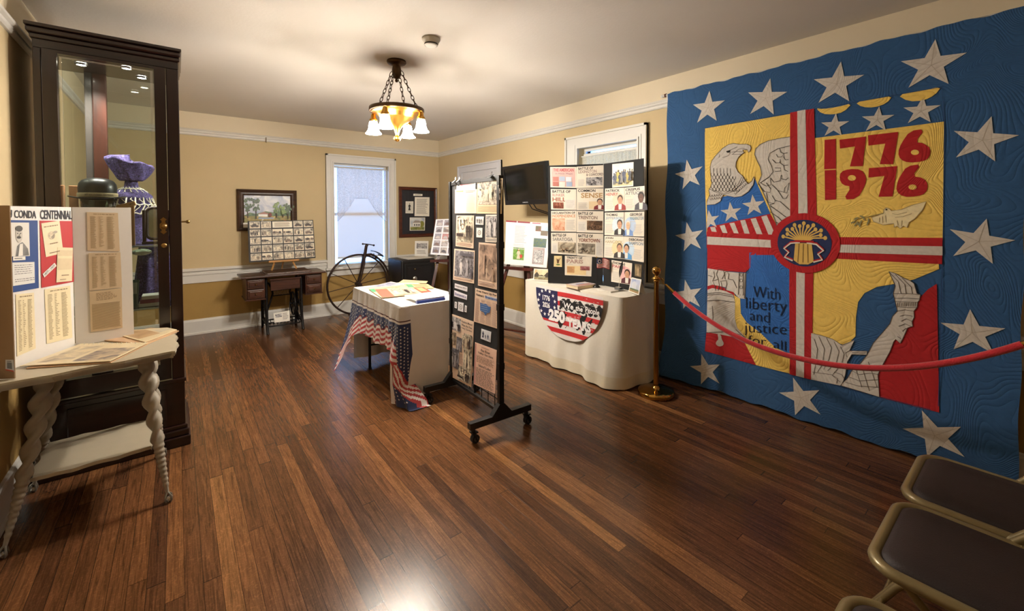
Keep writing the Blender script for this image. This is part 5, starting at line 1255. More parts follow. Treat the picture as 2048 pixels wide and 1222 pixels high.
# quill in an acrylic block
fp = atz(*tq([(1500, 690)])[0], ZT2 + .004)
t = thing('quill_stand', fp, 'dark feather quill standing in a small clear block', 'quill')
MB().bev(fp + Vector((-.028, -.028, 0)), fp + Vector((.028, .028, .03)), glass('e8ecec', .02, .22, 'acrylic'), .003).bb(fp + Vector((-.020, -.020, .006)), fp + Vector((.020, .020, .022)), M('17171a', .4)).build('block', t)
mb = MB(); qd = fu * .12 + Vector((0, 0, 1))
def qp(k): return fp + Vector((0, 0, .03)) + fu * (.012 * k + .02 * k * k) + Vector((0, 0, .215 * k))
mb.tube([qp(k / 10) for k in range(11)], lambda x: .0022 - .0015 * x, M('cfc8bc', .5), 6); mb.build('shaft', t)
mb = MB(); QM = M('1c1820', .7, var=.2)
for s_ in (-1, 1):
    pts = [qp(.35 + .65 * k / 10) for k in range(11)]; wds = [.0, .006, .01, .0125, .014, .014, .013, .011, .009, .005, 0]
    mb.grid(lambda a, b: qp(.35 + .65 * a) + fu * (s_ * b * .014 * math.sin(pi * min(1, a * .9 + .08)) * (1 + .1 * math.sin(a * 60))) + Vector((0, 0, .012 * b)), 24, 2, QM)
mb.build('feather_vane', t, solid=.0006)

# ================================================================== BRASS STANCHIONS AND ROPE
BRASS = M('b98d45', .1, 1, var=.05, scale=10, spec=.6)
def stanchion(P, label):
    P = Vector(P); t = thing('brass_stanchion', P, label, 'stanchion', 'brass stanchions holding the red rope')
    MB().lathe([(0, 0), (.134, 0), (.137, .006), (.137, .028), (.132, .036), (.09, .042), (.04, .05), (.026, .062), (.024, .07), (0, .07)], P, BRASS, 48).build('base', t)
    MB().lathe([(.02, .05), (.02, .885), (.024, .888), (.024, .9), (.02, .904)], P, BRASS, 28).build('post', t)
    MB().lathe([(.02, .9), (.03, .905), (.031, .918), (.016, .926), (.013, .935), (.018, .942)], P, BRASS, 28).ball(P + Vector((0, 0, .972)), .036, BRASS, 24).build('ball_finial', t)
    MB().tube([P + Vector((.034 * math.cos(q), .034 * math.sin(q), .912)) for q in [2 * pi * k / 24 for k in range(24)]], .004, BRASS, 8, closed=True).build('rope_ring', t)
    return t
SP = atz(1308, 786); SP.z = 0; SP.x = 2.93; SP.y = 1.885
stanchion(SP, 'polished brass rope post standing beside the clothed table')
rend = Vector((2.98, -.03, .90)); SP2 = Vector((3.0, -.09, 0))
stanchion(SP2, 'polished brass rope post at the near end of the quilt'); 
p0 = SP + Vector((.004, -.04, .905)); p1 = SP2 + Vector((0, .045, .905))
RP = thing('velvet_rope', (p0 + p1) / 2 - Vector((0, 0, .35)), 'red velvet rope hanging in front of the large quilt', 'rope')
sagm = .372
def rope(k):
    x = (k - .5) * 2; return p0 + (p1 - p0) * k - Vector((0, 0, sagm * (1 - abs(x) ** 2.15)))
RV = M('c01a28', .85, var=.12, scale=50, bump=.3, bscale=160, sheen=.6)
MB().tube([rope(.055 + .89 * k / 60) for k in range(61)], .0165, RV, 14).build('velvet_cover', RP)
for a, b, c_ in ((.02, .058, 1), (.98, .942, -1)):
    mb = MB(); mb.tube([rope(a), rope((a + b) / 2), rope(b)], lambda x: .009 + .005 * x, BRASS, 14)
    e = rope(a); pe = p0 if c_ > 0 else p1; q = (pe + e) / 2 + Vector((0, 0, .006)); d = (pe - e)
    mb.tube([e, e + d * .35 + Vector((0, 0, -.010)), e + d * .8 + Vector((0, 0, -.004)), e + d * 1.0 + Vector((0, 0, .012)), e + d * .7 + Vector((0, 0, .02)), e + d * .35 + Vector((0, 0, .014))], .0035, BRASS, 8)
    mb.build('hook_end', RP)
# ================================================================== QUILT
def quiltmat(c, name, ridge=30.0, strength=.5):
    m, nt, b = newmat(name); L = nt.links; tc = node(nt, 'ShaderNodeTexCoord')
    nz = node(nt, 'ShaderNodeTexNoise', i_Scale=2.2, i_Detail=1.0, i_Distortion=.5); L.new(tc.outputs['Object'], nz.inputs['Vector'])
    sn = node(nt, 'ShaderNodeMath', operation='MULTIPLY'); sn.inputs[1].default_value = ridge * 6.0; L.new(nz.outputs['Fac'], sn.inputs[0])
    s2 = node(nt, 'ShaderNodeMath', operation='SINE'); L.new(sn.outputs[0], s2.inputs[0])
    ab = node(nt, 'ShaderNodeMath', operation='ABSOLUTE'); L.new(s2.outputs[0], ab.inputs[0])
    pw = node(nt, 'ShaderNodeMath', operation='POWER'); pw.inputs[1].default_value = .5; L.new(ab.outputs[0], pw.inputs[0])
    n2 = node(nt, 'ShaderNodeTexNoise', i_Scale=60.0, i_Detail=3.0); L.new(tc.outputs['Object'], n2.inputs['Vector'])
    ad = node(nt, 'ShaderNodeMath', operation='MULTIPLY_ADD'); ad.inputs[1].default_value = .3; L.new(n2.outputs['Fac'], ad.inputs[0]); L.new(pw.outputs[0], ad.inputs[2])
    bp = node(nt, 'ShaderNodeBump', i_Strength=strength, i_Distance=.006); L.new(ad.outputs[0], bp.inputs['Height']); L.new(bp.outputs[0], b.inputs['Normal'])
    mx = node(nt, 'ShaderNodeMix', data_type='RGBA'); L.new(n2.outputs['Fac'], mx.inputs['Factor']); cl = lin(c)
    mx.inputs['A'].default_value = tuple([v * .85 for v in cl[:3]] + [1]); mx.inputs['B'].default_value = tuple([min(1, v * 1.15) for v in cl[:3]] + [1])
    L.new(mx.outputs['Result'], b.inputs['Base Color']); b.inputs['Roughness'].default_value = .9; b.inputs['Sheen Weight'].default_value = .15
    return m
QB = quiltmat('2a5686', 'blue_quilting', 30, .35); QY = quiltmat('f2cc66', 'yellow_quilting'); QR = quiltmat('b0161c', 'red_quilting', 22, .4)
QW = quiltmat('d0c9bf', 'cream_quilting', 16, .3); QLB = quiltmat('2d68b4', 'bright_blue_quilting'); QN = quiltmat('1d2a55', 'navy_patch', 10, .2)
THR = M('5a5048', .9); THK = M('16130f', .9); GOLD = M('d8b25c', .8)
qO = Vector((3.325, 0, .0)); qV = Vector((.025, 0, 2.45)).normalized()
QF = Fr(qO, (0, -1, 0), qV)
if QF.N.x > 0: QF.N = -QF.N
def qdisp(u, v):   # u = -Y along the wall, v up
    y = -u
    d = .004 * math.sin(y * 7.3 + 1) * math.cos(v * 3.1) + .004 * math.sin(v * 5.2 + y * 3)
    return d + .055 * math.exp(-(v / .30) ** 2) * math.exp(-((2.05 - y) / .22) ** 2)
CELL = .06
def drape(mb, uvs, w, mat, off=0):
    """cut a flat patch on the quilt's grid and lay it on the quilt surface"""
    bm = bmesh.new(); t = tessellate_polygon([[Vector((a, b, 0)) for a, b in uvs]])
    vs = [bm.verts.new((a, b, 0)) for a, b in uvs]
    for f in t:
        try: bm.faces.new([vs[i] for i in f])
        except ValueError: pass
    for ax in (0, 1):
        lo = min(p[ax] for p in uvs); hi = max(p[ax] for p in uvs)
        k = math.ceil(lo / CELL)
        while k * CELL < hi:
            co = Vector((0, 0, 0)); co[ax] = k * CELL; no = Vector((0, 0, 0)); no[ax] = 1
            bmesh.ops.bisect_plane(bm, geom=bm.verts[:] + bm.edges[:] + bm.faces[:], plane_co=co, plane_no=no); k += 1
    bmesh.ops.triangulate(bm, faces=bm.faces[:])
    bm.verts.index_update()
    mb.add([QF.p(v.co.x, v.co.y, w + qdisp(v.co.x, v.co.y)) for v in bm.verts], [[v.index for v in f.verts] for f in bm.faces], mat); bm.free()
def smooth(pts, n=2):
    for _ in range(n):
        o = []
        for i in range(len(pts)):
            a, b = pts[i], pts[(i + 1) % len(pts)]; o += [(a[0] * .75 + b[0] * .25, a[1] * .75 + b[1] * .25), (a[0] * .25 + b[0] * .75, a[1] * .25 + b[1] * .75)]
        pts = o
    return pts
QT = thing('quilt', (3.322, 1.06, 0), 'huge blue quilt with stars, eagle and torch hanging on the right wall', 'quilt')
YL, YRt = 2.055, .07
mb = MB(); N1 = 90
out = []
for i in range(N1 + 1): y = YL + (YRt - YL) * i / N1; out.append((-y, .015 + .006 * math.sin(y * 17) + .004 * math.sin(y * 41)))
for i in range(1, 60): z = 2.44 * i / 60; out.append((-YRt + .004 * math.sin(z * 13), z))
for i in range(N1 + 1): y = YRt + (YL - YRt) * i / N1; out.append((-y, 2.452 + .005 * math.sin(y * 23) + .003 * math.sin(y * 51)))
for i in range(1, 60): z = 2.44 * (1 - i / 60); out.append((-YL - .008 * math.sin(z * 9 + .6) - .02 * math.exp(-(z / .2) ** 2), z))
drape(mb, out, 0, QB); ob = mb.build('blue_ground', QT, False); sd = ob.modifiers.new('solid', 'SOLIDIFY'); sd.thickness = .012; sd.offset = 1 if False else 0
FR2 = QF
def PXq(pts): return [QF.px(x, y) for x, y in pts]
def z1(p): return zq(1320, 0, 2.4437, p)
def z2(p): return zq(1320, 440, 2.2624, p)
def z3(p): return zq(1400, 240, 5.0929, p)
def z4(p): return zq(1540, 380, 5.0912, p)
def z5(p): return zq(1400, 520, 3.942, p)
def patch(name, polys, parent=QT, label=None):
    """polys: list of (pixel outline, layer, material, smoothing)"""
    mb = MB()
    for pts, lay, m_, sm in polys:
        uv = PXq(pts)
        if sm: uv = smooth(uv, sm)
        drape(mb, uv, .007 + .0014 * lay, m_)
    o = mb.build(name, parent, False)
    if label: o['label'] = label
    return o
def stroke(mb, pts, w, lay, mat, uv=False):
    P = pts if uv else PXq(pts); n = len(P); A_, B_ = [], []
    for i in range(n):
        a = P[max(0, i - 1)]; b = P[min(n - 1, i + 1)]; dx, dy = b[0] - a[0], b[1] - a[1]; l = math.hypot(dx, dy) or 1
        A_.append((P[i][0] - dy / l * w / 2, P[i][1] + dx / l * w / 2)); B_.append((P[i][0] + dy / l * w / 2, P[i][1] - dx / l * w / 2))
    h = .007 + .0014 * lay
    vs = [QF.p(u, v, h + qdisp(u, v)) for u, v in A_ + B_]
    mb.add(vs, [(i, i + 1, n + i + 1, n + i) for i in range(n - 1)], mat)
# yellow fields
patch('yellow_patch', [([(1411, 257), (1590, 227), (1590, 470), (1413, 470)], 1, QY, 0)])
patch('yellow_patch', [([(1628, 277), (1889, 243), (1886, 480), (1628, 478)], 1, QY, 0)])
patch('yellow_patch', [(z5([(880, 60), (960, 0), (1000, -20), (1885, 20), (1888, 70), (1690, 152), (1545, 185), (1400, 210), (1300, 260), (1250, 330), (1232, 450), (1228, 600), (1180, 650), (1130, 667), (1050, 640), (880, 600)]), 1, QY, 0)])
patch('yellow_patch', [(z5([(275, 270), (325, 305), (330, 420), (375, 490), (480, 570), (570, 660), (600, 690), (712, 740), (710, 893), (445, 828), (360, 655), (370, 620), (300, 530), (283, 460), (285, 330)]), 3, QY, 0)])
for sc_ in ([(765, 530), (800, 535), (870, 525), (945, 505), (900, 550), (850, 562), (795, 558)], [(955, 502), (1050, 485), (1140, 468), (1110, 505), (1050, 527), (990, 525)], [(1160, 465), (1270, 445), (1378, 422), (1345, 465), (1290, 492), (1215, 497)]):
    patch('yellow_scallop', [(z1(sc_), 2, QY, 1)])
# blue text field and red blocks of the bell corner
patch('blue_patch', [([(1500, 505), (1584, 505), (1584, 706), (1520, 690), (1480, 640), (1478, 560), (1500, 545)], 2, QLB, 0)])
patch('red_patch', [(z2([(215, 85), (585, 125), (580, 158), (415, 158), (412, 215), (390, 236), (215, 225)]), 2, QR, 0)])
patch('red_patch', [(z5([(58, 560), (250, 600), (360, 655), (445, 828), (45, 715)]), 3, QR, 0)])
patch('red_patch', [(z5([(62, 200), (120, 185), (270, 250), (290, 285), (62, 240)]), 3, QR, 0)])
patch('bell', [(z5([(65, 65), (235, 92), (372, 103), (365, 305), (318, 300), (270, 250), (215, 235), (215, 215), (105, 193), (65, 205)]), 4, QW, 0),
               (z5([(65, 232), (105, 220), (215, 245), (270, 272), (285, 330), (283, 460), (300, 530), (372, 618), (250, 600), (60, 565)]), 4, QW, 0),
               (z5([(145, 575), (175, 590), (178, 620), (197, 655), (185, 675), (155, 680), (132, 662), (135, 640), (155, 622)]), 5, QW, 1)])
mb = MB()
for p in ([(318, 98), (312, 270), (350, 275), (350, 100)], [(60, 262), (160, 255), (270, 275)], [(60, 275), (160, 268), (275, 290)], [(60, 320), (160, 315), (283, 330)], [(105, 360), (112, 450), (108, 500)], [(60, 570), (250, 560), (330, 590)], [(290, 545), (340, 590), (380, 625)],
          [(105, 165), (120, 130), (115, 90)], [(130, 240), (125, 200), (105, 165), (150, 150), (160, 195), (150, 240)], [(180, 235), (180, 200), (170, 165), (215, 160), (220, 190), (205, 240)], [(150, 150), (135, 110), (150, 70), (190, 75), (200, 110), (180, 150)], [(205, 150), (200, 100), (220, 85), (235, 110), (230, 150)], [(235, 150), (270, 155), (300, 220)], [(365, 103), (360, 300)], [(68, 120), (105, 130)]):
    stroke(mb, z5(p), .0045, 6, THR)
for y in (115, 160, 212): stroke(mb, z5([(333 + 12 * math.cos(q), y + 12 * math.sin(q)) for q in [2 * pi * k / 8 for k in range(9)]]), .003, 6, THR)
mb.build('bell_stitching', QT, False)
# left flag: blue, stripes
patch('blue_patch', [(z3([(75, 865), (190, 850), (240, 780), (330, 770), (450, 740), (560, 590), (720, 955), (85, 1092)]), 2, QLB, 0)])
patch('red_patch', [(z3([(78, 1090), (720, 955), (800, 1100), (800, 1200), (78, 1200)]), 2, QR, 0)])
for st in ([(205, 1077), (255, 1068), (285, 1152), (235, 1150)], [(108, 1092), (158, 1088), (175, 1142), (122, 1135)], [(305, 1052), (355, 1045), (400, 1156), (350, 1152)], [(415, 1024), (465, 1018), (512, 1158), (458, 1156)], [(520, 1008), (574, 998), (642, 1164), (582, 1161)], [(628, 985), (684, 970), (772, 1168), (702, 1166)]):
    patch('white_stripe', [(z3(st), 3, QW, 0)])
# cross bands
patch('red_band', [([(1582, 226), (1630, 218), (1634, 440), (1581, 440)], 3, QR, 0)]); patch('white_stripe', [([(1596.5, 223), (1613, 220), (1616, 432), (1597.5, 432)], 4, QW, 0)])
patch('red_band', [([(1580, 530), (1628, 530), (1624, 759), (1580, 748)], 3, QR, 0)]); patch('white_stripe', [([(1594, 540), (1611, 540), (1609, 755), (1593, 751)], 4, QW, 0)])
patch('red_band', [([(1655, 474), (1886, 475.5), (1885, 528), (1655, 516)], 3, QR, 0)]); patch('white_stripe', [([(1655, 488.6), (1886, 492.4), (1886, 510.6), (1655, 504)], 4, QW, 0)])
patch('red_band', [([(1414, 463), (1570, 470), (1575, 508), (1414, 496)], 3, QR, 0)]); patch('white_stripe', [([(1415, 473), (1562, 481), (1562, 496), (1415, 489)], 4, QW, 0)])
# medallion
mc = QF.px(1608.5, 486)
def circ(r, n=36): return [(mc[0] + r * math.cos(2 * pi * k / n), mc[1] + r * math.sin(2 * pi * k / n)) for k in range(n)]
MD = None
mb = MB(); drape(mb, circ(.203), .007 + .0014 * 6, QR); mb.build('red_disc', QT, False)
mb = MB(); drape(mb, circ(.158), .007 + .0014 * 7, QN); mb.build('blue_disc', QT, False)
def mp(a, b): return (mc[0] + a, mc[1] + b)
mb = MB()
for k in range(13):
    q = math.radians(12 + k * 13); r1 = .125 - .018 * (k % 2)
    stroke(mb, [mp(.02 * math.cos(q), .01 + .01 * math.sin(q)), mp(.06 * math.cos(q + .12), .02 + .05 * math.sin(q + .12)), mp(r1 * math.cos(q), .015 + r1 * .95 * math.sin(q))], .009, 8, GOLD, True)
    drape(mb, [(mc[0] + r1 * math.cos(q) + .011 * math.cos(t), mc[1] + .015 + r1 * .95 * math.sin(q) + .014 * math.sin(t)) for t in [2 * pi * j / 10 for j in range(10)]], .007 + .0014 * 8.3, GOLD)
drape(mb, [mp(-.048, .0), mp(.048, .0), mp(.062, -.12), mp(.03, -.142), mp(-.02, -.145), mp(-.055, -.12)], .007 + .0014 * 9, GOLD)
for x in (-.025, 0, .025): stroke(mb, [mp(x, -.005), mp(x * 1.2, -.13)], .004, 10, M('7a5a2a', .8), True)
for s_ in (-1, 1):
    for k, m_ in enumerate((M('b0161c', .9), M('ddd3c4', .9))):
        o = .009 * k
        stroke(mb, [mp(s_ * .02, .012 - o), mp(s_ * .075, .004 - o), mp(s_ * .115, -.035 - o), mp(s_ * .085, -.06 - o), mp(s_ * .11, -.095 - o), mp(s_ * .06, -.115 - o)], .01, 10 + k, m_, True)
stroke(mb, [mp(-.05, .012), mp(.06, .012)], .014, 11, M('b0161c', .9), True); mb.build('torch_sheaf', QT, False)
# eagle
EH = [(130, 420), (170, 365), (240, 290), (300, 252), (350, 240), (410, 250), (480, 248), (518, 262), (528, 288), (515, 320), (500, 332), (490, 305), (440, 308), (458, 335), (430, 352), (400, 382), (376, 430), (372, 480), (395, 530), (440, 570), (470, 620), (500, 652), (535, 622), (557, 575), (562, 592), (550, 660), (500, 730), (430, 778), (360, 787), (280, 772), (245, 762), (215, 830), (160, 860), (78, 867), (80, 830), (110, 760), (100, 720), (120, 680), (130, 640), (120, 560), (115, 480)]
eh = patch('eagle_head', [(z3(EH), 4, QW, 0)])
mb = MB(); stroke(mb, z3(EH + EH[:1]), .0035, 5, THR)
for p in ([(330, 330), (390, 322), (460, 328), (430, 352), (335, 352)], [(275, 322), (320, 308), (390, 275)], [(240, 385), (300, 365), (320, 330)], [(205, 385), (210, 350)], [(100, 700), (180, 740), (250, 762), (340, 730), (420, 660), (450, 585)], [(130, 705), (200, 735), (250, 750), (330, 715), (400, 650), (435, 580)], [(340, 352), (400, 300), (440, 290), (490, 305)]): stroke(mb, z3(p), .003, 5, THR)
drape(mb, PXq(z3([(275, 322), (320, 310), (312, 332), (290, 336)])), .007 + .0014 * 6, THK)
for c in range(6):
    x = 150 + c * 34; stroke(mb, z3([(x, 490 + 4 * (c % 2)), (x, 545)]), .003, 5, THK)
for r in range(7):
    for c in range(8):
        x = 138 + c * 34 + (17 if r % 2 else 0); y = 545 + r * 31
        if x > 350 + 10 * (r) or y > 700 + (x - 138) * .12 or (x > 330 and y < 560): continue
        stroke(mb, z3([(x - 16, y), (x - 13, y + 22), (x, y + 31), (x + 13, y + 22), (x + 16, y)]), .003, 5, THK)
for c in range(9):
    for r in range(2):
        x = 370 + c * 15 - r * 20; y = 740 - c * 14 - r * 28 + 10
        stroke(mb, z3([(x - 8, y - 8), (x - 2, y + 8), (x + 10, y + 2), (x + 12, y - 12)]), .003, 5, THK)
for c in range(5): 
    for r in range(2): x = 120 + c * 24; y = 765 + r * 30 - c * 3; stroke(mb, z3([(x - 9, y), (x - 5, y + 20), (x + 6, y + 20), (x + 10, y)]), .003, 5, THK)
mb.build('eagle_stitching', QT, False)
WG = [(925, 175), (840, 185), (700, 215), (620, 250), (575, 295), (563, 350), (590, 420), (620, 480), (636, 560), (600, 640), (640, 720), (720, 900), (780, 1050), (790, 1105), (925, 1105)]
patch('eagle_wing', [(z3(WG), 2.5, QW, 0)])
mb = MB(); stroke(mb, z3(WG[:-1]), .0035, 5, THR)
for p in ([(925, 265), (800, 295), (720, 340), (700, 400), (735, 470), (750, 530), (710, 580), (620, 640)], [(820, 290), (830, 330), (860, 345), (900, 335)], [(785, 350), (800, 380), (840, 378), (862, 345), (860, 380), (880, 410), (910, 405)], [(745, 405), (780, 440), (820, 435), (825, 400), (825, 440), (860, 465), (905, 460)], [(770, 490), (830, 490), (832, 520), (770, 525)], [(860, 465), (865, 510), (905, 525)], [(720, 590), (760, 635), (820, 620), (835, 560), (835, 600), (880, 610), (905, 590)], [(620, 640), (680, 675), (730, 660), (720, 600)], [(600, 650), (660, 730), (720, 738), (725, 700), (680, 640)], [(740, 660), (800, 720), (890, 745), (915, 640), (870, 690), (860, 740)], [(800, 720), (850, 800), (880, 800), (905, 760)], [(680, 740), (700, 840), (760, 850), (770, 820), (740, 770)], [(760, 850), (720, 860), (730, 890)], [(770, 820), (820, 830), (915, 915)], [(730, 880), (800, 930), (880, 990)], [(720, 935), (800, 990), (840, 1030)], [(780, 1040), (820, 1060)]):
    stroke(mb, z3(p), .0034, 5, THK)
mb.build('wing_stitching', QT, False)
# numerals
NUM = [[(808, 685), (862, 680), (862, 825), (805, 828)], [(880, 684), (1008, 668), (1005, 700), (992, 812), (930, 814), (955, 716), (882, 727)], [(1018, 662), (1165, 645), (1160, 680), (1140, 803), (1075, 803), (1102, 702), (1020, 712)],
       [(807, 833), (862, 830), (862, 975), (808, 978)], [(1022, 822), (1160, 812), (1138, 960), (1070, 962), (1098, 860), (1020, 868)]]
for p in NUM: patch('red_numeral', [(z1(p), 3, QR, 0)])
def ell(cx_, cy_, rx, ry, n=16): return [(cx_ + rx * math.cos(2 * pi * k / n), cy_ + ry * math.sin(2 * pi * k / n)) for k in range(n)]
for p, h in (([(1222, 640), (1296, 630), (1247, 695), (1290, 700), (1324, 728), (1318, 770), (1285, 790), (1215, 796), (1175, 780), (1163, 745), (1180, 700)], ell(1247, 745, 20, 13)),
             ([(925, 826), (985, 828), (1010, 865), (1005, 905), (965, 972), (897, 976), (938, 912), (895, 905), (878, 875), (885, 840)], ell(940, 870, 20, 14)),
             ([(1208, 812), (1279, 802), (1232, 862), (1290, 870), (1313, 905), (1300, 945), (1260, 960), (1190, 963), (1156, 935), (1160, 895), (1175, 860)], ell(1236, 915, 20, 13))):
    patch('red_numeral', [(z1(p), 3, QR, 1), (z1(h), 4.2, QY, 0)])
# dove and olive branch
DV = [(1165, 200), (1190, 180), (1220, 192), (1240, 212), (1340, 200), (1450, 155), (1595, 118), (1560, 200), (1480, 290), (1420, 330), (1400, 385), (1365, 365), (1330, 392), (1300, 365), (1270, 382), (1268, 340), (1160, 355), (1060, 322), (1040, 280), (1100, 262), (1160, 235)]
patch('dove', [(z4(DV), 3, quiltmat('efdfae', 'pale_quilting', 16, .3), 0)])
mb = MB(); stroke(mb, z4(DV + DV[:1]), .003, 4, M('b09a74', .9)); drape(mb, PXq(z4(ell(1190, 200, 9, 8, 8))), .007 + .0014 * 5, THK)
for p in ([(1250, 240), (1300, 250), (1400, 225)], [(1280, 280), (1360, 270), (1450, 240)], [(1180, 260), (1190, 330)], [(1120, 280), (1120, 330)], [(1150, 270), (1155, 340)], [(1300, 310), (1310, 360)], [(1350, 310), (1345, 370)]): stroke(mb, z4(p), .0025, 4, M('b09a74', .9))
OLV = M('8f8a62', .9); stroke(mb, z4([(1158, 238), (1080, 255), (1000, 275), (900, 290), (860, 320)]), .005, 4, M('9a8a52', .9))
for (x, y, a) in ((900, 340, 1.2), (880, 290, 2.6), (930, 330, 1.9), (960, 290, 1.0), (1010, 310, 1.5), (880, 350, 2.2), (940, 270, .3), (920, 355, 1.6), (1000, 340, 1.8), (850, 330, 2.9)):
    drape(mb, PXq(z4([(x + 26 * math.cos(t) * math.cos(a) - 8 * math.sin(t) * math.sin(a), y + 26 * math.cos(t) * math.sin(a) + 8 * math.sin(t) * math.cos(a)) for t in [2 * pi * j / 8 for j in range(8)]])), .007 + .0014 * 4.3, OLV)
mb.build('dove_stitching', QT, False)
# raised torch, arm and crowned head
patch('red_patch', [(z5([(1870, 185), (1888, 1198), (1415, 1080), (1400, 900), (1490, 720), (1545, 600), (1580, 640), (1640, 510), (1680, 450), (1700, 330), (1742, 290), (1800, 230)]), 2, QR, 0)])
TO = [(1495, 88), (1550, 105), (1600, 135), (1660, 160), (1692, 182), (1715, 262), (1742, 270), (1735, 312), (1720, 330), (1715, 370), (1690, 400), (1692, 450), (1675, 482), (1680, 520), (1640, 532), (1610, 600), (1582, 655), (1545, 622), (1530, 642), (1500, 720), (1440, 830), (1405, 900), (1418, 1077), (1270, 1032), (1110, 985), (1165, 930), (1200, 870), (1260, 820), (1320, 745), (1370, 650), (1450, 560), (1500, 500), (1522, 440), (1560, 400), (1545, 330), (1528, 262), (1545, 200), (1522, 140)]
patch('torch_and_arm', [(z5(TO), 4, QW, 0)])
HD = [(880, 575), (900, 578), (960, 592), (1050, 622), (1120, 668), (1222, 628), (1182, 712), (1320, 715), (1318, 745), (1200, 742), (1165, 800), (1150, 900), (1135, 950), (1115, 988), (880, 940)]
patch('crowned_head', [(z5(HD), 3.5, QW, 0)])
mb = MB(); stroke(mb, z5(TO[:-1] + TO[:1]), .003, 5, THR); stroke(mb, z5(HD[1:-1]), .003, 5, THR)
for p in ([(1530, 262), (1640, 262), (1742, 270)], [(1535, 300), (1640, 298), (1735, 305)], [(1545, 325), (1640, 328), (1720, 330)], [(1555, 365), (1640, 372), (1712, 370)], [(1500, 95), (1570, 170), (1590, 262)], [(1545, 110), (1620, 190), (1630, 262)], [(1600, 140), (1670, 210), (1680, 262)], [(1560, 400), (1620, 390), (1690, 400)],
          [(1580, 440), (1620, 430), (1680, 440)], [(1590, 480), (1630, 460), (1672, 480)], [(1570, 520), (1620, 500), (1665, 520)], [(1600, 560), (1620, 540), (1640, 535)], [(1560, 600), (1590, 620)], [(1200, 870), (1260, 900), (1340, 890), (1420, 900)], [(1180, 920), (1260, 950), (1410, 940)], [(1230, 850), (1280, 1000)], [(1280, 840), (1340, 1030)], [(1330, 800), (1400, 1000)], [(1150, 960), (1250, 990), (1415, 1000)],
          [(905, 620), (930, 700), (920, 800), (900, 900)], [(940, 600), (985, 700), (970, 820), (930, 880)], [(1000, 610), (1040, 690), (1020, 780), (980, 860)], [(1060, 640), (1100, 720), (1080, 800), (1010, 870)], [(1110, 680), (1140, 740), (1120, 820), (1050, 900)], [(890, 880), (960, 890), (1040, 900), (1110, 960)], [(1182, 712), (1150, 730), (1160, 760)], [(1200, 728), (1310, 730)], [(1040, 900), (1090, 930), (1080, 970)], [(1060, 880), (1120, 900), (1140, 930)]):
    stroke(mb, z5(p), .0028, 5, THR)
for k in range(11): x = 1562 + k * 14; stroke(mb, z5([(x, 333), (x + 1, 362)]), .0025, 5, THR)
mb.build('torch_stitching', QT, False)
# writing
NVY = M('0e1830', .9)
def qtext(s, x0, y0, x1, y1, h, bold=-.012):
    """baseline from pixel (x0,y0) to (x1,y1) in crop z5, letter height h"""
    a, b = PXq(z5([(x0, y0), (x1, y1)])); t_, = PXq(z5([(x0, y0 - h)])); v, f, _ = text_geo(s, bold); mb = MB()
    vs = []
    for p, q in v:
        u = a[0] + (b[0] - a[0]) * p + (t_[0] - a[0]) * q; w = a[1] + (b[1] - a[1]) * p + (t_[1] - a[1]) * q; vs.append(QF.p(u, w, .007 + .0014 * 5.5 + qdisp(u, w)))
    mb.add(vs, f, NVY); return mb.build('stitched_word', QT, False)
qtext('With', 430, 292, 638, 312, 88); qtext('liberty', 372, 408, 690, 440, 118); qtext('and', 402, 470, 556, 492, 80)
qtext('justice', 360, 590, 686, 612, 100); qtext('for', 388, 655, 528, 672, 66); qtext('all', 585, 690, 682, 712, 72)
# stars
def qstar(px_, py_, r, rot, lay=2, clip=None):
    u, v = QF.px(px_, py_); pts = []
    for k in range(10):
        rr = r if k % 2 == 0 else r * .39; q = pi / 2 + rot + k * pi / 5; pts.append((u + rr * math.cos(q), v + rr * math.sin(q)))
    if clip is not None: pts = [(max(a, clip), b) for a, b in pts]
    mb = MB(); drape(mb, pts, .007 + .0014 * lay, QW)
    for k in range(5):
        q = pi / 2 + rot + k * 2 * pi / 5 + (0 if k % 2 else 0); p2 = (u + r * .8 * math.cos(q), v + r * .8 * math.sin(q))
        if clip is None: stroke(mb, [(u, v), p2], .002, lay + .6, M('b5aa9a', .9), True)
    return mb.build('star', QT, False)
D2 = math.radians
for x, y, r, a in ((1417, 216, .136, -4), (1532, 197, .14, -12), (1675, 169, .14, -8), (1863, 131, .14, -6), (1965, 281, .125, -14), (1958, 483, .125, -12), (1944, 665, .125, 4), (1870, 870, .135, 24), (1603, 795, .135, 22), (1414, 740, .13, 18), (1378, 590, .13, 16), (1380, 475, .13, 12), (1380, 350, .13, 10)): qstar(x, y, r, D2(a))
for x, y, r in ((1670, 252, .078), (1755, 240, .08), (1842, 222, .082)): qstar(x, y, r, D2(-6))
for x, y in ((1463, 425), (1508, 411)): qstar(x, y, .082, D2(6), 3)
qstar(1421, 440, .08, D2(8), 3, QF.px(1415, 440)[0])
# seam lines round the inner picture
mb = MB()
for p in ([(1411, 257), (1414, 455), (1413, 560), (1412, 701)], [(1412, 701), (1505, 723), (1582, 748), (1877, 822)], [(1889, 241), (1887, 480), (1877, 822)], [(1411, 257), (1582, 227)], [(1634, 219), (1884, 174), (1889, 241)]): stroke(mb, p, .003, 1.6, M('24406e', .9))
mb.build('seam_lines', QT, False)
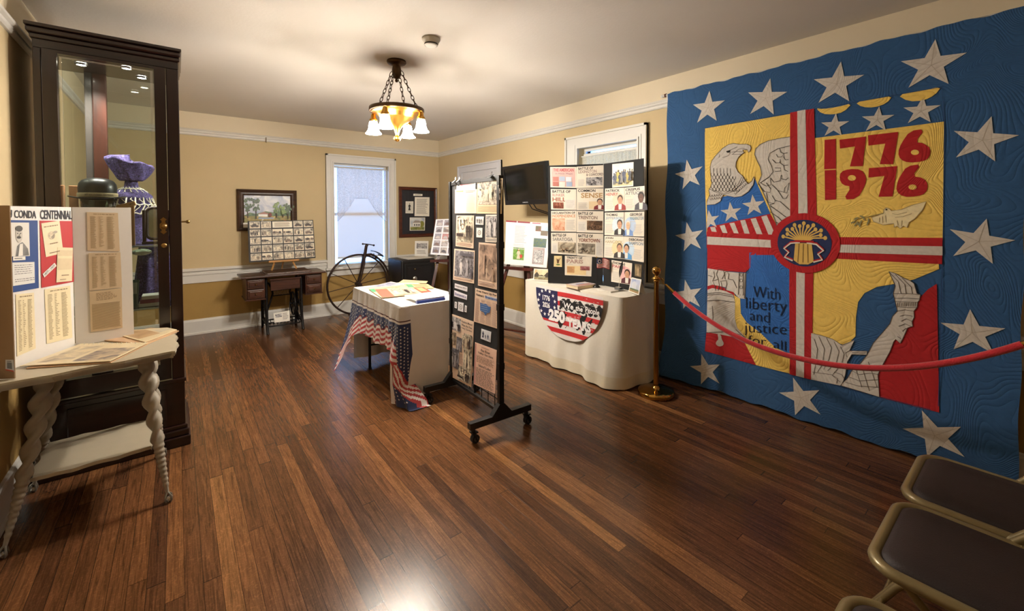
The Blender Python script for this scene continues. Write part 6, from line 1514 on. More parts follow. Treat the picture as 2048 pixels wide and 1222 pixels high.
# hanging rod
rd = thing('quilt_rod', (3.375, 1.06, 2.42), 'white hanging rod with brown end behind the top of the quilt', 'rod')
MB().tube([(3.376, 2.12, 2.452), (3.376, -.05, 2.452)], .011, WHT, 12).build('rod', rd)
MB().tube([(3.376, 2.10, 2.452), (3.376, 2.085, 2.452)], .016, M('5a3020', .5), 12).ball((3.376, 2.125, 2.452), .016, M('e4e0d8', .5), 12).build('end_cap', rd)
for y in (2.075, 1.1, -.03): MB().beam((3.399, y, 2.452), (3.376, y, 2.435), .02, .03, WHT).build('bracket', rd)

# ================================================================== FOLDING CHAIRS
TAN = M('8a7a54', .35, .3, var=.1, scale=20, coat=.3); VIN = M('231413', .65, var=.15, scale=90, bump=.15, bscale=300)
def rrect(x0, y0, x1, y1, r, z, n=7, taper=0):
    pts = []
    for (cx_, cy_, a0) in ((x1 - r, y1 - r, 0), (x0 + r, y1 - r, pi / 2), (x0 + r, y0 + r, pi), (x1 - r, y0 + r, 1.5 * pi)):
        for k in range(n): a = a0 + pi / 2 * k / (n - 1); pts.append(Vector((cx_ + r * math.cos(a), cy_ + r * math.sin(a), z)))
    return pts
def make_chair(label):
    """seat faces +Y, origin on the floor under the seat centre"""
    t = thing('folding_chair', (0, 0, 0), label, 'chair', 'padded folding chairs in a row'); w, d, zs = .40, .385, .445
    o = rrect(-w / 2, -d / 2, w / 2, d / 2, .065, zs, 8)
    mb = MB(); mb.tube(o, .0165, TAN, 10, closed=True); mb.prism([p - Vector((0, 0, .014)) for p in rrect(-w / 2 + .012, -d / 2 + .012, w / 2 - .012, d / 2 - .012, .055, zs, 6)], (0, 0, .012), TAN); mb.build('seat_rim', t)
    mb = MB(); rings = []; 
    for k, (ins, h) in enumerate(((.012, -.002), (.014, .012), (.03, .022), (.08, .027), (.16, .029))):
        rings.append(rrect(-w / 2 + ins, -d / 2 + ins, w / 2 - ins, d / 2 - ins, max(.02, .058 - ins * .25), zs + h, 8))
    n = len(rings[0]); mb.add([p for R in rings for p in R], [(i * n + k, i * n + (k + 1) % n, (i + 1) * n + (k + 1) % n, (i + 1) * n + k) for i in range(len(rings) - 1) for k in range(n)], VIN, True)
    mb.poly(rings[-1], VIN); mb.build('seat_pad', t)
    xs = w / 2 + .010
    for s in (-1, 1):   # front leg runs up to the back rest
        MB().tube([(s * xs, .27, .012), (s * xs, .20, .14), (s * xs, -.19, .62), (s * xs, -.235, .72), (s * (xs - .005), -.255, .80)], .0115, TAN, 10).tube([(s * xs, .272, 0), (s * xs, .27, .02)], .014, M('2a2624', .7), 10).build('front_leg', t)
        MB().tube([(s * (xs - .03), -.25, .012), (s * (xs - .03), -.2, .1), (s * (xs - .03), .10, .40), (s * (xs - .02), .12, .43)], .0105, TAN, 10).tube([(s * (xs - .03), -.252, 0), (s * (xs - .03), -.25, .02)], .0135, M('2a2624', .7), 10).build('rear_leg', t)
        MB().beam((s * (xs - .012), -.08, .435), (s * (xs - .012), -.20, .56), .004, .022, TAN, (1, 0, 0)).build('hinge_bracket', t)
    MB().tube([(-xs, .235, .075), (xs, .235, .075)], .008, TAN, 8).build('stretcher', t); MB().tube([(-xs + .03, -.215, .08), (xs - .03, -.215, .08)], .008, TAN, 8).build('stretcher', t)
    mb = MB(); mb.tube([(-xs + .005, -.255, .80)] + [(-xs + .03 * (1 - math.cos(a)) + .0, -.258 - .0, .80 + .03 * math.sin(a)) for a in (.5, 1.0, 1.57)] + [(xs - .03 * (1 - math.cos(a)), -.258, .80 + .03 * math.sin(a)) for a in (1.57, 1.0, .5)] + [(xs - .005, -.255, .80)], .0115, TAN, 10); mb.build('top_rail', t)
    mb = MB(); mb.grid(lambda a, b: (-xs + .012 + (2 * xs - .024) * a, -.238 - .03 * math.sin(pi * a) - .02 * b, .62 + .19 * b), 16, 6, VIN); mb.build('backrest', t, solid=.018)
    return t
def dup(root, label):
    r = root.copy(); COL.objects.link(r); r['label'] = label
    for ch in list(root.children):
        c = ch.copy(); COL.objects.link(c); c.parent = r
        for g in list(ch.children):
            e = g.copy(); COL.objects.link(e); e.parent = c
    return r
CH1 = make_chair('padded folding chair nearest the quilt, brown seat in tan frame')
CH2 = dup(CH1, 'padded folding chair in the middle of the row at lower right'); CH3 = dup(CH1, 'padded folding chair nearest the camera at the bottom edge')
for o, x in ((CH1, 2.14), (CH2, 1.695), (CH3, 1.14)): o.location = (x, .098, 0)
# ================================================================== DISPLAY CABINET
MH = wood('140908', '27110e', .28, 2, 'dark_mahogany', 5, .5); MHX = wood('140908', '27110e', .28, 0, 'dark_mahogany_x', 5, .5)
cy0, cy1, cx0, cx1 = 3.30, 3.74, -.578, .022
GL = glass('f4f8f6', .0, .05)
CB = thing('display_cabinet', ((cx0 + cx1) / 2, (cy0 + cy1) / 2, 0), 'tall dark mahogany glass display cabinet lit inside, by the left wall', 'cabinet')
mb = MB(); mb.bev((cx0 - .024, cy0 - .035, 0), (cx1 + .024, cy1 + .01, .06), MHX, .006).bev((cx0 - .018, cy0 - .022, .06), (cx1 + .018, cy1 + .005, .10), MHX, .008).bev((cx0 - .01, cy0 - .012, .10), (cx1 + .01, cy1, .125), MHX, .006); mb.build('plinth', CB)
mb = MB(); mb.bev((cx0, cy0, .125), (cx1, cy1, .40), MHX, .004).bev((cx0 + .09, cy0 - .006, .17), (cx1 - .09, cy0 + .004, .36), MHX, .005).bev((cx0 - .008, cy0 - .014, .39), (cx1 + .008, cy1, .415), MHX, .006); mb.build('lower_case', CB)
mb = MB(); mb.bev((cx0, cy0, 2.30), (cx1, cy1, 2.345), MHX, .003).bev((cx0 - .008, cy0 - .012, 2.345), (cx1 + .008, cy1, 2.37), MHX, .006).bev((cx0 - .018, cy0 - .03, 2.37), (cx1 + .012, cy1 + .01, 2.40), MHX, .008).bev((cx0 - .022, cy0 - .04, 2.40), (cx1 + .016, cy1 + .015, 2.418), MHX, .004); mb.build('cornice', CB)
for x0, x1, y0, y1 in ((cx0, cx0 + .032, cy0, cy0 + .035), (cx1 - .06, cx1, cy0, cy0 + .035), (cx1 - .03, cx1, cy1 - .035, cy1), (cx0, cx0 + .03, cy1 - .035, cy1)):
    MB().bev((x0, y0, .415), (x1, y1, 2.30), MH, .004).build('corner_post', CB)
MB().bev((-.435, cy1 - .045, .415), (-.40, cy1 - .005, 2.30), M('4c4644', .3), .004).bev((-.40, cy1 - .055, .415), (-.335, cy1 - .005, 2.30), wood('2a130e', '4c2418', .4, 2, 'reddish_mahogany', 5, .2), .006).build('back_post', CB)
# door: frame and bevelled glass
gx0, gx1, gz0, gz1 = -.488, -.092, .52, 2.278
mb = MB(); dx0, dx1, dz0, dz1 = cx0 + .036, cx1 - .062, .425, 2.295; yd0, yd1 = cy0 - .018, cy0 + .006
mb.bb((dx0, yd0, dz0), (gx0, yd1, dz1), MH); mb.bb((gx1, yd0, dz0), (dx1, yd1, dz1), MH); mb.bb((gx0, yd0, dz0), (gx1, yd1, gz0), MHX); mb.bb((gx0, yd0, gz1), (gx1, yd1, dz1), MHX)
dr_ = mb.build('door', CB)
mb = MB(); bz = .018
mb.bb((gx0 + bz, cy0 - .008, gz0 + bz), (gx1 - bz, cy0 - .003, gz1 - bz), GL); mb.build('door_glass', dr_)
mb = MB(); c = [(gx0, gz0), (gx1, gz0), (gx1, gz1), (gx0, gz1)]; d = [(gx0 + bz, gz0 + bz), (gx1 - bz, gz0 + bz), (gx1 - bz, gz1 - bz), (gx0 + bz, gz1 - bz)]
mb.add([(x, cy0 - .004, z) for x, z in c] + [(x, cy0 - .0082, z) for x, z in d], [(i, (i + 1) % 4, 4 + (i + 1) % 4, 4 + i) for i in range(4)], glass('f4f8f6', .05, .3, 'bevel_glass')); mb.build('glass_bevel', dr_)
BRO = M('9a7a48', .35, 1, var=.2)
kp = aty(327, 452, yd0); fr = Fr((kp.x, yd0 - .001, kp.z), (1, 0, 0), (0, 0, 1))
mb = MB(); prof = [(0, .085), (.02, .06), (.012, .055), (.01, .035), (.022, .018), (.022, -.018), (.01, -.035), (.012, -.05), (.02, -.055), (0, -.08), (-.02, -.055), (-.012, -.05), (-.01, -.035), (-.022, -.018), (-.022, .018), (-.01, .035), (-.012, .055), (-.02, .06)]
mb.prism([fr.p(a * .8, b * .62, .001) for a, b in prof], fr.N * .003, BRO); mb.lathe([(.009, 0), (.009, .012), (.014, .018), (.012, .028), (0, .032)], fr.p(.004, 0, .003), BRO, 14, fr.N); mb.build('lock_plate', dr_)
kp2 = aty(328, 491, yd0); MB().lathe([(.014, 0), (.012, .004), (0, .005)], (kp2.x, yd0, kp2.z), BRO, 16, (0, -1, 0)).build('keyhole_cover', dr_)
MB().tube([(cx1, cy0 + .06, 1.375), (cx1 + .028, cy0 + .06, 1.375)], .005, BRO, 8).ball((cx1 + .032, cy0 + .06, 1.375), .012, BRO, 12).build('side_knob', CB)
MB().bb((cx1 - .015, cy0 + .035, .415), (cx1 - .009, cy1 - .035, 2.30), GL).build('side_glass', CB); MB().bb((cx0 + .002, cy0 + .035, .415), (cx0 + .014, cy1 - .035, 2.30), MH).build('side_panel', CB)
MB().bb((cx0 + .014, cy0 + .036, .415), (cx0 + .018, cy1 - .036, 2.30), M('aeb8ac', .05, 1, var=.02)).build('side_mirror', CB)
MB().bb((cx0 + .03, cy1 - .014, .415), (-.44, cy1 - .009, 2.30), GL).bb((-.345, cy1 - .014, .415), (cx1 - .03, cy1 - .009, 2.30), GL).build('back_glass', CB)
SHG = glass('dceee6', .02, .16, 'shelf_glass')
for z in (.86, 1.235): MB().bb((cx0 + .02, cy0 + .04, z - .008), (cx1 - .02, cy1 - .05, z), SHG).build('glass_shelf', CB); MB().bb((cx0 + .02, cy0 + .034, z - .009), (cx1 - .02, cy0 + .04, z + .001), M('cfd6cc', .2, var=.05)).build('shelf_edge', CB)
for x, y in ((-.42, 3.50), (-.22, 3.42), (-.16, 3.60)):
    MB().lathe([(.028, 0), (.03, -.006), (.024, -.012), (.022, -.010)], (x, y, 2.299), M('b0b0b4', .2, 1), 18).lathe([(.022, -.008), (0, -.008)], (x, y, 2.299), emit('fff4e0', 45.0, 'puck_glow'), 18).build('puck_light', CB)
for x, y in ((-.42, 3.50), (-.20, 3.50)):
    l_ = bpy.data.lights.new('puck_beam', 'SPOT'); l_.energy = 26; l_.color = (1, .93, .82); l_.spot_size = 2.3; l_.spot_blend = .8; l_.shadow_soft_size = .02
    o = bpy.data.objects.new('puck_beam', l_); COL.objects.link(o); o.location = (x, y, 2.27)
# contents -----------------------------------------------------------
FLO = mottle(['0f0c24', '1b163c', '262052', '6a5a9c'], 95, .85, 'purple_floral'); CRO = M('efe6d0', .9); S1 = 1.237; S0 = .862
def ip(px_, py_, Y): return aty(px_, py_, Y)
c = ip(196, 394, 3.42); hz = c.z
t = thing('bowler_hat', (c.x, 3.42, hz), 'black bowler hat with tan printed band on a clear glass head', 'hat'); HB_ = M('1b1c1c', .35, var=.1, scale=20)
mb = MB(); n = 40
def brim(a, b): 
    q = 2 * pi * a; r = .078 + (.128 - .078) * b; z = hz - .008 + .014 * (b ** 2) * (abs(math.sin(q)) ** 2) * 0 + .016 * b * b * math.cos(q) ** 2 - .006 * b
    return (c.x + r * math.cos(q) * .93, 3.42 + r * math.sin(q) * 1.1, z)
mb.grid(brim, n, 8, HB_); mb.tube([brim(k / n, 1) for k in range(n)], .004, HB_, 8, closed=True); mb.build('brim', t)
mb = MB(); mb.lathe([(.080, -.006), (.083, .02), (.084, .05), (.080, .075), (.068, .094), (.045, .106), (.02, .110), (0, .111)], (c.x, 3.42, hz), HB_, 36); mb.build('crown', t)
mb = MB(); mb.lathe([(.0845, -.002), (.0862, .0), (.087, .018), (.0855, .022)], (c.x, 3.42, hz), M('b5a27c', .7), 36)
v, f, _ = text_geo('1877 WAUCONDA CENTENNIAL', .01)
vs = []
for a, b in v:
    q = -pi / 2 - .55 + 1.5 * a; vs.append((c.x + .0875 * math.cos(q), 3.42 + .0875 * math.sin(q), hz + .004 + .011 * b))
mb.add(vs, f, M('4a3c28', .7)); mb.build('hat_band', t, False)
t = thing('glass_head', (c.x, 3.42, S1), 'clear glass display head under the black bowler hat', 'display stand')
GH = glass('c9d6c4', .05, .3, 'green_glass')
MB().lathe([(.055, 0), (.06, .01), (.045, .05), (.042, .08), (.06, .12), (.072, .16), (.074, hz - S1 - .012), (.05, hz - S1 - .004)], (c.x, 3.42, S1), GH, 28).build('head_form', t)
mb = MB(); 
# bonnet, crochet cap and dress on a form
b0 = ip(262, 345, 3.60)
t = thing('dress_form', (b0.x, 3.60, S1), 'purple floral dress bodice with white crocheted collar in the lit cabinet', 'dress')
mb = MB(); tz = ip(262, 400, 3.6).z
mb.lathe([(.10, 0), (.095, .05), (.075, .12), (.070, .16), (.085, .22), (.10, .27), (.105, .30), (.07, .335), (.035, .36), (.03, .40), (.02, .41), (0, .41)], (b0.x, 3.60, S1), FLO, 30); mb.build('bodice', t)
mb = MB(); cz = S1 + .05; cc_ = Vector((b0.x, 3.60, S1 + .20))
def dome(q, e, r=.121): return cc_ + Vector((r * math.cos(q) * math.cos(e), r * math.sin(q) * math.cos(e), r * 1.35 * math.sin(e)))
for k in range(16):
    q = 2 * pi * k / 16; mb.tube([dome(q + .25 * math.sin(j), math.radians(-5 + j * 19)) for j in range(5)], .0038, CRO, 5); mb.tube([dome(q + .4 * (j % 2), math.radians(-5 + j * 17)) for j in range(6)], .0028, CRO, 5)
for e in (-5, 15, 38, 60): mb.tube([dome(2 * pi * k / 32, math.radians(e + 3 * (k % 2))) for k in range(32)], .0036, CRO, 5, closed=True)
mb.build('crochet_collar', t)
t = thing('floral_bonnet', (b0.x, 3.58, b0.z), 'purple floral cloth bonnet above the crocheted collar', 'bonnet')
def bon(a, b):
    q = 2 * pi * a; r = (.045 + .055 * min(1, b / .75) ** .7) * (1 if b < .8 else math.cos((b - .8) / .2 * pi * .49)) * (1 + .06 * math.sin(q * 7 + b * 5)); return (b0.x + r * math.cos(q) * 1.15, 3.58 + r * math.sin(q) * .8, S1 + .395 + .125 * min(1, b / .85) + (-.03 * math.cos(q) + .010 * math.sin(q * 5)) * b)
mb = MB(); mb.grid(bon, 48, 16, FLO); mb.build('cloth_crown', t, solid=.003); MB().tube([(b0.x, 3.59, S1 + .425), (b0.x, 3.585, S1 + .44)], .03, FLO, 12).build('neck_ruffle', t)
d0 = ip(292, 520, 3.55)
def skirtf(a, b):
    q = 2 * pi * a; r = .085 + .05 * b + .008 * math.sin(q * 9); return (-.12 + r * math.cos(q) * .8, 3.56 + r * math.sin(q) * .6, 1.215 - (1.215 - S0 - .002) * b)
mb = MB(); mb.grid(skirtf, 60, 10, FLO); o = mb.build('floral_skirt', None); tag(o, 'purple floral skirt hanging under the upper glass shelf', 'skirt')
# crumpled gloves hang at the top of the skirt
g0 = ip(282, 506, 3.42)
mb = MB(); mb.grid(lambda a, b: Vector((g0.x, 3.42, S0 + .36)) + Vector((.045 * math.cos(2 * pi * a) * math.sin(pi * b) * (1 + .2 * math.sin(a * 30)), .02 * math.sin(2 * pi * a) * math.sin(pi * b), -.016 * math.cos(pi * b) * (1 + .3 * math.sin(a * 25)))), 30, 8, M('e2dac4', .9)); mb.build
o = mb.build('lace_glove'); o.location.z = 1.2105 - (S0 + .36 + .019) ; tag(o, 'small crumpled cream glove just below the upper shelf', 'glove')
# swing mirror
m0 = ip(298, 488, 3.38); t = thing('table_mirror', (m0.x, 3.38, S1), 'small brown framed swing mirror on the upper cabinet shelf', 'mirror'); FRW = M('2a1614', .4)
x0, x1 = -.155, -.062
mb = MB(); mb.tube([(x0, 3.38, S1 + .012), (x0, 3.38, S1 + .21)], .009, FRW, 8).tube([(x1 + .03, 3.38, S1 + .012), (x1 + .03, 3.38, S1 + .21)], .009, FRW, 8).bb((x0 - .012, 3.36, S1 + .002), (x1 + .04, 3.40, S1 + .02), FRW); mb.build('stand', t)
rp = [Vector(p) for p in rrect(x0 + .012, 0, x1 + .018, .19, .03, 0)]
fr = Fr((0, 3.375, S1 + .035), (1, 0, 0), (0, .1, 1)); mb = MB(); mb.tube([fr.p(p.x, p.y) for p in rp], .009, FRW, 8, closed=True); mb.build('mirror_frame', t)
MB().poly([fr.p(p.x, p.y, .001) for p in rp], M('c8ccc4', .06, 1, var=.02)).build('mirror_plate', t)
# wooden plaque and small boxes
q0 = ip(235, 417, 3.40); R = Matrix.Rotation(math.radians(-14), 3, 'Y')
o = MB(); fr = Fr((0, 3.37, 0), (1, 0, 0), (0, 0, 1)); pts = [fr.px(*p) for p in ((232, 411), (268, 402), (272, 410), (232, 422))]; o.prism([fr.p(a, b) for a, b in pts], (0, .05, 0), M('c89458', .5))
v, f, _ = text_geo('1876', .01); s = Sheet(fr, pts, 0, 0); o.add([s.P(.68 + .24 * a, .3 + .4 * b, .001) for a, b in v], f, M('3a2818', .6)); bs = [fr.px(232, 424), fr.px(268, 424)]
o.bb((bs[0][0], 3.375, S1), (bs[0][0] + .02, 3.415, pts[3][1] + .012), M('c89458', .5)).bb((bs[1][0] - .02, 3.375, S1), (bs[1][0], 3.415, pts[2][1] + .01), M('c89458', .5))
tag(o.build('wooden_plaque'), 'tan wooden plaque marked 1876 beside the glass head', 'plaque')
for k, (px0, px1, pt, g_) in enumerate(((117, 128, 370, 'pink wooden upright block at far left inside the cabinet'), (137, 155, 371, 'orange wooden block behind the left side of bowler hat brim'))):
    a = ip(px0, pt, 3.50); b = ip(px1, pt, 3.50); mb = MB(); mb.bev((a.x, 3.50, S1), (b.x, 3.53, a.z), M('c88a5c', .6), .003); tag(mb.build('wooden_block'), g_, 'block')
# papers and books low in the cabinet
B_ = [('c9c2b4', 'pale book on the lower cabinet shelf, bottom of its pile'), ('8a4a5c', 'maroon striped book in the pile on the lower cabinet shelf'), ('d6cfc2', 'white covered book topping the pile on lower cabinet shelf')]
z = S0 + .001
for k, (c_, lb) in enumerate(B_):
    mb = MB(); mb.bev((-.19 + .008 * k, 3.36, z), (-.05, 3.47, z + .022), M(c_, .6), .002); tag(mb.build('book'), lb, 'book', 'books piled on the lower cabinet shelf'); z += .0225
fr = Fr((-.225, 3.345, S0 + .003), (.5, -.1, 0), (.25, .2, 1)); mb = MB(); s = Sheet(fr, [(-.03, .17), (.035, .17), (.035, 0), (-.03, 0)], 0, .003); s.base(mb, M('5a6a5e', .5)); s.rect(mb, .1, .5, .9, .9, M('b8b8a0', .5)); tag(mb.build('leaning_card'), 'grey green card leaning on the lower cabinet shelf', 'card')

# ================================================================== SMALL WHITE SPIRAL LEG TABLE
IVO = M('958c7c', .5, var=.08, scale=25); IVT = M('aea48e', .45, var=.06, scale=20); TZ = .742
cor = [(-.625, 2.575), (.0, 2.675), (-.01, 3.165), (-.63, 3.165)]
def serp(cor, amp, n=22):
    pts = []
    for i in range(4):
        a = Vector(cor[i] + (0,)); b = Vector(cor[(i + 1) % 4] + (0,)); d = b - a; nn = Vector((d.y, -d.x, 0)).normalized()
        for k in range(n):
            t = k / n; pts.append(a + d * t + nn * amp * (-abs(math.sin(t * pi * 3)) ** .7 + (.35 if .12 < t < .88 else 0) - .9 * (1 - min(1, min(t, 1 - t) / .07))))
    return pts
ST = thing('side_table', (-.31, 2.9, 0), 'small ivory scalloped table with spiral turned legs by the left wall', 'table')
mb = MB(); o_ = serp(cor, .016); ctr = sum(o_, Vector()) / len(o_)
for z0, z1, s_ in ((TZ - .008, TZ, .99), (TZ - .016, TZ - .008, 1.0), (TZ - .024, TZ - .016, .985), (TZ - .034, TZ - .024, .965)): mb.prism([ctr + (p - ctr) * s_ + Vector((0, 0, z0)) for p in o_], (0, 0, z1 - z0), IVT if z1 == TZ else IVO)
mb.build('tabletop', ST)
feet = [(-.055, 2.67), (-.588, 2.655), (-.60, 3.20), (-.085, 3.205)]; tops = [(-.135, 2.79), (-.475, 2.77), (-.485, 3.05), (-.14, 3.05)]
GB = glass('e8f0f0', .02, .3, 'glass_ball')
def pt(l, k): return Vector((tops[l][0] + (feet[l][0] - tops[l][0]) * (k ** 1.25), tops[l][1] + (feet[l][1] - tops[l][1]) * (k ** 1.25), (TZ - .034) * (1 - k) + .018 * k))
for l in range(4):
    mb = MB(); n = 20; N = 150; vs = []
    for j in range(N + 1):
        k = j / N * .965; c_ = pt(l, k); t_ = (pt(l, k + .01) - pt(l, max(0, k - .01))).normalized(); x = t_.cross(Vector((0, 1, 0))).normalized(); y = t_.cross(x)
        if k < .05: r = .032
        elif k < .62:
            r = .0300 - .010 * (k - .05) / .57
        else: r = .0185 - .0115 * (k - .62) / .35
        for i in range(n):
            q = 2 * pi * i / n
            if .05 < k < .62: rr = r * (1 + .42 * math.cos(2 * q - (k - .05) * 46) * min(1, (k - .05) / .05) * min(1, (.62 - k) / .03))
            elif k >= .62: rr = r * (1 + .30 * abs(math.sin((k - .62) / .3 * pi * 9)) if k < .92 else 1)
            else: rr = r
            vs.append(c_ + x * rr * math.cos(q) + y * rr * math.sin(q))
    mb.add(vs, [(j * n + i, j * n + (i + 1) % n, (j + 1) * n + (i + 1) % n, (j + 1) * n + i) for j in range(N) for i in range(n)], IVO, True)
    lg = mb.build('leg', ST)
    f_ = Vector((feet[l][0], feet[l][1], .018)); MB().ball(f_, .017, GB, 14).build('glass_ball', lg)
    mb = MB()
    for i in range(4): q = pi / 4 + pi / 2 * i; e = Vector((math.cos(q), math.sin(q), 0)); b_ = pt(l, .95); mb.tube([b_, f_ + e * .016 + Vector((0, 0, .016)), f_ + e * .019 - Vector((0, 0, .002)), f_ + e * .012 - Vector((0, 0, .013))], .0038, M('8d8a80', .4, .7), 6)
    mb.build('claw', lg)
sh_z = .27; kk = 1 - (sh_z - .018) / (TZ - .052)
sc_ = [tuple(pt(l, kk).to_2d()) for l in (1, 0, 3, 2)]
g_ = .012; sc_ = [(sc_[0][0] + g_, sc_[0][1] + g_), (sc_[1][0] - g_, sc_[1][1] + g_), (sc_[2][0] - g_, sc_[2][1] - g_), (sc_[3][0] + g_, sc_[3][1] - g_)]
mb = MB(); o_ = serp(sc_, .016); mb.prism([p + Vector((0, 0, sh_z - .016)) for p in o_], (0, 0, .016), IVT); mb.build('lower_shelf', ST)

# trifold centennial board
z0 = TZ + .002; Hc = .715
C0 = Vector((-.635, 2.70, z0)); C1 = Vector((-.422, 3.094, z0)); C2 = Vector((-.198, 3.150, z0)); CL = atz(29.5, 757, z0)
CT = thing('centennial_board', (C0 + C1) / 2, 'folding white poster board headed Centennial on the small ivory table', 'display board')
WB = M('dcd8d2', .6, var=.03); BRN = M('8c7358', .8, var=.06, scale=30)
def cpanel(a, b, m_, nm='board_panel', th=.004):
    fr = Fr(a, b - a, (0, 0, 1)); 
    if fr.N.dot(CAM - a) < 0: fr.N = -fr.N
    W_ = (b - a).length; mb = MB(); mb.prism([fr.p(0, 0, -th), fr.p(W_, 0, -th), fr.p(W_, Hc, -th), fr.p(0, Hc, -th)], fr.N * th, m_); mb.build(nm, CT); return fr
F1 = cpanel(C0, C1, WB); F2 = cpanel(C1 + Vector((.003, 0, 0)), C2, WB); F3 = cpanel(C0 + Vector((.0, -.006, 0)), CL, BRN)
def c7(p): return zq(0, 400, 6.1125, p)
def c2(p): return zq(0, 380, 3.055, p)
def c8(p): return zq(0, 560, 5.5536, p)
def cs(fr, q, base, fn, nm='paper_sheet', w=.001, label=None):
    s = Sheet(fr, [fr.px(*p) for p in q], w, .0008); mb = MB(); s.base(mb, M(base, .6, var=.04)); fn(s, mb); o = mb.build(nm, CT, False)
    if label: o['label'] = label
    return s
DKL = M('2e2e3a', .7)
sB = [(60, 245), (455, 250), (470, 1078), (60, 1160)]
cs(F1, c7([(20, 244), (455, 250), (470, 1076), (40, 1150)]), '1c3f7c', lambda s, mb: None, 'blue_card', .001)
cs(F1, c7([(482, 252), (880, 258), (905, 998), (503, 1074)]), 'b02a2e', lambda s, mb: None, 'red_card', .001)
# heading
a = F1.px(*c7([(488, 235)])[0]); b = F1.px(*c7([(876, 238)])[0]); t_ = F1.px(*c7([(488, 120)])[0]); v, f, _ = text_geo('CENTENNIAL', .02); mb = MB()
mb.add([F1.p(a[0] + (b[0] - a[0]) * p + (t_[0] - a[0]) * q, a[1] + (b[1] - a[1]) * p + (t_[1] - a[1]) * q, .0015) for p, q in v], f, DKL); mb.build('heading', CT, False)
a = F1.px(*c7([(172, 220)])[0]); b = F1.px(*c7([(440, 226)])[0]); t_ = F1.px(*c7([(172, 122)])[0]); v, f, _ = text_geo('CONDA', .02); mb = MB(); du = (b[0] - a[0], b[1] - a[1])
mb.add([F1.p(a[0] + du[0] * p + (t_[0] - a[0]) * q, a[1] + du[1] * p + (t_[1] - a[1]) * q, .0015) for p, q in v], f, DKL)
v2, f2, _ = text_geo('WAU', .02); mb.add([F1.p(a[0] - du[0] * .10 - du[0] * .62 * (1 - p) + (t_[0] - a[0]) * q, a[1] - du[1] * .62 * (1 - p) + (t_[1] - a[1]) * q, .0015) for p, q in v2], f2, DKL); mb.build('heading', CT, False)
def f_pm(s, mb):
    s.poly(mb, [(.2, .0), (.95, .02), (.9, .22), (.72, .35), (.6, .42), (.45, .38), (.3, .3)], mottle(['3a3a3c', '6a6866', '8a8884'], 14)); s.poly(mb, [(.35, .0), (.6, .02), (.62, .38), (.45, .36)], M('dedad0', .6))
    s.ell(mb, .42, .64, .19, .24, M('bdb6aa', .6), 18); s.ell(mb, .42, .82, .2, .09, M('4a4642', .6), 14); s.ell(mb, .40, .56, .12, .04, M('3e3a38', .6), 10); s.ell(mb, .33, .68, .03, .018, K, 8); s.ell(mb, .49, .68, .03, .018, K, 8); s.poly(mb, [(.4, .6), (.45, .6), (.43, .68)], M('9a9288', .6))
cs(F1, c7([(120, 275), (345, 276), (355, 685), (130, 690)]), 'd6d2c8', f_pm, 'portrait_print', .0025, 'black and white portrait of a man with a moustache')
cs(F1, c7([(150, 692), (300, 690), (302, 732), (150, 742)]), 'dcd8ce', lambda s, mb: s.lines(mb, .1, .3, .9, .7, 1, DKL), 'name_strip', .0025)
cs(F1, c7([(140, 765), (411, 757), (416, 1012), (150, 1052)]), 'd8d6d0', lambda s, mb: (s.lines(mb, .08, .45, .92, .92, 5, DKL, 3, .22, .15, True), s.lines(mb, .08, .12, .98, .3, 2, DKL, 4, .25, 0, True)), 'typed_note', .0025)
def f_sc(s, mb): s.lines(mb, .1, .86, .9, .9, 1, SEPI, 2, .8, 0, True); s.ell(mb, .45, .6, .2, .12, mottle(['6a6258', 'a89e8e', 'd8c8aa'], 60)); s.ell(mb, .68, .68, .12, .04, M('a89e8e', .6)); s.lines(mb, .3, .34, .75, .38, 1, SEPI, 3, .8, 0, True); s.lines(mb, .2, .06, .9, .12, 1, SEPI, 5, .5)
cs(F1, c7([(495, 285), (718, 254), (765, 648), (552, 698)]), 'dfd0ae', f_sc, 'certificate', .0025)
cs(F1, c7([(692, 578), (880, 584), (868, 990), (677, 1008)]), 'dccca8', lambda s, mb: (s.rect(mb, .04, .75, .96, .92, M('cdbb98', .6)), s.rect(mb, .04, .35, .96, .68, M('cfbd9a', .6)), s.lines(mb, .3, .16, .9, .22, 1, SEPI), s.lines(mb, .2, .05, .7, .09, 1, SEPI)), 'letter_sheet', .0035)
def f_yr(s, mb): s.text(mb, '1877 - 1977', .08, .25, .92, .78, DKL, .02)
cs(F1, c7([(510, 905), (655, 768), (680, 805), (530, 948)]), 'dcdad2', f_yr, 'date_strip', .0035)
def f_list(seed, c_='8d7a5c'):
    def fn(s, mb): m_ = M(c_, .7); s.lines(mb, .2, .94, .9, .965, 1, m_, 2, .8, 0, True); s.lines(mb, .1, .06, .28, .9, 34, m_, seed, .4, .4); s.lines(mb, .36, .1, .52, .9, 26, m_, seed + 1, .35, .7); s.lines(mb, .62, .06, .86, .9, 34, m_, seed + 2, .4, .3)
    return fn
cs(F1, c8([(170, 160), (372, 140), (392, 760), (185, 850)]), 'e0d2ac', f_list(1), 'typed_list')
cs(F1, c8([(490, 105), (775, 62), (800, 640), (515, 710)]), 'e0d2ac', f_list(4), 'typed_list')
cs(F2, c2([(530, 135), (720, 140), (732, 375), (535, 370)]), 'd0bb9a', f_list(7, 'a08a68'), 'typed_list')
cs(F2, c2([(540, 385), (735, 380), (745, 595), (545, 615)]), 'd0bb9a', f_list(11, 'a08a68'), 'typed_list', .0018)
cs(F2, c2([(546, 620), (742, 600), (748, 840), (555, 868)]), 'cdb896', lambda s, mb: (s.lines(mb, .2, .75, .85, .95, 6, SEPI, 2, .4, .3, True), s.lines(mb, .06, .05, .95, .68, 22, M('a08a68', .7), 3, .5, .05)), 'typed_list', .0018)
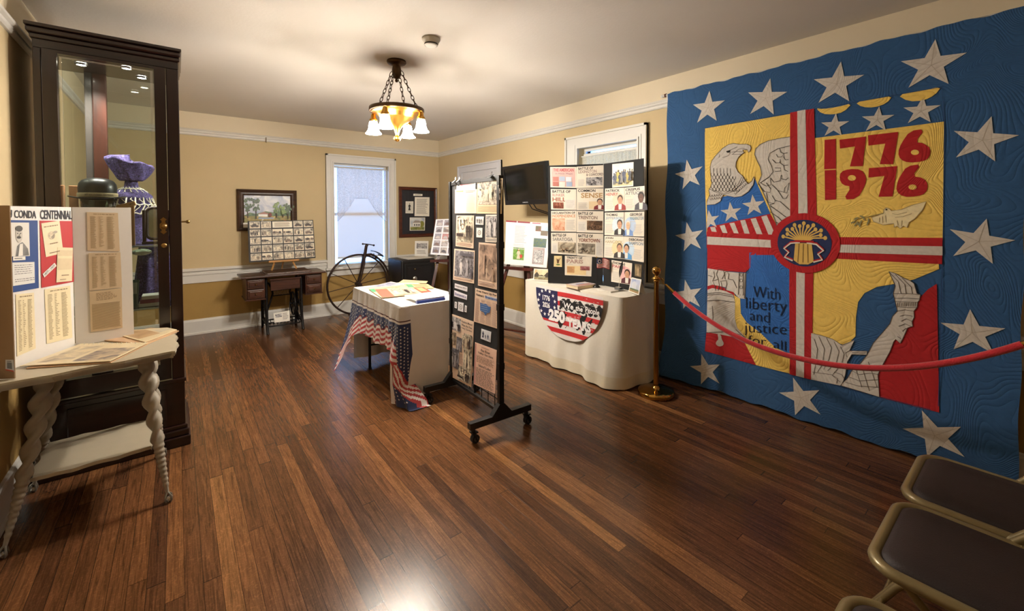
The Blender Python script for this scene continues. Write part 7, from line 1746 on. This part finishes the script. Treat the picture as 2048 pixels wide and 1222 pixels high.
mb = MB(); s = Sheet(F3, [F3.px(*p) for p in c8([(65, 885), (152, 885), (160, 1020), (65, 1000)])], .001, .0006); s.base(mb, M('b9bcc4', .5)); s.rect(mb, .2, .2, .8, .75, M('6a6e78', .5)); s.rect(mb, 0, 0, 1, .12, M('b04a3a', .5)); s.lines(mb, .2, .8, .9, .92, 2, DKL); mb.build('price_sticker', CT, False)
# open scrapbook
AL = thing('scrapbook', atz(180, 700, TZ), 'open cream scrapbook with sepia photos lying on the ivory table', 'album')
def page(q, z, base, fn, th=.004, nm='page'):
    P = [atz(x, y, z) for x, y in q]; fr = Fr((0, 0, z), (1, 0, 0), (0, 1, 0)); s = Sheet(fr, [(p.x, p.y) for p in P], 0, th); mb = MB(); s.base(mb, M(base, .35, var=.05, coat=.3)); fn(s, mb); mb.build(nm, AL, False)
page([(52, 738), (222, 726), (296, 689), (164, 691)], TZ + .0015, 'c8a27c', lambda s, mb: None, .004, 'cover')
page([(196, 681), (292, 690), (358, 663), (300, 657)], TZ + .0015, 'c8a27c', lambda s, mb: None, .006, 'cover')
page([(162, 688), (296, 686), (220, 723), (40, 733)], TZ + .009, 'dccba6', lambda s, mb: (s.rect(mb, .1, .1, .45, .85, mottle(['8a8078', 'b5a88e', 'd6c6a4', 'dccba6'], 14)), s.rect(mb, .52, .08, .97, .7, mottle(['5a5660', '85796e', 'b09c80', 'cdb896'], 16))), .003)
page([(212, 664), (334, 656), (354, 660), (290, 685)], TZ + .009, 'dccba6', lambda s, mb: (s.rect(mb, .05, .2, .6, .9, mottle(['9a7c58', 'b5946c', 'c8a880'], 8)), s.rect(mb, .65, .3, .95, .8, mottle(['b5ab9a', 'cfc2a6'], 14))), .003)
mb = MB()
for k in range(16):
    p = atz(150 + 140 * k / 15, 689 - 3.2 * k / 15, TZ + .012); mb.tube([p + Vector((.0, .006 * math.cos(q), .004 * math.sin(q) + .001)) for q in [2 * pi * j / 10 for j in range(10)]], .001, M('d8d4c8', .3, .6), 5, closed=True)
mb.build('spiral_binding', AL, False)
for o in bpy.data.objects:
    if '_base' in o: del o['_base']
